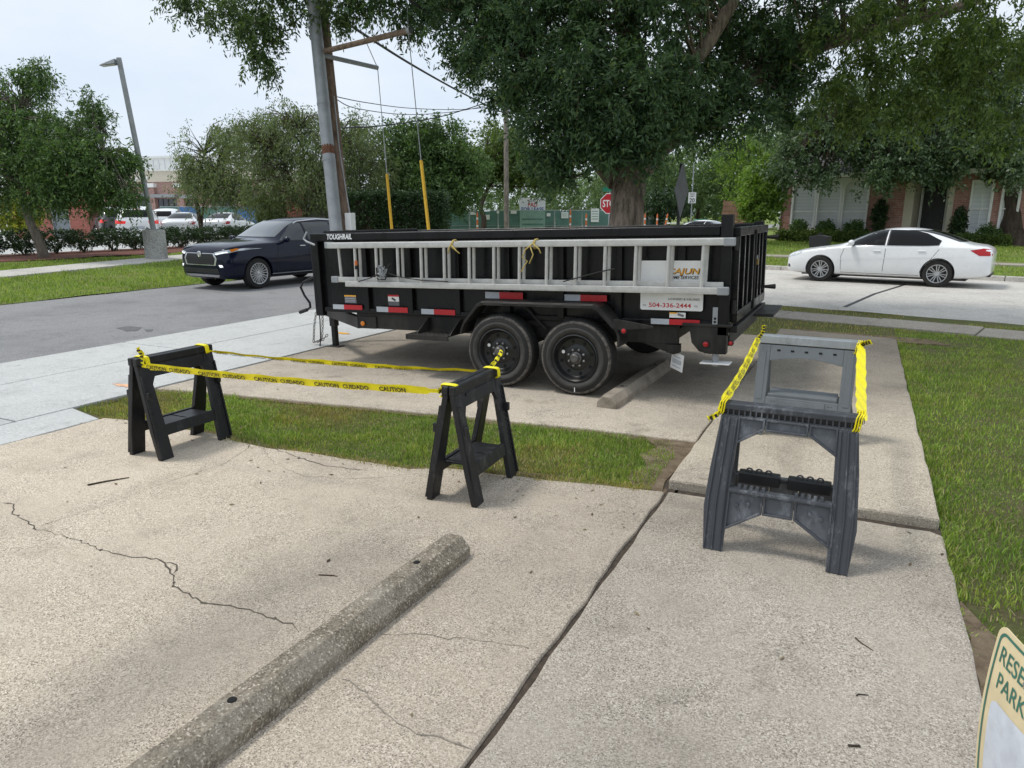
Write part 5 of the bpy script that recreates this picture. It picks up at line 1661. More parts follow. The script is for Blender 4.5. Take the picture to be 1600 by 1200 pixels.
SEDAN = dict(stn=[(2.35, .32, .60, .64, .60, .56, .34), (2.27, .22, .70, .745, .78, .72, .5), (2.05, .19, .775, .835, .87, .80, .55), (1.6, .19, .855, .915, .915, .84, .58), (1.15, .19, .915, .975, .92, .86, .60),
                  (.93, .19, .94, 1.02, .92, .875, .60), (.52, .19, .955, 1.235, .92, .88, .595), (.12, .19, .965, 1.405, .925, .885, .575), (-.35, .19, .975, 1.465, .925, .885, .565), (-.92, .19, .985, 1.445, .925, .885, .56),
                  (-1.38, .19, .99, 1.335, .925, .88, .575), (-1.78, .20, 1.0, 1.165, .915, .87, .60), (-2.0, .21, 1.0, 1.075, .90, .85, .62), (-2.3, .24, .985, 1.055, .86, .80, .6), (-2.45, .30, .92, .985, .80, .72, .5), (-2.51, .38, .84, .88, .66, .6, .4)],
             axles=(1.3875, -1.3875), R=.335, rim=.225, track=.90,
             win=[[(.74, 1.0), (.60, 1.08), (.14, 1.335), (-.13, 1.368), (-.13, 1.005)], [(-.21, 1.005), (-.21, 1.372), (-.75, 1.365), (-1.03, 1.30), (-1.36, 1.14), (-1.33, 1.035), (-1.0, 1.015)]],
             screen=[(-.66, 1.045), (.66, 1.045), (.53, 1.385), (-.53, 1.385)], rear=[(-.60, 1.115), (.60, 1.115), (.50, 1.385), (-.50, 1.385)], doors=[.82, -.17, -1.12], dz=(.27, 1.0), tail=[(-2.02, .925), (-2.28, .975), (-2.475, .95), (-2.475, .80), (-2.22, .80)], handles=((.02, .86), (-1.0, .88)), mirror=(.62, 1.0))
SUV = dict(stn=[(2.37, .36, .86, .90, .68, .62, .42), (2.29, .27, .99, 1.04, .86, .78, .54), (2.0, .25, 1.05, 1.11, .94, .86, .60), (1.5, .25, 1.09, 1.155, .965, .89, .64), (1.05, .25, 1.10, 1.185, .965, .90, .65),
                (.86, .25, 1.095, 1.205, .965, .91, .65), (.48, .25, 1.105, 1.45, .965, .915, .67), (.10, .25, 1.11, 1.655, .965, .915, .675), (-.45, .25, 1.12, 1.725, .965, .915, .64), (-1.1, .25, 1.13, 1.735, .965, .915, .67),
                (-1.8, .26, 1.14, 1.69, .96, .91, .65), (-2.15, .28, 1.14, 1.62, .95, .89, .64), (-2.4, .30, 1.12, 1.39, .93, .86, .63), (-2.53, .34, 1.08, 1.17, .90, .82, .62), (-2.61, .40, .92, .96, .80, .75, .5)],
           axles=(1.425, -1.425), R=.375, rim=.255, track=.94,
           win=[[(.68, 1.135), (.12, 1.525), (-.17, 1.57), (-.17, 1.14)], [(-.25, 1.14), (-.25, 1.575), (-.95, 1.585), (-1.12, 1.56), (-1.2, 1.17)], [(-1.28, 1.175), (-1.22, 1.55), (-1.75, 1.49), (-2.08, 1.33), (-2.02, 1.21)]],
           screen=[(-.72, 1.225), (.72, 1.225), (.60, 1.60), (-.60, 1.60)], rear=[(-.62, 1.20), (.62, 1.20), (.54, 1.53), (-.54, 1.53)], doors=[.78, -.21, -1.24], dz=(.36, 1.13), tail=[(-2.15, 1.05), (-2.42, 1.08), (-2.56, 1.05), (-2.56, .90), (-2.3, .90)], handles=((0.0, 1.0), (-1.02, 1.02)), mirror=(.58, 1.12))


def make_car(name, spec, paint, label, cat, loc, heading, group=None, detail=True, tail='lens_red', glass='glass_car', spokes=7, split=True):
    e = empty(name, loc, (0, 0, heading), label, cat, group)
    me0 = car_shell(spec['stn'])
    bm = bmesh.new(); bm.from_mesh(me0); bvh = BVHTree.FromBMesh(bm); bm.free()
    me = cut_arches(me0, spec['axles'], spec['R'] + .005, spec['R'] + .045)
    me.name = 'body'; me.materials.clear(); me.materials.append(paint)
    me.polygons.foreach_set('use_smooth', [True] * len(me.polygons))
    try: me.set_sharp_from_angle(angle=R(40))
    except Exception: pass
    body = link(bpy.data.objects.new('body', me), e)
    G = MT[glass]
    side = lambda s: (lambda u, v: Vector((u, s * 3, v)))
    for s in (1, -1):
        for w in spec['win']:
            cx = sum(p[0] for p in w) / len(w); cz = sum(p[1] for p in w) / len(w)
            g = [(cx + (u - cx) * 1.05 + (0.0), cz + (v - cz) * 1.09) for u, v in w]
            sur = patch(bvh, g, side(s), (0, -s, 0), MT['trim'], 'window_surround', body, .006, .045)
            patch(bvh, w, side(s), (0, -s, 0), G, 'window', body, .011, .045)
        patch(bvh, spec['tail'], side(s), (0, -s, 0), MT[tail], 'tail_light', body, .006, .05)
        if detail:
            z0, z1 = spec['dz']
            for i, x in enumerate(spec['doors']):
                if i == 2 and spec is SEDAN:
                    line = [(x - .30, z1 + .01), (x - .05, .62), (x + .10, .42), (x + .14, z0)]
                elif i == 2: line = [(x - .02, z1), (x - .02, .78), (x + .12, .55), (x + .22, z0)]
                elif i == 0: line = [(x + .0, z1 - .1), (x + .06, .7), (x + .05, .45), (x + .04, z0)]
                else: line = [(x, z1), (x, .7), (x + .015, .45), (x + .02, z0)]
                for (xa, za), (xb, zb_) in zip(line[:-1], line[1:]):
                    patch(bvh, [(xa - .005, za), (xa + .005, za), (xb + .005, zb_), (xb - .005, zb_)], side(s), (0, -s, 0), MT['seam'], 'door_gap', body, .0035, .1)
            patch(bvh, [(spec['doors'][0] + .04, z0), (spec['doors'][0] + .04, z0 + .009), (spec['doors'][2] + .14, z0 + .009), (spec['doors'][2] + .14, z0)], side(s), (0, -s, 0), MT['seam'], 'sill_gap', body, .0035, .1)
            for hx, hz in spec['handles']:
                loc_ = bvh.ray_cast(Vector((hx, s * 3, hz)), Vector((0, -s, 0)))[0]
                MB().box(hx - .09, hx + .09, min(loc_.y - s * .01, loc_.y + s * .028), max(loc_.y - s * .01, loc_.y + s * .028), hz - .014, hz + .016).build('door_handle', MT['chrome'] if paint.name.endswith('navy') else paint, body, bevel=.012)
            mxx, mz = spec['mirror']
            ym = bvh.ray_cast(Vector((mxx, s * 3, mz - .03)), Vector((0, -s, 0)))[0].y
            m_ = MB().ball((mxx + .02, ym + s * .13, mz + .055), .075, .12, .075, 14, 10).build('mirror', paint, body, smooth=True)
            MB().box(mxx - .04, mxx + .03, min(ym - s * .03, ym + s * .08), max(ym - s * .03, ym + s * .08), mz - .01, mz + .02).build('mirror_stalk', MT['trim'], m_)
    patch(bvh, spec['screen'], lambda u, v: Vector((4, u, v)), (-1, 0, 0), MT['glass_screen'], 'windscreen', body, .010, .05)
    patch(bvh, spec['rear'], lambda u, v: Vector((-4, u, v)), (1, 0, 0), G, 'rear_window', body, .010, .05)
    for x in spec['axles']:
        for s in (1, -1):
            car_wheel(e, x, s, spec['R'], spec['R'], .22, spec['track'], spokes, spec['rim'], MT['alloy'], split)
    MB().box(-2.0, 1.9, -.7, .7, .17 if spec is SEDAN else .24, .5).build('underbody', MT['trim'], e)
    return e, body, bvh


_h = Vector((-2.64, .51, 0)).normalized()
sed, sb, sbv = make_car('parked_sedan', SEDAN, MT['paint_white'], 'white four door sedan parked on the street facing left', 'car', (.50, 21.83, -.038), math.atan2(_h.y, _h.x), spokes=7)
for s in (1, -1):
    hl = patch(sbv, [(1.90, .80), (2.12, .765), (2.30, .67), (2.28, .62), (2.10, .66), (1.92, .735)], lambda u, v: Vector((u, s * 3, v)), (0, -s, 0), MT['headlight'], 'headlight', sb, .005, .04)
    patch(sbv, [(2.19, .36), (2.26, .36), (2.26, .44), (2.21, .44)], lambda u, v: Vector((u, s * 3, v)), (0, -s, 0), MT['trim'], 'fog_recess', sb, .005, .04)
    patch(sbv, [(.80, .985), (-1.36, 1.005), (-1.36, .993), (.80, .972)], lambda u, v: Vector((u, s * 3, v)), (0, -s, 0), MT['chrome'], 'belt_trim', sb, .006, .1)
    patch(sbv, [(1.0, .235), (-1.0, .235), (-1.0, .19), (1.0, .19)], lambda u, v: Vector((u, s * 3, v)), (0, -s, 0), MT['trim'], 'lower_sill_trim', sb, .004, .2)  # black trim strip along the bottom of the sill
    patch(sbv, [(.95, .62), (-2.0, .80), (-2.0, .79), (.95, .606)], lambda u, v: Vector((u, s * 3, v)), (0, -s, 0), MT['paint_white'], 'side_crease', sb, .012, .1)
patch(sbv, [(-.45, .60), (.45, .60), (.35, .48), (-.35, .48)], lambda u, v: Vector((4, u, v)), (-1, 0, 0), MT['trim'], 'grille', sb, .006, .05)
MB().box(-2.49, -2.2, -.5, .5, .28, .36).build('rear_valance', MT['trim'], sb, bevel=.02)

_h = Vector((-.10, -.995, 0)).normalized()
suv, ub, ubv = make_car('navy_suv', SUV, MT['paint_navy'], 'dark navy SUV driving towards the camera on the asphalt road', 'SUV', (-14.08, 14.6, -.045), math.atan2(_h.y, _h.x), spokes=10, glass='glass_suv')
FR = lambda u, v: Vector((4, u, v))
hexp = lambda k, dz=0: [(-.50 * k, .76 + .12 * k + dz), (.50 * k, .76 + .12 * k + dz), (.58 * k, .76 + .0 * k), (.53 * k, .76 - .15 * k), (-.53 * k, .76 - .15 * k), (-.58 * k, .76 + .0 * k)]
fr = patch(ubv, hexp(1.06), FR, (-1, 0, 0), MT['chrome'], 'grille_frame', ub, .006, .06)
gr = patch(ubv, hexp(.95), FR, (-1, 0, 0), MT['trim'], 'grille', ub, .012, .06)
mb = MB()
for j in range(5):
    for i in range(13):
        y, z = -.46 + i * .077 + (j % 2) * .035, .64 + j * .048
        h_ = ubv.ray_cast(Vector((4, y, z)), Vector((-1, 0, 0)))[0]
        if h_: mb.box(h_.x + .010, h_.x + .016, y - .03, y + .03, z - .004, z + .004)
mb.build('grille_mesh', MT['rubber'], gr)['kind'] = 'stuff'
h_ = ubv.ray_cast(Vector((4, 0, .86)), Vector((-1, 0, 0)))[0]
em = MB().lathe([(.075, 0), (.075, .012), (.055, .016), (.053, .010), (0, .010)], (h_.x + .008, 0, .86), (1, 0, 0), 24).build('emblem', MT['chrome'], ub, smooth='auto')
em.scale = (1, 1, 1)
for s in (1, -1):
    patch(ubv, [(s * .53, .90), (s * .60, .845), (s * .86, .90), (s * .93, .975), (s * .90, .995), (s * .74, .945)], FR, (-1, 0, 0), MT['headlight'], 'headlight', ub, .006, .04)
    patch(ubv, [(s * .56, .87), (s * .61, .855), (s * .84, .905), (s * .82, .925)], FR, (-1, 0, 0), MT['drl'], 'daytime_light', ub, .010, .04)
    patch(ubv, [(1.96, 1.0), (2.14, .975), (2.12, .91), (1.90, .985)], lambda u, v: Vector((u, s * 3, v)), (0, -s, 0), MT['amber'], 'amber_reflector', ub, .009, .04)
    patch(ubv, [(s * .66, .62), (s * .76, .62), (s * .78, .57), (s * .70, .56)], FR, (-1, 0, 0), MT['drl'], 'fog_light', ub, .008, .04)
    MB().tube([Vector((x_, s * .63, ubv.ray_cast(Vector((x_, s * .63, 4)), Vector((0, 0, -1)))[0].z + h2)) for x_, h2 in ((.0, -.005), (-.12, .03), (-.8, .04), (-1.6, .03), (-1.75, -.005))], .016, 8).build('roof_rail', MT['chrome'], ub, smooth='auto')
    patch(ubv, [(1.0, .36), (-1.0, .36), (-1.0, .335), (1.0, .335)], lambda u, v: Vector((u, s * 3, v)), (0, -s, 0), MT['chrome'], 'sill_trim', ub, .012, .2)
patch(ubv, [(-.62, .53), (.62, .53), (.66, .42), (-.66, .42)], FR, (-1, 0, 0), MT['trim'], 'lower_grille', ub, .006, .06)
patch(ubv, [(-.66, .385), (.66, .385), (.60, .33), (-.60, .33)], FR, (-1, 0, 0), MT['alloy'], 'skid_plate', ub, .008, .06)
MB().tube([(-1.9, -.3, 1.60), (-1.98, -.3, 1.70)], .02, 6).build('roof_antenna', MT['paint_navy'], ub)

# cars in the lot behind the hedge
LZ = .41
lot = 'cars in the lot behind the hedge'
wsu, wb, wbv = make_car('lot_suv', SUV, MT['paint_white'], 'white SUV seen from behind beside the leaning lamp post', 'SUV', tuple(pdp(216, 345, 35.5).to_2d()) + (LZ,), R(142), lot, False, 'lens_lit', spokes=5, split=False)
patch(wbv, [(-.30, .80), (.30, .80), (.30, .66), (-.30, .66)], lambda u, v: Vector((-4, u, v)), (1, 0, 0), MT['silver'], 'number_plate', wb, .006, .1)
for s in (1, -1):
    patch(wbv, [(s * .46, 1.02), (s * .86, 1.05), (s * .86, .90), (s * .50, .90)], lambda u, v: Vector((-4, u, v)), (1, 0, 0), MT['lens_lit'], 'brake_light', wb, .006, .06)
patch(wbv, [(-.12, 1.565), (.12, 1.565), (.12, 1.595), (-.12, 1.595)], lambda u, v: Vector((-4, u, v)), (1, 0, 0), MT['lens_lit'], 'high_brake_light', wb, .006, .06)
bsu, bb, bbv = make_car('lot_suv', SUV, MT['paint_black'], 'black SUV left of the white SUV in the lot', 'SUV', tuple(pdp(166, 345, 39).to_2d()) + (LZ,), R(160), lot, False, 'lens_lit', spokes=5, split=False)
p = pdp(300, 345, 46)
for nm, px, dpt, hd_, lb, spec in (('lot_car', 292, 40, R(128), 'white sedan in the lot right of the lamp post', SEDAN), ('lot_car', 358, 42, R(116), 'white sedan in the lot nearest the navy SUV', SEDAN), ('lot_car', 268, 48, R(128), 'white crossover parked beyond the white sedans in the lot', SUV)):
    p = pdp(px, 345, dpt)
    make_car(nm, spec, MT['paint_white'], lb, 'car', (p.x, p.y, LZ), hd_, lot, False, spokes=5, split=False)
# ------------------------------------------------------------------ brick house across the street
HN, HG = 11.2, .45
house = empty('brick_house', st(0, HN, HG), (0, 0, SA), 'one storey pink brick house with white window frames across the street', 'house')
HM = Matrix.Translation(st(0, HN, HG)) @ Matrix.Rotation(SA, 4, 'Z')
HI = HM.inverted()


def hp_(px, py, y=0.0):
    o, d = HI @ _O, HI.to_3x3() @ ray(px, py)
    return o + d * ((y - o.y) / d.y)


def hx(px, py=330, y=0): return hp_(px, py, y).x
def hz(py, px, y=0): return hp_(px, py, y).z


xl = hx(1218)
x_t0, x_t1 = hx(1236), hx(1356)
x_d0, x_d1 = hx(1411), hx(1488)
x_w0, x_w1 = hx(1513), hx(1549)
x_v0, x_v1 = hx(1561), hx(1592)
xr = x_v1 + 6
ze = 3.05
BH = MT['brick_house']
zs, zs2 = hz(361, 1295), hz(366, 1530)
zt_, zt2 = hz(291, 1295), hz(281, 1530)
# wall pieces round the openings
for (a, b, z0, z1) in ((xl, x_t0, -.6, ze), (x_t0, x_t1, -.6, zs), (x_t0, x_t1, zt_ + .25, ze), (x_t1, x_d0, -.6, ze), (x_d0, x_d1, 2.75, ze), (x_d1, x_w0, -.6, ze), (x_w0, x_w1, -.6, zs2), (x_w0, x_w1, zt2, ze), (x_w1, x_v0, -.6, ze), (x_v0, x_v1, -.6, zs2), (x_v0, x_v1, zt2, ze), (x_v1, xr, -.6, ze)):
    MB().box(a, b, 0, .22, z0, z1).build('wall', BH, house)
MB().box(xl, xl + .22, .22, 9, -.6, ze).build('wall', BH, house)
MB().box(xl + .3, xr, 1.6, 1.8, -.6, ze).build('inner_wall', MT['door_dark'], house)
# hip roof with fascia and gable over the right windows
rf = MB().add([(xl - .45, -.5, ze), (xr + .45, -.5, ze), (xr + .45, 9.4, ze), (xl - .45, 9.4, ze), (xl + 4.0, 4.4, ze + 2.9), (xr - 4, 4.4, ze + 2.9)], [(0, 1, 5, 4), (1, 2, 5), (2, 3, 4, 5), (3, 0, 4), (3, 2, 1, 0)]).build('roof', MT['roof'], house)
MB().box(xl - .48, xr + .48, -.56, -.501, ze - .16, ze + .03).build('fascia', MT['white_soft'], rf)
gx0, gx1 = x_w0 - .7, x_v1 + .8
gb = MB().prism([(gx0, ze + .04), (gx1, ze + .04), ((gx0 + gx1) / 2, ze + 2.2)], -.02, .2, lambda p, q, d: (p, d, q)).build('gable', BH, house)
MB().prism([(gx0 - .5, ze - .1), (gx0 - .3, ze - .1), ((gx0 + gx1) / 2, ze + 2.25), (gx1 + .3, ze - .1), (gx1 + .5, ze - .1), ((gx0 + gx1) / 2, ze + 2.55)], -.35, 3.5, lambda p, q, d: (p, d, q)).build('gable_roof', MT['roof'], rf)
MB().tube([(xl + .05, -.05, ze - .1), (xl + .05, -.05, -.4)], .05, 8).build('downspout', MT['white_soft'], house)


def win(x0, x1, z0, z1, arch, nm='window', rows=6):
    """sash window: white frame, blind behind glass, mid rail"""
    f = MB()
    t = .09
    f.box(x0, x0 + t, -.05, .16, z0, z1).box(x1 - t, x1, -.05, .16, z0, z1).box(x0 + t, x1 - t, -.05, .16, z0, z0 + t)
    w = f.build(nm, MT['white_soft'], house, bevel=.008)
    xm = (x0 + x1) / 2; r = (x1 - x0) / 2
    if arch:
        out = [(x0, z1), (x0, z1 + r * .9)] + [(x1, z1 + r * .9), (x1, z1)] + [(xm + (r - t) * math.cos(a), z1 + (r - t) * .8 * math.sin(a)) for a in np.linspace(0, math.pi, 13)]
        MB().prism(out, -.048, .15, lambda p, q, d: (p, d, q)).build('arch_head', MT['white_soft'], w)
        pane = [(x0 + t, z0 + t), (x1 - t, z0 + t), (x1 - t, z1)] + [(xm + (r - t) * math.cos(a), z1 + (r - t) * .8 * math.sin(a)) for a in np.linspace(0, math.pi, 13)][1:-1] + [(x0 + t, z1)]
    else:
        MB().box(x0 + t, x1 - t, -.05, .16, z1 - t, z1).build('head', MT['white_soft'], w)
        pane = [(x0 + t, z0 + t), (x1 - t, z0 + t), (x1 - t, z1 - t), (x0 + t, z1 - t)]
    MB().prism(pane, .08, .086, lambda p, q, d: (p, d, q)).build('pane', MT['blind'], w)
    mid = z0 + (z1 - z0) * .47
    MB().box(x0 + t, x1 - t, .03, .085, mid - .025, mid + .025).build('mid_rail', MT['white_soft'], w)
    for i in range(1, rows * 2):
        zz = z0 + t + (z1 - z0 - t) * i / (rows * 2)
        if abs(zz - mid) > .05: MB().box(x0 + t, x1 - t, .068, .0805, zz - .008, zz + .008).build('blind_slat', MT['silver'], w)
    MB().box(x0 - .04, x1 + .04, -.10, .02, z0 - .07, z0).build('sill', MT['white_soft'], w, bevel=.01)
    return w


px3 = [1236, 1274.5, 1314, 1356]
for i in range(3):
    win(hx(px3[i]) + (.0 if i == 0 else .004), hx(px3[i + 1]) - .004, zs, zt_ - .15, True)
win(x_w0, x_w1, zs2, zt2, False); win(x_v0, x_v1, zs2, zt2, False)
for a, b in ((x_w0, x_w1), (x_v0, x_v1)):
    MB().box((a + b) / 2 - .012, (a + b) / 2 + .012, .05, .08, zs2 + .09, zt2 - .09).build('glazing_bar', MT['white_soft'], house)
# entry
en = MB().box(x_d0, x_d0 + .35, .02, 1.5, -.3, 2.75).build('entry_side', MT['cream_wall'], house)
MB().box(x_d1 - .2, x_d1, .02, 1.5, -.3, 2.75).build('entry_side', MT['cream_wall'], house)
yd = 1.2
for a, b, m, nm in ((hx(1424, 330, yd), hx(1436, 330, yd), 'glass', 'sidelight'), (hx(1480, 330, yd), hx(1489, 330, yd), 'glass', 'sidelight')):
    s_ = MB().box(a, b, yd + .1, yd + .13, .1, 2.2).build(nm, MT[m], house)
    MB().box(a - .1, a, yd, yd + .16, -.2, 2.4).build('side_frame', MT['white_soft'], s_); MB().box(b, b + .1, yd, yd + .16, -.2, 2.4).build('side_frame', MT['white_soft'], s_)
a, b = hx(1440, 330, yd), hx(1477, 330, yd)
dr = MB().box(a, b, yd + .06, yd + .12, -.1, 2.3).build('front_door', MT['door_dark'], house)
for zz in (.2, 1.3):
    for u in (.08, .55):
        MB().box(a + (b - a) * u, a + (b - a) * (u + .36), yd + .045, yd + .062, zz, zz + .8).build('door_panel', MT['door_dark'], dr, bevel=.015)
MB().lathe([(.03, 0), (.03, .06), (0, .07)], (b - .1, yd + .05, 1.0), (0, -1, 0), 10).build('door_knob', MT['brass'], dr)
MB().box(xl - .2, x_d0, -1.6, -1.3, -.6, -.2).build('bed_edging', MT['old_walk'], house)
# mailbox by the curb
mp_ = st(0, .7, .12)
d = ray(1281, 378); tt = ((mp_ - _O).dot(SN)) / d.dot(SN); mp_ = _O + d * tt
mbx = empty('mailbox', (mp_.x, mp_.y, .05), (0, 0, SA), 'black post mailbox at the curb behind the white sedan', 'mailbox')
MB().box(-.05, .05, -.05, .05, -.05, mp_.z - .12).build('post', MT['trim'], mbx)
hb = MB().prism([(-.26, 0), (.26, 0), (.30, .34), (.0, .40), (-.30, .34)], -.2, .25, lambda p, q, d: (p, d, q + mp_.z - .22)).build('box', MT['trim'], mbx, bevel=.01)
MB().box(-.05, .05, -.05, .05, mp_.z + .17, mp_.z + .24).build('finial', MT['trim'], hb)

# ------------------------------------------------------------------ store, enclosures and fences on the left
LG = .40


def facade(pxl, dl, pxr, dr_):
    A, B = pdp(pxl, 340, dl), pdp(pxr, 340, dr_)
    A.z = B.z = LG
    u = (B - A); L = u.length
    ang = math.atan2(u.y, u.x)
    M = Matrix.Translation(A) @ Matrix.Rotation(ang, 4, 'Z')
    I = M.inverted()
    def f(px, py, y=0.0):
        o, dd = I @ _O, I.to_3x3() @ ray(px, py)
        return o + dd * ((y - o.y) / dd.y)
    return A, ang, L, f


A, ang, L, sf = facade(140, 84, 440, 76)
store = empty('store_building', A, (0, 0, ang), 'long brick store with white panelled parapet beyond the parking lot', 'building')
z_top, z_c, z_b = sf(260, 247).z, sf(260, 267).z, sf(260, 284).z
MB().box(0, L, 0, 12, -.5, z_b).build('wall', MT['brick_store'], store)
MB().box(-.05, L + .05, -.12, 12, z_b, z_c).build('cream_band', MT['cream_wall'], store)
pp = MB().box(-.15, L + .15, -.2, 12, z_c, z_top).build('parapet', MT['white_soft'], store)
MB().box(-.3, L + .3, -.35, 12.1, z_top, z_top + .22).build('cornice', MT['white_soft'], pp)
for i in range(34):
    MB().box(.3 + i * L / 34, .36 + i * L / 34, -.215, -.2, z_c + .15, z_top - .15).build('panel_joint', MT['silver'], pp)
for px in (176, 241, 286, 312, 377, 420):
    x = sf(px, 320).x; zc_ = sf(px, 293).z
    c_ = MB().box(x - .5, x + .5, -.35, 0, -.5, zc_).build('pilaster', MT['brick_store'], store)
    MB().box(x - .65, x + .65, -.5, 0, zc_, zc_ + .45).build('pilaster_cap', MT['white_soft'], c_)
for x0, x1, y0, y1 in ((185, 234, 310, 336), (248, 281, 311, 330), (292, 307, 312, 330), (331, 371, 311, 328), (385, 412, 312, 330)):
    a, b = sf(x0, 320).x, sf(x1, 320).x
    z0, z1 = sf(x0, y1).z - .6, sf(x0, y0).z
    w = MB().box(a, b, -.06, .0, z0, z1).build('shop_window', MT['glass'], store)
    for k in range(1, 4): MB().box(a + (b - a) * k / 4 - .05, a + (b - a) * k / 4 + .05, -.1, -.06, z0, z1).build('mullion', MT['trim'], w)
    MB().box(a - .2, b + .2, -.9, 0, z1 + .15, z1 + .5).build('awning', MT['galv'], w)
lt = text_obj('store_letters', 'CK', 1.55, MT['white'], store, (sf(223, 285).x, -.1, sf(223, 285).z), (R(90), 0, 0), .08, .03)

A, ang, L, sf = facade(20, 40, 139, 38)
enc = empty('brick_enclosure', A, (0, 0, ang), 'red brick utility enclosure with grey steel door behind the left hedge', 'building')
xd0, xd1 = sf(80, 340).x, sf(108, 340).x
for a, b in ((0, xd0), (xd1, L)): MB().box(a, b, 0, .3, -.4, 3.6).build('wall', MT['brick_red'], enc)
MB().box(xd0, xd1, 0, .3, 2.5, 3.6).build('wall', MT['brick_red'], enc)
MB().box(L - .3, L, .3, .8, -.4, 3.6).build('wall', MT['brick_red'], enc)
MB().box(-.1, L + .1, -.1, .9, 3.6, 3.8).build('coping', MT['cream_wall'], enc)
dd_ = MB().box(xd0 + .06, xd1 - .06, .1, .16, -.3, 2.44).build('door', MT['door_grey'], enc)
MB().box(xd0, xd0 + .06, .02, .2, -.3, 2.5).box(xd1 - .06, xd1, .02, .2, -.3, 2.5).box(xd0 + .06, xd1 - .06, .02, .2, 2.44, 2.5).build('door_frame', MT['galv'], enc)
MB().box(xd0 + .14, xd0 + .18, .04, .1, .9, 1.05).build('door_handle', MT['steel'], dd_)

A, ang, L, sf = facade(449, 36, 522, 33)
dn = empty('gated_enclosure', A, (0, 0, ang), 'brick pier and grey plank gate behind the navy SUV', 'gate')
xg = sf(476, 330).x
MB().box(0, xg, 0, .5, -.5, sf(465, 298).z).build('brick_pier', MT['brick_red'], dn)
MB().box(xg, xg + .3, .1, .4, -.5, sf(480, 304).z).build('steel_post', MT['galv'], dn)
zg = sf(500, 309).z
k = 0
xx = xg + .32
while xx < L - .05:
    MB().box(xx, xx + .13, .2, .23, -.3, zg).build('plank', MT['wood_grey'], dn); xx += .14
for z0 in (.1, zg * .55, zg - .25): MB().box(xg + .32, L, .15, .199, z0, z0 + .14).build('rail', MT['wood_grey'], dn)
for s in (0, 1):
    p0, p1 = Vector((xg + .35, .13, .2 if s == 0 else zg - .2)), Vector((L - .05, .13, zg - .2 if s == 0 else .2))
    MB().tube([p0, p1], .06, 4).build('brace', MT['wood_grey'], dn)


def mesh_fence(pxl, dl, pxr, dr_, ztop, npan, base, label, name='construction_fence', blue=False):
    A, ang, L, sf = facade(pxl, dl, pxr, dr_)
    A.z = base
    f = empty(name, A, (0, 0, ang), label, 'fence')
    for i in range(npan + 1):
        MB().tube([(L * i / npan, 0, -.1), (L * i / npan, 0, ztop + .03)], .04, 8).build('post', MT['galv'], f)
    for i in range(npan):
        x0, x1 = L * i / npan + .04, L * (i + 1) / npan - .04
        n = 8
        vs, fs = [], []
        for j in range(n + 1):
            x = x0 + (x1 - x0) * j / n
            for z in (0.03, ztop * .5, ztop - .03 - .06 * math.sin(math.pi * j / n) * random.random()):
                vs.append((x, -.03 + random.uniform(-.03, .02), z))
        fs = [(j * 3 + q, (j + 1) * 3 + q, (j + 1) * 3 + q + 1, j * 3 + q + 1) for j in range(n) for q in range(2)]
        o = MB().add(vs, fs).build('mesh_panel', MT['tarp_blue'] if blue and i % 3 == 1 else MT['mesh_green'], f, smooth=True)
        MB().tube([(x0, .0, ztop), (x1, .0, ztop)], .025, 6).build('top_rail', MT['galv'], f)
        MB().tube([(x0, -.06, ztop * .48), (x1, -.06, ztop * .48)], .018, 6).build('mid_rail', MT['galv'], f)
    A2 = A.copy(); M = Matrix.Translation(A2) @ Matrix.Rotation(ang, 4, 'Z'); I = M.inverted()
    def loc(px, py, y=-.08):
        o, dd = I @ _O, I.to_3x3() @ ray(px, py)
        return o + dd * ((y - o.y) / dd.y)
    return f, loc


ff, fl = mesh_fence(688, 50, 952, 52, 2.07, 6, -.04, 'green mesh construction fence behind the trailer')
for (x0, y0, x1, y1) in ((735, 330.5, 743, 335.5), (757, 335.5, 765, 343), (776, 329.5, 780, 333.5), (798, 329, 807, 334), (854, 333, 860, 338), (877, 331.5, 888, 341), (923, 326, 936, 347)):
    a, b = fl(x0, y1), fl(x1, y0)
    n_ = MB().box(a.x, b.x, -.11, -.09, a.z, b.z).build('notice', MT['white'], ff)
    if x1 - x0 > 9:
        for k in range(4): MB().box(a.x + .06, b.x - .06, -.115, -.1105, a.z + (b.z - a.z) * (.2 + .19 * k), a.z + (b.z - a.z) * (.26 + .19 * k)).build('notice_line', MT['mesh_pale'], n_)
a, b = fl(812, 352), fl(852, 328)
gp = MB().box(a.x, b.x, -.10, -.085, .15, b.z - .03).build('print_through_panel', MT['mesh_pale'], ff)
for i in range(4):
    MB().box(a.x + .15, b.x - .15, -.105, -.1005, .3 + i * .36, .42 + i * .36).build('print_line', MT['mesh_green'], gp)
# lease board standing behind the fence
A, ang, L, sf = facade(812, 51.6, 852, 51.9)
A.z = -.04
lb = empty('lease_sign', A, (0, 0, ang), 'white for lease board rising above the green construction fence', 'sign')
zt1_ = sf(832, 309).z + .44
bd = MB().box(0, L, 0, .05, .3, zt1_).build('board', MT['white'], lb)
for x in (.1, L - .1): MB().box(x - .05, x + .05, .05, .15, -.1, zt1_).build('post', MT['wood_grey'], lb)


def ztx(py): return sf(832, py).z + .44


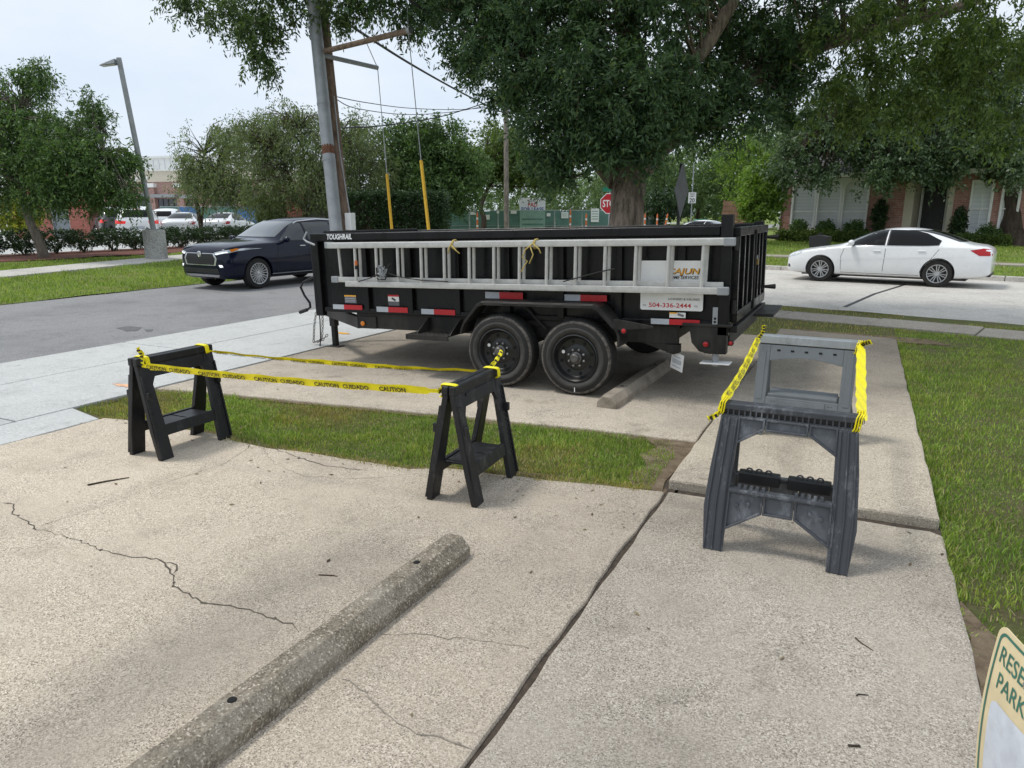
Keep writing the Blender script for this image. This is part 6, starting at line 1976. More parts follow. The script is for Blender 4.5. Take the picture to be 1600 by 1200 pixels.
fit_text('sign_words', 'REALTY', L * .5, .16, MT['ink_grey'], bd, L * .58, -.004, ztx(313.8), .0, 0, .002)
fit_text('sign_words', 'PAD', L * .36, .30, MT['red'], bd, L * .5, -.004, ztx(319.8), .02, 0, .002)
fit_text('sign_words', 'FOR LEASE', L * .86, .28, MT['blue'], bd, L * .5, -.004, ztx(327), .02, 0, .002)
ff2, fl2 = mesh_fence(1006, 60, 1034, 62, 1.9, 1, -.04, 'short green mesh fence piece right of the big trunk')
a, b = fl2(1012, 343), fl2(1022, 325)
MB().box(a.x, b.x, -.12, -.09, a.z, b.z).build('notice', MT['white'], ff2)
ff3, _ = mesh_fence(252, 62, 402, 60, 2.0, 5, LG, 'dark green mesh fence with blue tarps across the parking lot', blue=True)

# tall orange channelisers
for px, py0, dpt, lb_ in ((746, 331, 46, 'orange channeliser post below the pole left of the lease board'), (891, 327, 47, 'orange channeliser post by the fence gate'), (916, 333, 47, 'orange channeliser post between the fence notices'), (1027, 334, 52, 'orange channeliser post just right of the big trunk'), (1037, 333, 52, 'tilted orange channeliser post right of the big trunk'), (1008, 333, 52, 'orange channeliser post partly behind the big trunk')):
    p = pdp(px, 340, dpt)
    t = empty('channeliser_post', (p.x, p.y, -.04), (0, R(9) if px == 1037 else 0, 0), lb_, 'traffic post', 'orange posts along the fence')
    zt0 = pdp(px, py0, dpt).z
    MB().lathe([(.07, .06), (.055, zt0 * .95), (.02, zt0 + .04)], (0, 0, 0), (0, 0, 1), 12).build('tube', MT['orange_pl'], t, smooth='auto')
    for z in (.55, .8): MB().lathe([(.068, zt0 * z - .06), (.066, zt0 * z + .06)], (0, 0, 0), (0, 0, 1), 12, cap=False).build('white_band', MT['white'], t)
    MB().lathe([(.22, 0), (.2, .06)], (0, 0, 0), (0, 0, 1), 10).build('base', MT['rubber'], t)

# ------------------------------------------------------------------ signs at the corner
p = pdp(953.5, 318, 27)
ss = empty('stop_sign', (p.x, p.y, -.04), (0, 0, YAW), 'red stop sign half hidden by the big trunk', 'sign')
oc = lambda r: [(r * math.cos(R(22.5 + 45 * i)), r * math.sin(R(22.5 + 45 * i))) for i in range(8)]
h = p.z + .04
b_ = MB().prism(oc(.41), -.003, .003, lambda u, v, d: (u, d, v + h)).build('sign_plate', MT['white'], ss)
MB().prism(oc(.38), -.006, -.0035, lambda u, v, d: (u, d, v + h)).build('red_face', MT['stop_red'], b_)
fit_text('sign_word', 'STOP', .58, .27, MT['white'], b_, 0, -.0075, h, .02)
for x in (-.03, .1): MB().box(x - .025, x + .025, .006, .05, -.1, h + (.75 if x < 0 else -.2)).build('post', MT['galv'], ss)
for zz, rz, wd in ((h + .52, 0, .6), (h + .70, .7, .5)):
    MB().box(-wd / 2, wd / 2, -.004, .004, zz - .08, zz + .08, Matrix.Rotation(rz, 4, 'Z')).build('street_name_blade', MT['street_green'], ss)
p = pz(1062, 452, 0); p = Vector((-2.83, 12.15, -.03))
d = ray(1062, 300); k = 12.15 / d.y; p = _O + d * k
ws = empty('warning_sign', (p.x, p.y, -.03), (0, 0, R(-2)), 'grey back of a sign seen almost edge on, on a black post', 'sign')
h = 2.16
MB().prism([(-.43, h), (0, h - .46), (.43, h), (0, h + .46)], -.002, .002, lambda u, v, d: (d + .03, u, v)).build('plate', plain('sign_back_grey', (.10, .10, .105), .6), ws, bevel=.001)
MB().box(-.02, .026, -.025, .025, -.1, h + .42).build('post', MT['trim'], ws)
p = pdp(1081.5, 309, 57)
sl = empty('speed_limit_sign', (p.x, p.y, 0), (0, 0, YAW), 'white speed limit twenty sign far along the road', 'sign')
h = p.z
b_ = MB().box(-.31, .31, -.004, .004, h - .42, h + .42).build('plate', MT['white'], sl)
fit_text('sign_number', '20', .42, .34, MT['ink'], b_, 0, -.0055, h - .2, .02)
fit_text('sign_words', 'LIMIT', .4, .12, MT['ink'], b_, 0, -.0055, h + .12, .01)
fit_text('sign_words', 'SPEED', .4, .12, MT['ink'], b_, 0, -.0055, h + .29, .01)
MB().box(-.04, .04, .006, .06, -.1, h + 2.6).build('post', MT['galv'], sl)
p = pdp(1016, 307, 60)
s2 = empty('small_sign', (p.x, p.y, 0), (0, 0, YAW), 'small white square sign right of the big trunk', 'sign')
MB().box(-.15, .15, -.004, .004, p.z - .17, p.z + .17).build('plate', MT['white'], s2)
MB().box(-.04, .04, .006, .05, -.1, p.z + .15).build('post', MT['galv'], s2)
# green bin, board fence, pale car beyond the tailgate
p = pdp(1096, 340, 42)
bn = empty('wheelie_bin', (p.x, p.y, .1), (0, 0, YAW), 'green wheeled bin across the street beyond the trailer', 'bin')
bd_ = MB().hexa([(-.27, -.3, 0), (.27, -.3, 0), (.27, .3, 0), (-.27, .3, 0)], [(-.33, -.36, 1.25), (.33, -.36, 1.25), (.33, .36, 1.25), (-.33, .36, 1.25)]).build('bin_body', MT['street_green'], bn, bevel=.03)
MB().box(-.36, .36, -.4, .42, 1.25, 1.36).build('lid', MT['street_green'], bn, bevel=.03)
A, ang, L, sf = facade(1128, 33, 1180, 31.5)
A.z = .3
bf = empty('board_fence', A, (0, 0, ang), 'brown horizontal board fence beyond the tailgate', 'fence')
ztp = sf(1150, 314).z + .1
for i in range(9):
    MB().box(random.uniform(-.05, .05), L + random.uniform(-.05, .05), random.uniform(-.01, .01), .03, ztp * i / 9 + .008, ztp * (i + 1) / 9 - .008).build('board', MT['wood_fence'], bf)
for x in (.05, L * .5, L - .05): MB().box(x - .05, x + .05, .035, .13, -.2, ztp + .05).build('post', MT['wood_fence'], bf)
p = pdp(1116, 345, 36)
make_car('pale_sedan', SEDAN, MT['paint_white'], 'white car mostly hidden behind the trailer tailgate', 'car', (p.x, p.y, .02), R(-20), None, False, spokes=5, split=False)

# ------------------------------------------------------------------ poles and wires
def pole_line(px0, py0, px1, py1, dpt, ext_top=0.0):
    a, b = pdp(px0, py0, dpt), pdp(px1, py1, dpt)
    d = (b - a).normalized()
    g_ = a - d * (a.z / d.z) - d * .3
    return g_, b + d * ext_top


g0, g1 = pole_line(536.5, 355, 501, 0, 14.25, 4.5)
wp = empty('utility_pole', (g0.x, g0.y, 0), (0, 0, 0), 'leaning wooden utility pole with grey riser pipe behind the trailer front', 'utility pole')
o_ = Vector((g0.x, g0.y, 0))
MB().tube([g0 - o_, g0.lerp(g1, .5) - o_, g1 - o_], [.15, .13, .11], 14).build('wood_pole', MT['pole_wood'], wp, smooth='auto')
m0, m1 = pole_line(525, 355, 489, 0, 13.95, 4.2)
mp2 = MB().tube([m0 - o_, m1 - o_], [.125, .115], 14).build('riser_pipe', MT['galv'], wp, smooth='auto')
for py, m in ((55, 'galv'), (163, 'galv'), (235, 'rust'), (250, 'galv')):
    t = m0.lerp(m1, 0); f = (pdp(507, py, 14).z - m0.z) / (m1.z - m0.z); c = m0.lerp(m1, f) - o_
    MB().lathe([(.127, -.03), (.13, 0), (.127, .03)] if m == 'galv' else [(.124, -.09), (.126, 0), (.122, .09)], c, (m1 - m0), 14, cap=False).build('band', MT[m], mp2, smooth=True)
bxp = pdp(547, 344, 14.1) - o_
MB().box(bxp.x - .06, bxp.x + .09, bxp.y - .09, bxp.y + .06, bxp.z - .19, bxp.z + .14).build('meter_box', MT['white_soft'], wp, bevel=.01)
MB().tube([bxp + Vector((0, 0, .14)), pdp(541, 300, 14.1) - o_, pdp(530, 230, 14.1) - o_, pdp(522, 150, 14.1) - o_], .012, 6).build('conduit', MT['galv'], wp)
s1a, s1b = pdp(503, 81, 14) - o_, pdp(638, 48, 12.6) - o_
MB().tube([s1a, s1b], .05, 10).build('guy_strut', MT['rust_pipe'] if 'rust_pipe' in MT else MT['pole_wood'], wp, smooth='auto')
MB().lathe([(.06, -.02), (.07, .02), (.06, .06)], s1b, (s1b - s1a), 10).build('strut_end', MT['steel'], wp)
s2a, s2b = pdp(506, 87, 14) - o_, pdp(590, 106, 14.9) - o_
MB().tube([s2a, s2b], .045, 10).build('guy_strut', MT['galv'], wp, smooth='auto')
for top, mid, gt, gb_, dep in (((543, 0), s2b, (604.5, 272), (622, 466), 14.9), ((634, -40), s1b, (658, 251), (684, 488), 12.6)):
    t0 = pdp(top[0], top[1], dep - (.4 if dep > 14 else -.5)) - o_
    a, b = pdp(*gt, dep) - o_, pdp(*gb_, dep) - o_
    b = a + (b - a) * ((a.z + .05) / (a.z - b.z))
    MB().tube([t0, mid, a, b], .009, 5).build('guy_wire', MT['steel'], wp)
    MB().tube([a, b], .03, 10).build('guy_guard', MT['guard'], wp, smooth='auto')
h2 = pole_line(791.5, 350, 790, 60, 40, 1.0)
p2 = empty('utility_pole', (h2[0].x, h2[0].y, 0), (0, 0, 0), 'slim grey utility pole behind the construction fence signs', 'utility pole')
MB().tube([h2[0] - Vector((h2[0].x, h2[0].y, 0)), h2[1] - Vector((h2[0].x, h2[0].y, 0))], [.15, .12], 10).build('pole', MT['bark_grey'], p2, smooth='auto')
h3 = pole_line(538, 350, 514, 86, 22)
p3 = empty('utility_pole', (h3[0].x, h3[0].y, 0), (0, 0, 0), 'shorter brown pole just right of the leaning utility pole', 'utility pole')
MB().tube([h3[0] - Vector((h3[0].x, h3[0].y, 0)), h3[1] - Vector((h3[0].x, h3[0].y, 0))], [.12, .1], 10).build('pole', MT['pole_wood'], p3, smooth='auto')


def cable(pts, r, label):
    P = bez(pts, 12)
    e = empty('overhead_cable', P[0], (0, 0, 0), label, 'cable', 'overhead wires')
    MB().tube([q - P[0] for q in P], r, 5).build('wire', MT['rubber'], e)


cable([pdp(500, 5, 14), pdp(560, 48, 17), pdp(650, 105, 23), pdp(735, 152, 31), pdp(790, 178, 40)], .035, 'thick black cable running right and away from the leaning pole')
cable([pdp(521, 150, 22), pdp(570, 160, 27), pdp(640, 169, 33), pdp(720, 171, 38), pdp(790, 165, 40)], .016, 'thin upper wire sagging between the brown pole and the grey pole')
cable([pdp(525, 155, 22), pdp(560, 170, 27), pdp(640, 179, 33), pdp(720, 173, 38), pdp(790, 158, 40)], .016, 'thin lower wire sagging between the brown pole and the grey pole')
cable([pdp(530, 200, 22), pdp(600, 196, 28), pdp(680, 184, 34), pdp(730, 170, 38), pdp(790, 150, 40)], .026, 'thick wire rising from the brown pole to the grey pole')
cable([pdp(640, 0, 11), pdp(672, 22, 12.5), pdp(740, 60, 16), pdp(800, 100, 22)], .02, 'black service wire entering the big tree at upper centre')
# street lamp on concrete base
lz = .27
lp = empty('street_lamp', (-21.2, 16.4, lz), (0, 0, 0), 'grey parking lot lamp post leaning on a round concrete base', 'street lamp')
MB().lathe([(.36, -.3), (.35, .0), (.345, .93), (.33, .97)], (0, 0, 0), (0, 0, 1), 28).build('concrete_base', MT['base_conc'], lp, smooth='auto')
ltp = pa(186, 93, -21.35) - Vector((-21.2, 16.4, lz))
d_ = (ltp - Vector((0, 0, .97))).normalized()
MB().tube([Vector((0, 0, .95)), ltp + d_ * .05], [.085, .075], 10).build('pole', MT['galv'], lp, smooth='auto')
MB().box(-.17, .17, -.17, .17, .97, 1.0).build('base_plate', MT['galv'], lp)
for x in (-.13, .13):
    for y in (-.13, .13): MB().lathe([(.02, 1.0), (.02, 1.07)], (x, y, 0), (0, 0, 1), 6).build('anchor_bolt', MT['steel'], lp)
vd = Vector((-math.cos(YAW), -math.sin(YAW), 0))
M = Matrix.Translation(ltp + Vector((0, 0, -.08))) @ Matrix.Rotation(math.atan2(vd.y, vd.x), 4, 'Z') @ Matrix.Rotation(R(6), 4, 'Y')
MB().hexa([M @ Vector(p) for p in ((.10, -.14, -.05), (.62, -.10, -.04), (.62, .10, -.04), (.10, .14, -.05))], [M @ Vector(p) for p in ((.08, -.12, .10), (.55, -.07, .0), (.55, .07, .0), (.08, .12, .10))]).build('lamp_head', MT['galv'], lp, bevel=.015)
MB().box(.14, .56, -.08, .08, -.065, -.05, M).build('lens', MT['white_soft'], lp)
# ------------------------------------------------------------------ trees, hedges, shrubs
def leaf_mesh(name, C, D, cr, nt, nl, lw, droop, mat, parent, spread=.9, seed=1):
    rg = np.random.default_rng(seed)
    m = len(C)
    T = D[:, None, :] * .55 + rg.normal(size=(m, nt, 3)) * spread + np.array([0, 0, -droop])
    T /= np.linalg.norm(T, axis=-1, keepdims=True) + 1e-9
    ln = cr[:, None] * rg.uniform(.6, 1.25, (m, nt))
    t = rg.uniform(.12, 1.0, (m, nt, nl))
    P = C[:, None, None, :] + T[:, :, None, :] * (t * ln[..., None])[..., None]
    P[..., 2] -= droop * .55 * (t ** 2) * ln[..., None]
    P += rg.normal(size=P.shape) * (cr[:, None, None, None] * .07)
    A = T[:, :, None, :] * .45 + rg.normal(size=P.shape) * .75 + np.array([0, 0, -droop * .8 - .1])
    A /= np.linalg.norm(A, axis=-1, keepdims=True) + 1e-9
    S = np.cross(A, rg.normal(size=P.shape)); S /= np.linalg.norm(S, axis=-1, keepdims=True) + 1e-9
    sz = rg.uniform(.65, 1.25, P.shape[:3])[..., None]
    l, w = lw
    P, A, S, sz = P.reshape(-1, 3), A.reshape(-1, 3), S.reshape(-1, 3), sz.reshape(-1, 1)
    V = np.stack([P, P + A * l * .5 * sz + S * w * .5 * sz, P + A * l * sz, P + A * l * .5 * sz - S * w * .5 * sz], 1).reshape(-1, 3)
    i = np.arange(len(P))[:, None] * 4
    return np_mesh(name, V, i + np.array([0, 1, 2, 3]), mat, parent)


def blob_pts(blobs, rg):
    C, D = [], []
    for c, r, n in blobs:
        u = rg.normal(size=(n, 3)); u /= np.linalg.norm(u, axis=1, keepdims=True)
        q = rg.random(n) ** (1 / 2.4)
        C.append(np.array(c) + u * q[:, None] * np.array(r)); D.append(u)
    return np.concatenate(C), np.concatenate(D)


def tree(name, label, base, limbs, blobs, cr, nt, nl, lw, droop, leaf, bark, seed=1, cat='tree', group=None, twigr=.018, br=True, extra=None):
    """limbs: polylines of (point, radius) in site coordinates; blobs: (centre, radii, clusters)"""
    rg = np.random.default_rng(seed)
    base = Vector(base)
    e = empty(name, base, (0, 0, 0), label, cat, group)
    bv = np.array(base)
    tr = MB()
    nodes = []
    for i, lm in enumerate(limbs):
        pts, rs = bez([p for p, r in lm], 6), []
        for k in range(len(pts)):
            f = k / (len(pts) - 1) * (len(lm) - 1); j = min(int(f), len(lm) - 2)
            rs.append(lm[j][1] * (1 - (f - j)) + lm[j + 1][1] * (f - j))
        lm_pts = [p - base + Vector(noise.noise_vector(p * 1.3)) * rs[k] * (.25 if k else 0) for k, p in enumerate(pts)]
        mbl = MB().tube(lm_pts, rs, 14 if rs[0] > .2 else 8)
        mbl.build('trunk' if i == 0 else 'limb', MT[bark], e, smooth='auto')
        nodes += [p + base for p in lm_pts[2:]]
    C, D = blob_pts(blobs, rg)
    if br and nodes:
        nd_ = np.array([tuple(p) for p in nodes])
        mb = MB()
        for k in range(0, len(C)):
            dd = np.linalg.norm(nd_ - C[k], axis=1) + .6 * np.maximum(0, nd_[:, 2] - C[k][2])
            j = int(dd.argmin())
            a, b = Vector(nd_[j]) - base, Vector(C[k]) - base
            if (a - b).length > 6: continue
            mid = a.lerp(b, .5) + Vector((0, 0, .12 * (a - b).length)) + Vector(rg.normal(size=3)) * .08 * (a - b).length
            mb.tube([a, mid, b], [twigr * 1.6, twigr, twigr * .4], 4, cap=False)
        if mb.v: mb.build('branches', MT[bark], e, smooth=True)['kind'] = 'stuff'
    leaf_mesh('crown', C - bv, D, rg.uniform(.7, 1.3, len(C)) * cr, nt, nl, lw, droop, MT[leaf], e, seed=seed)
    if extra:
        for (bl, lf, cr2, nt2, nl2, lw2, dr2) in extra:
            C, D = blob_pts(bl, rg)
            leaf_mesh('crown', C - bv, D, rg.uniform(.7, 1.3, len(C)) * cr2, nt2, nl2, lw2, dr2, MT[lf], e, seed=seed + 9)
    return e


def PB(px, py, dep, r, n, sq=(1, 1, .8)):
    return (tuple(pdp(px, py, dep)), (r * sq[0], r * sq[1], r * sq[2]), n)


# big tree behind the trailer
tb = pdp(978, 350, 12.4); tb = Vector((tb.x, tb.y, -.03))
L = lambda px, py, d, r: (pdp(px, py, d), r)
limbs = [[(tb + Vector((0, 0, -.1)), .43), (tb + Vector((0, 0, .6)), .34), L(980, 350, 12.4, .295), L(982, 290, 12.4, .30), L(985, 240, 12.4, .30), L(995, 150, 12.3, .23), L(980, 30, 12.3, .2), L(970, -120, 12.3, .15)],
         [L(985, 275, 12.4, .22), L(1020, 215, 12.2, .17), L(1062, 125, 11.9, .13), L(1110, 60, 11.7, .115), L(1150, -10, 11.6, .1), L(1190, -120, 11.5, .09)],
         [L(965, 280, 12.4, .22), L(930, 240, 12.4, .16), L(880, 170, 12.6, .12), L(820, 70, 12.8, .09), L(760, -60, 13, .07)],
         [L(1005, 260, 12.5, .2), L(1080, 190, 12.7, .15), L(1200, 110, 12.7, .13), L(1320, 60, 12.4, .11), L(1500, 10, 12, .085), L(1600, -40, 11.7, .06)],
         [L(960, 150, 12.6, .16), L(860, -30, 13, .13), L(700, -110, 13.4, .1), L(560, -60, 13.6, .07), L(430, -10, 13.7, .04)]]
bl = [PB(715, -14, 12.6, .6, 22), PB(655, 10, 12.9, .25, 5), PB(745, 36, 12.3, .75, 30), PB(800, 76, 11.8, .8, 35), PB(790, -14, 12.2, 1.0, 44), PB(840, 156, 12.0, .75, 35), PB(880, 221, 12.1, .55, 25), PB(860, 256, 12.2, .32, 10), PB(900, 26, 12.0, 1.1, 54), PB(915, 126, 11.4, .8, 39), PB(940, 186, 11.6, .5, 18),
      PB(1000, 26, 11.6, 1.1, 51), PB(990, 136, 11.1, .7, 34), PB(1080, -14, 12.4, 1.0, 34), PB(1090, 156, 12.2, .7, 28), PB(1060, 176, 12.6, .5, 18), PB(1150, 171, 12.2, .55, 25), PB(1180, 86, 12.6, .9, 37), PB(1130, 66, 12.9, .8, 25),
      PB(1240, 26, 12.6, 1.0, 35), PB(1250, 136, 12.6, .6, 22), PB(1330, -4, 12.6, 1.0, 30), PB(1420, -14, 12.4, .9, 22),
      PB(735, 96, 12.5, .3, 8), PB(770, 131, 12.4, .35, 10)]
bl += [PB(955, 222, 11.4, .32, 15), PB(1012, 212, 11.4, .34, 16), PB(1060, 130, 11.3, .4, 14)]
up = [((tb.x, tb.y, 7.6), (5.5, 4.5, 2.2), 330), ((tb.x - 4.5, tb.y - .5, 6.9), (3.2, 2.5, 1.2), 100), ((tb.x + 5, tb.y - 1, 6.8), (3.2, 2.5, 1.2), 60)]
hang = [PB(290, -5, 13.8, .35, 14), PB(350, 10, 13.8, .45, 20), PB(395, 40, 13.7, .42, 22), PB(405, 90, 13.7, .28, 12), PB(425, 5, 13.8, .5, 18), PB(530, -15, 13.7, .4, 12), PB(590, -10, 13.7, .4, 14), PB(630, -5, 13.5, .4, 14), PB(480, -15, 13.9, .5, 12), PB(540, 25, 13.8, .18, 5), PB(640, 45, 13.4, .15, 4)]
olive = [PB(1330, 56, 11.8, .8, 24), PB(1400, 96, 11.6, .8, 24), PB(1470, 56, 11.4, .8, 24), PB(1540, 96, 11.2, .75, 24), PB(1590, 36, 11, .7, 17), PB(1300, 146, 12, .5, 12), PB(1550, 186, 11.2, .45, 11), PB(1380, 161, 11.7, .45, 11), PB(1460, 156, 11.5, .4, 8), PB(1560, -24, 11.3, .7, 14)]
tree('shade_tree', 'large dark shade tree with thick trunk behind the trailer', tb, limbs, bl, .42, 7, 24, (.105, .033), .35, 'leaf_big', 'bark', 3, extra=[(up, 'leaf_big', .6, 6, 18, (.15, .06), .3), (hang, 'leaf_hang', .36, 6, 16, (.10, .032), .75), (olive, 'leaf_olive', .40, 6, 20, (.10, .032), .8)])

# oak in front of the house
ob = pz(1586, 392, .33)
tree('live_oak', 'dark live oak shading the brick house at the right edge', (ob.x, ob.y, .25), [[(Vector((ob.x, ob.y, .1)), .62), L(1586, 360, 28.5, .5), L(1580, 310, 28.5, .48), L(1570, 250, 28.5, .36), L(1560, 150, 28.5, .2)], [L(1578, 300, 28.5, .3), L(1500, 230, 28.5, .2), L(1400, 200, 28.6, .14), L(1300, 210, 29, .08)]],
     [PB(1245, 250, 29.5, 1.1, 27), PB(1300, 200, 29.5, 1.8, 57), PB(1290, 265, 29.2, .5, 8), PB(1370, 230, 28.5, 1.4, 49), PB(1345, 155, 29.5, 1.8, 41), PB(1420, 180, 29, 1.9, 65), PB(1440, 250, 28, .8, 22), PB(1390, 265, 28, .6, 13), PB(1490, 230, 28, 1.3, 45), PB(1500, 155, 29, 2.0, 57), PB(1560, 185, 27.5, 1.6, 57), PB(1590, 250, 27, .9, 27), PB(1590, 105, 28, 2.0, 41), PB(1470, 85, 30, 2.0, 32), PB(1470, 265, 28, .5, 9), PB(1250, 200, 31, 1.1, 18), PB(1560, 240, 28, .8, 18)],
     .75, 7, 20, (.17, .075), .25, 'leaf_oak', 'bark_dark', 5, twigr=.03)

# left tree by the lamp
p0 = pz(70, 405, .33)
tree('elm_tree', 'drooping green tree with leaning grey trunk at the left edge', (p0.x, p0.y, .3), [[(Vector((p0.x, p0.y, .15)), .2), L(60, 375, 22.6, .14), L(40, 325, 22.6, .12), L(32, 260, 22.6, .1), L(35, 170, 22.6, .06)], [L(40, 325, 22.6, .1), L(90, 270, 22.4, .07), L(160, 240, 22.2, .03)], [L(36, 310, 22.6, .1), L(0, 250, 22.6, .07), L(-50, 200, 22.6, .04)]],
     [PB(25, 165, 22.6, 1.3, 60), PB(55, 215, 22.6, 1.6, 90), PB(100, 225, 22, 1.1, 54), PB(115, 270, 21.8, 1.0, 50), PB(150, 235, 22, .7, 26), PB(20, 270, 22, 1.3, 60), PB(160, 285, 21.8, .7, 30), PB(185, 250, 22, .45, 12), PB(50, 115, 22.6, .55, 22), PB(-30, 220, 22.6, 1.8, 60), PB(70, 295, 21.6, .8, 30), PB(200, 300, 21.9, .35, 10), PB(130, 185, 22.2, .6, 18), PB(195, 238, 21.9, .25, 6), PB(150, 165, 22.4, .4, 8)],
     .55, 7, 18, (.13, .04), .75, 'leaf_mid', 'bark_grey', 7)
# weeping trees in the lot
p0 = pdp(474, 345, 33)
tree('weeping_tree', 'feathery weeping tree with forked trunk behind the navy SUV', (p0.x, p0.y, .35), [[(Vector((p0.x, p0.y, .2)), .2), L(476, 348, 33, .16), L(478, 330, 33, .15), L(460, 300, 33, .1), L(440, 240, 33, .06)], [L(478, 335, 33, .11), L(500, 300, 33, .08), L(520, 240, 33, .05)], [L(477, 333, 33, .09), L(478, 290, 33, .07), L(470, 200, 33, .04)]],
     [PB(400, 225, 33, 1.7, 70), PB(460, 215, 33, 2.0, 90), PB(530, 225, 33, 1.9, 84), PB(585, 255, 33.5, 1.2, 40), PB(420, 285, 32.3, 1.2, 46), PB(500, 280, 32, 1.3, 54), PB(445, 180, 33, 1.0, 26), PB(560, 195, 34, 1.0, 26), PB(560, 285, 32.5, .9, 26), PB(400, 190, 33.5, .7, 14)],
     .85, 7, 14, (.16, .045), 1.1, 'leaf_soft', 'bark_dark', 9, twigr=.02)
p0 = pdp(312, 345, 36)
tree('weeping_tree', 'smaller weeping tree with thin stems standing among the lot cars', (p0.x, p0.y, .4), [[(Vector((p0.x, p0.y, .2)), .07), L(312, 335, 36, .06), L(308, 300, 36, .05), L(320, 240, 36, .03)], [(Vector((p0.x, p0.y, .2)), .06), L(318, 320, 36, .05), L(340, 260, 36, .03)], [(Vector((p0.x + .1, p0.y, .2)), .06), L(306, 320, 36, .05), L(296, 270, 36, .03)]],
     [PB(330, 235, 36, 1.8, 66), PB(300, 265, 36, 1.2, 40), PB(350, 280, 35.5, 1.3, 44), PB(370, 215, 36, 1.3, 36), PB(320, 298, 35.5, .8, 20), PB(380, 290, 35.5, 1.0, 30)],
     .8, 6, 11, (.17, .05), 1.1, 'leaf_soft', 'bark_dark', 10, twigr=.02)
p0 = pdp(648, 345, 36)
tree('street_tree', 'dark green tree between the yellow guy guards', (p0.x, p0.y, 0), [[(Vector((p0.x, p0.y, -.1)), .2), L(648, 345, 36, .14), L(644, 320, 36, .13), L(640, 270, 36, .08), L(645, 230, 36, .04)], [L(645, 322, 36, .1), L(660, 290, 36, .07), L(690, 250, 36, .04)]],
     [PB(640, 230, 36, 1.6, 70), PB(690, 235, 36, 1.8, 84), PB(725, 265, 36, 1.4, 56), PB(615, 270, 36, 1.3, 50), PB(665, 285, 35.5, 1.4, 60), PB(715, 300, 35.5, .9, 26), PB(650, 205, 36, .8, 20)],
     .85, 7, 16, (.18, .075), .4, 'leaf_mid', 'bark_dark', 11, twigr=.025)
p0 = pdp(752, 345, 46)
tree('street_tree', 'spreading tree left of the slim grey utility pole', (p0.x, p0.y, 0), [[(Vector((p0.x, p0.y, -.1)), .25), L(756, 345, 46, .17), L(752, 320, 46, .15), L(770, 280, 46, .1)], [L(752, 322, 46, .1), L(735, 290, 46, .06)]],
     [PB(775, 240, 46, 2.0, 70), PB(820, 255, 46, 1.7, 56), PB(745, 255, 46, 1.6, 50), PB(860, 270, 46, 1.2, 30), PB(790, 210, 47, 1.4, 34), PB(810, 270, 45.5, 1.1, 26)],
     1.0, 7, 15, (.22, .09), .4, 'leaf_olive', 'bark_dark', 12, twigr=.03)
far = 'trees along the road in the distance'
for k, (px, py, dep, r, n, lf, lb_) in enumerate(((1035, 275, 75, 4.2, 110, 'leaf_far', 'distant light green tree just right of the big trunk'), (1095, 265, 82, 5.0, 130, 'leaf_far', 'distant tree behind the speed limit sign'), (1150, 262, 74, 4.6, 130, 'leaf_far', 'distant tree behind the brown board fence'), (1195, 235, 66, 4.2, 110, 'leaf_light', 'distant yellow green tree left of the house roof'), (1120, 300, 90, 3.5, 70, 'leaf_far', 'low distant tree above the green bin'),
                                                   (900, 300, 95, 4.0, 80, 'leaf_far', 'distant tree above the green fence left of the stop sign'), (840, 305, 100, 4.0, 70, 'leaf_far', 'distant tree behind the lease board'), (780, 308, 105, 4.0, 60, 'leaf_far', 'distant tree far behind the slim grey pole'), (950, 290, 88, 3.5, 60, 'leaf_far', 'distant tree behind the stop sign'), (1000, 290, 98, 4.5, 70, 'leaf_far', 'distant tree hidden behind the big trunk'),
                                                   (700, 305, 100, 4.5, 60, 'leaf_far', 'distant tree beyond the clipped hedge'), (1260, 240, 60, 4.0, 70, 'leaf_far', 'distant tree above the left end of the house roof'))):
    c = pdp(px, py, dep)
    tree('roadside_tree', lb_, (c.x, c.y, 0), [[(Vector((c.x, c.y, -.1)), .3), (Vector((c.x, c.y, c.z * .5)), .22), (Vector((c.x + .2, c.y, c.z)), .1)]], [((c.x, c.y, c.z), (r, r, r * .75), n), ((c.x, c.y, max(r * .6, c.z * .55)), (r * .9, r * .9, r * .5), n // 3)],
         1.35, 6, 13, (.34, .16), .35, lf, 'bark_dark', 20 + k, group=far, br=False)
# dark clipped hedge
def box_hedge(name, label, A, ang, Lx, Ly, Hz, n, lw, leaf, seed, cat='hedge'):
    rg = np.random.default_rng(seed)
    e = empty(name, A, (0, 0, ang), label, cat)
    C = rg.uniform(0, 1, (n, 3)) * np.array([Lx, Ly, Hz])
    f = rg.integers(0, 4, n)
    C[f == 0, 1] = rg.uniform(0, .12, (f == 0).sum()); C[f == 1, 2] = Hz - rg.uniform(0, .12, (f == 1).sum())
    C[f == 2, 0] = np.where(rg.random((f == 2).sum()) < .5, rg.uniform(0, .12, (f == 2).sum()), Lx - rg.uniform(0, .12, (f == 2).sum()))
    D = np.zeros((n, 3)); D[:, 1] = -.6; D[:, 2] = .5
    leaf_mesh('foliage', C, D, np.full(n, .22), 4, 6, lw, .1, MT[leaf], e, spread=.7, seed=seed)
    MB().box(.25, Lx - .25, .25, max(.3, Ly - .2), .05, Hz - .25).build('twig_core', MT['bark_dark'], e)
    return e


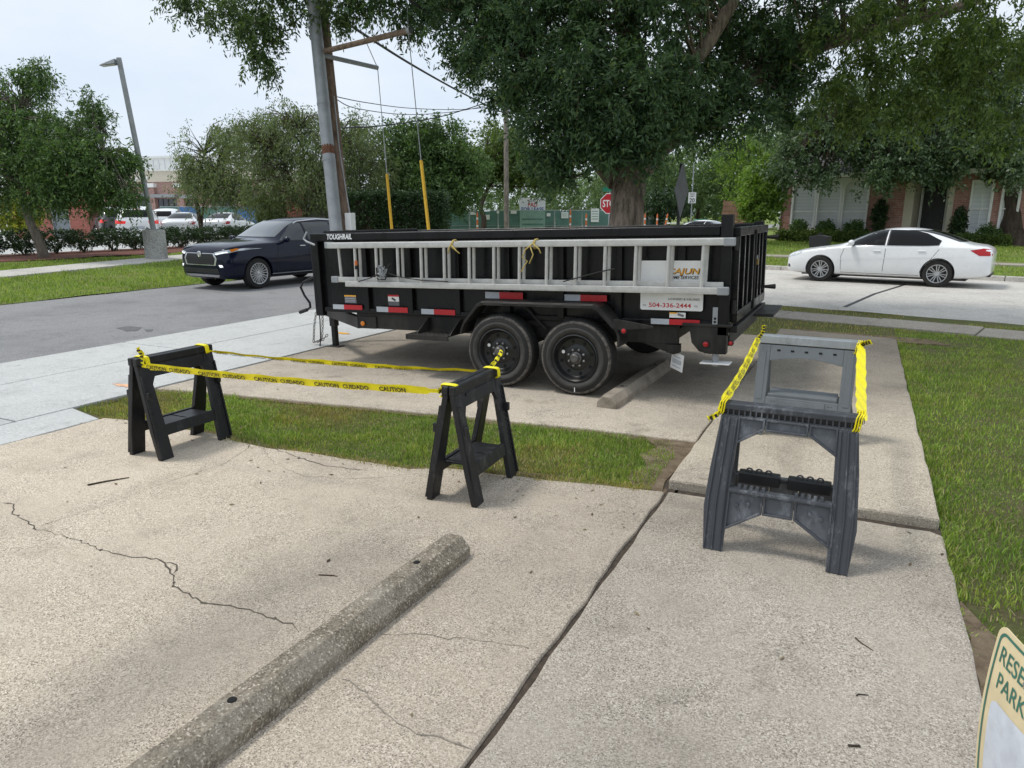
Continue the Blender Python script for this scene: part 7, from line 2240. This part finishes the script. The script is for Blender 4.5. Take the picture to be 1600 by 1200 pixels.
a, b = pdp(530, 340, 30), pdp(694, 340, 30)
u = b - a
box_hedge('clipped_hedge', 'tall dark clipped hedge behind the trailer front', (a.x, a.y, -.05), math.atan2(u.y, u.x), u.length, 1.6, pdp(610, 303, 30).z + .05, 2600, (.09, .05), 'leaf_hedge', 31)
a, b = pdp(402, 340, 38), pdp(452, 340, 37)
u = b - a
box_hedge('clipped_hedge', 'clipped green hedge left of the brick pier', (a.x, a.y, .35), math.atan2(u.y, u.x), u.length, 1.2, pdp(425, 310, 37.5).z - .35, 700, (.1, .06), 'leaf_olive', 32)
# row of lot shrubs with bare stems
rgx = np.random.default_rng(5)
for i in range(27):
    b_ = 9.5 + i * 1.05
    e = empty('hedge_shrub', (-25.6 + rgx.uniform(-.1, .1), b_, .36), (0, 0, 0), 'dark shrub in the low hedge row along the parking lot', 'shrub', 'shrubs of the hedge row along the lot')
    mb = MB()
    for k in range(6):
        t = rgx.uniform(0, 6.28); r_ = rgx.uniform(.15, .4)
        mb.tube([(0, 0, 0), (math.cos(t) * r_ * .4, math.sin(t) * r_ * .4, .2), (math.cos(t) * r_, math.sin(t) * r_, .5)], [.025, .018, .01], 4, cap=False)
    mb.build('stems', MT['bark_dark'], e)
    n = 120
    C = rgx.uniform(-1, 1, (n, 3)) * np.array([.45, .56, .25]) + np.array([0, 0, .56])
    C[:20] = rgx.uniform(-1, 1, (20, 3)) * np.array([.3, .35, .12]) + np.array([0, 0, .28])
    D = C - np.array([0, 0, .4]); D /= np.linalg.norm(D, axis=1, keepdims=True)
    leaf_mesh('crown', C, D, np.full(n, .14), 4, 5, (.075, .045), .1, MT['leaf_hedge'], e, seed=50 + i)
# shrubs round the house and lot
def shrub(name, label, c, r, n, leaf, lw, cr, seed, group=None, z0=None, cat='shrub'):
    c = Vector(c)
    zb = c.z - r[2] * .95 if z0 is None else z0
    e = empty(name, (c.x, c.y, zb), (0, 0, 0), label, cat, group)
    rg = np.random.default_rng(seed)
    C, D = blob_pts([((0, 0, c.z - zb), r, n)], rg)
    leaf_mesh('crown', C, D, np.full(n, cr), 4, 7, lw, .1, MT[leaf], e, seed=seed)
    MB().tube([(0, 0, -.1), (.02, 0, (c.z - zb) * .8)], [.05, .02], 6).build('stem', MT['bark_dark'], e)
    return e


def HP(px, py, y): return HM @ hp_(px, py, y)


for px, py, lb_ in ((1247, 356, 'round shrub under the left arched window'), (1291, 356, 'round shrub under the middle arched window'), (1335, 356, 'round shrub under the right arched window'), (1545, 365, 'round shrub between the two right windows')):
    shrub('ball_shrub', lb_, HP(px, py, -.7), (.36, .36, .32), 90, 'leaf_mid', (.09, .05), .14, px, 'ball shrubs along the house', z0=.4)
for px, py, lb_ in ((1374, 338, 'upright topiary left of the front door'), (1498, 350, 'upright topiary right of the front door')):
    shrub('topiary', lb_, HP(px, py, -.5), (.26, .26, .75), 150, 'leaf_hedge', (.09, .05), .13, px, 'topiaries flanking the front door', z0=.4)
for x0, x1, y0, lb_ in ((1216, 1352, 362, 'low clipped hedge under the arched windows'), (1497, 1572, 371, 'low clipped hedge right of the front door')):
    a, b = HP(x0, y0, -1.25), HP(x1, y0 + 2, -1.25)
    u = b - a; u.z = 0
    box_hedge('front_hedge', lb_, (a.x, a.y, .38), math.atan2(u.y, u.x), u.length, .7, a.z - .38, 900, (.08, .05), 'leaf_olive', x0)
c = pdp(1192, 300, 31)
shrub('bright_bush', 'bright yellow green bush beside the tailgate in front of the board fence', (c.x, c.y, c.z), (1.0, 1.0, 1.5), 260, 'leaf_light', (.16, .09), .3, 77, z0=.2)
c = pdp(22, 335, 29)
shrub('gold_shrub', 'golden leaved shrub behind the hedge at the left edge', (c.x, c.y, c.z), (1.0, 1.0, .85), 230, 'leaf_yellow', (.11, .07), .2, 78, z0=.35)
c = pdp(1040, 320, 60)
shrub('dark_bush', 'dark rounded bush left of the speed limit sign', (c.x, c.y, c.z), (2.2, 2.2, 1.6), 200, 'leaf_hedge', (.25, .13), .4, 79, z0=0)
for k, (px, py, lb_) in enumerate(((1000, 340, 'low green shrub at the foot of the big trunk on its right'),)):
    pass
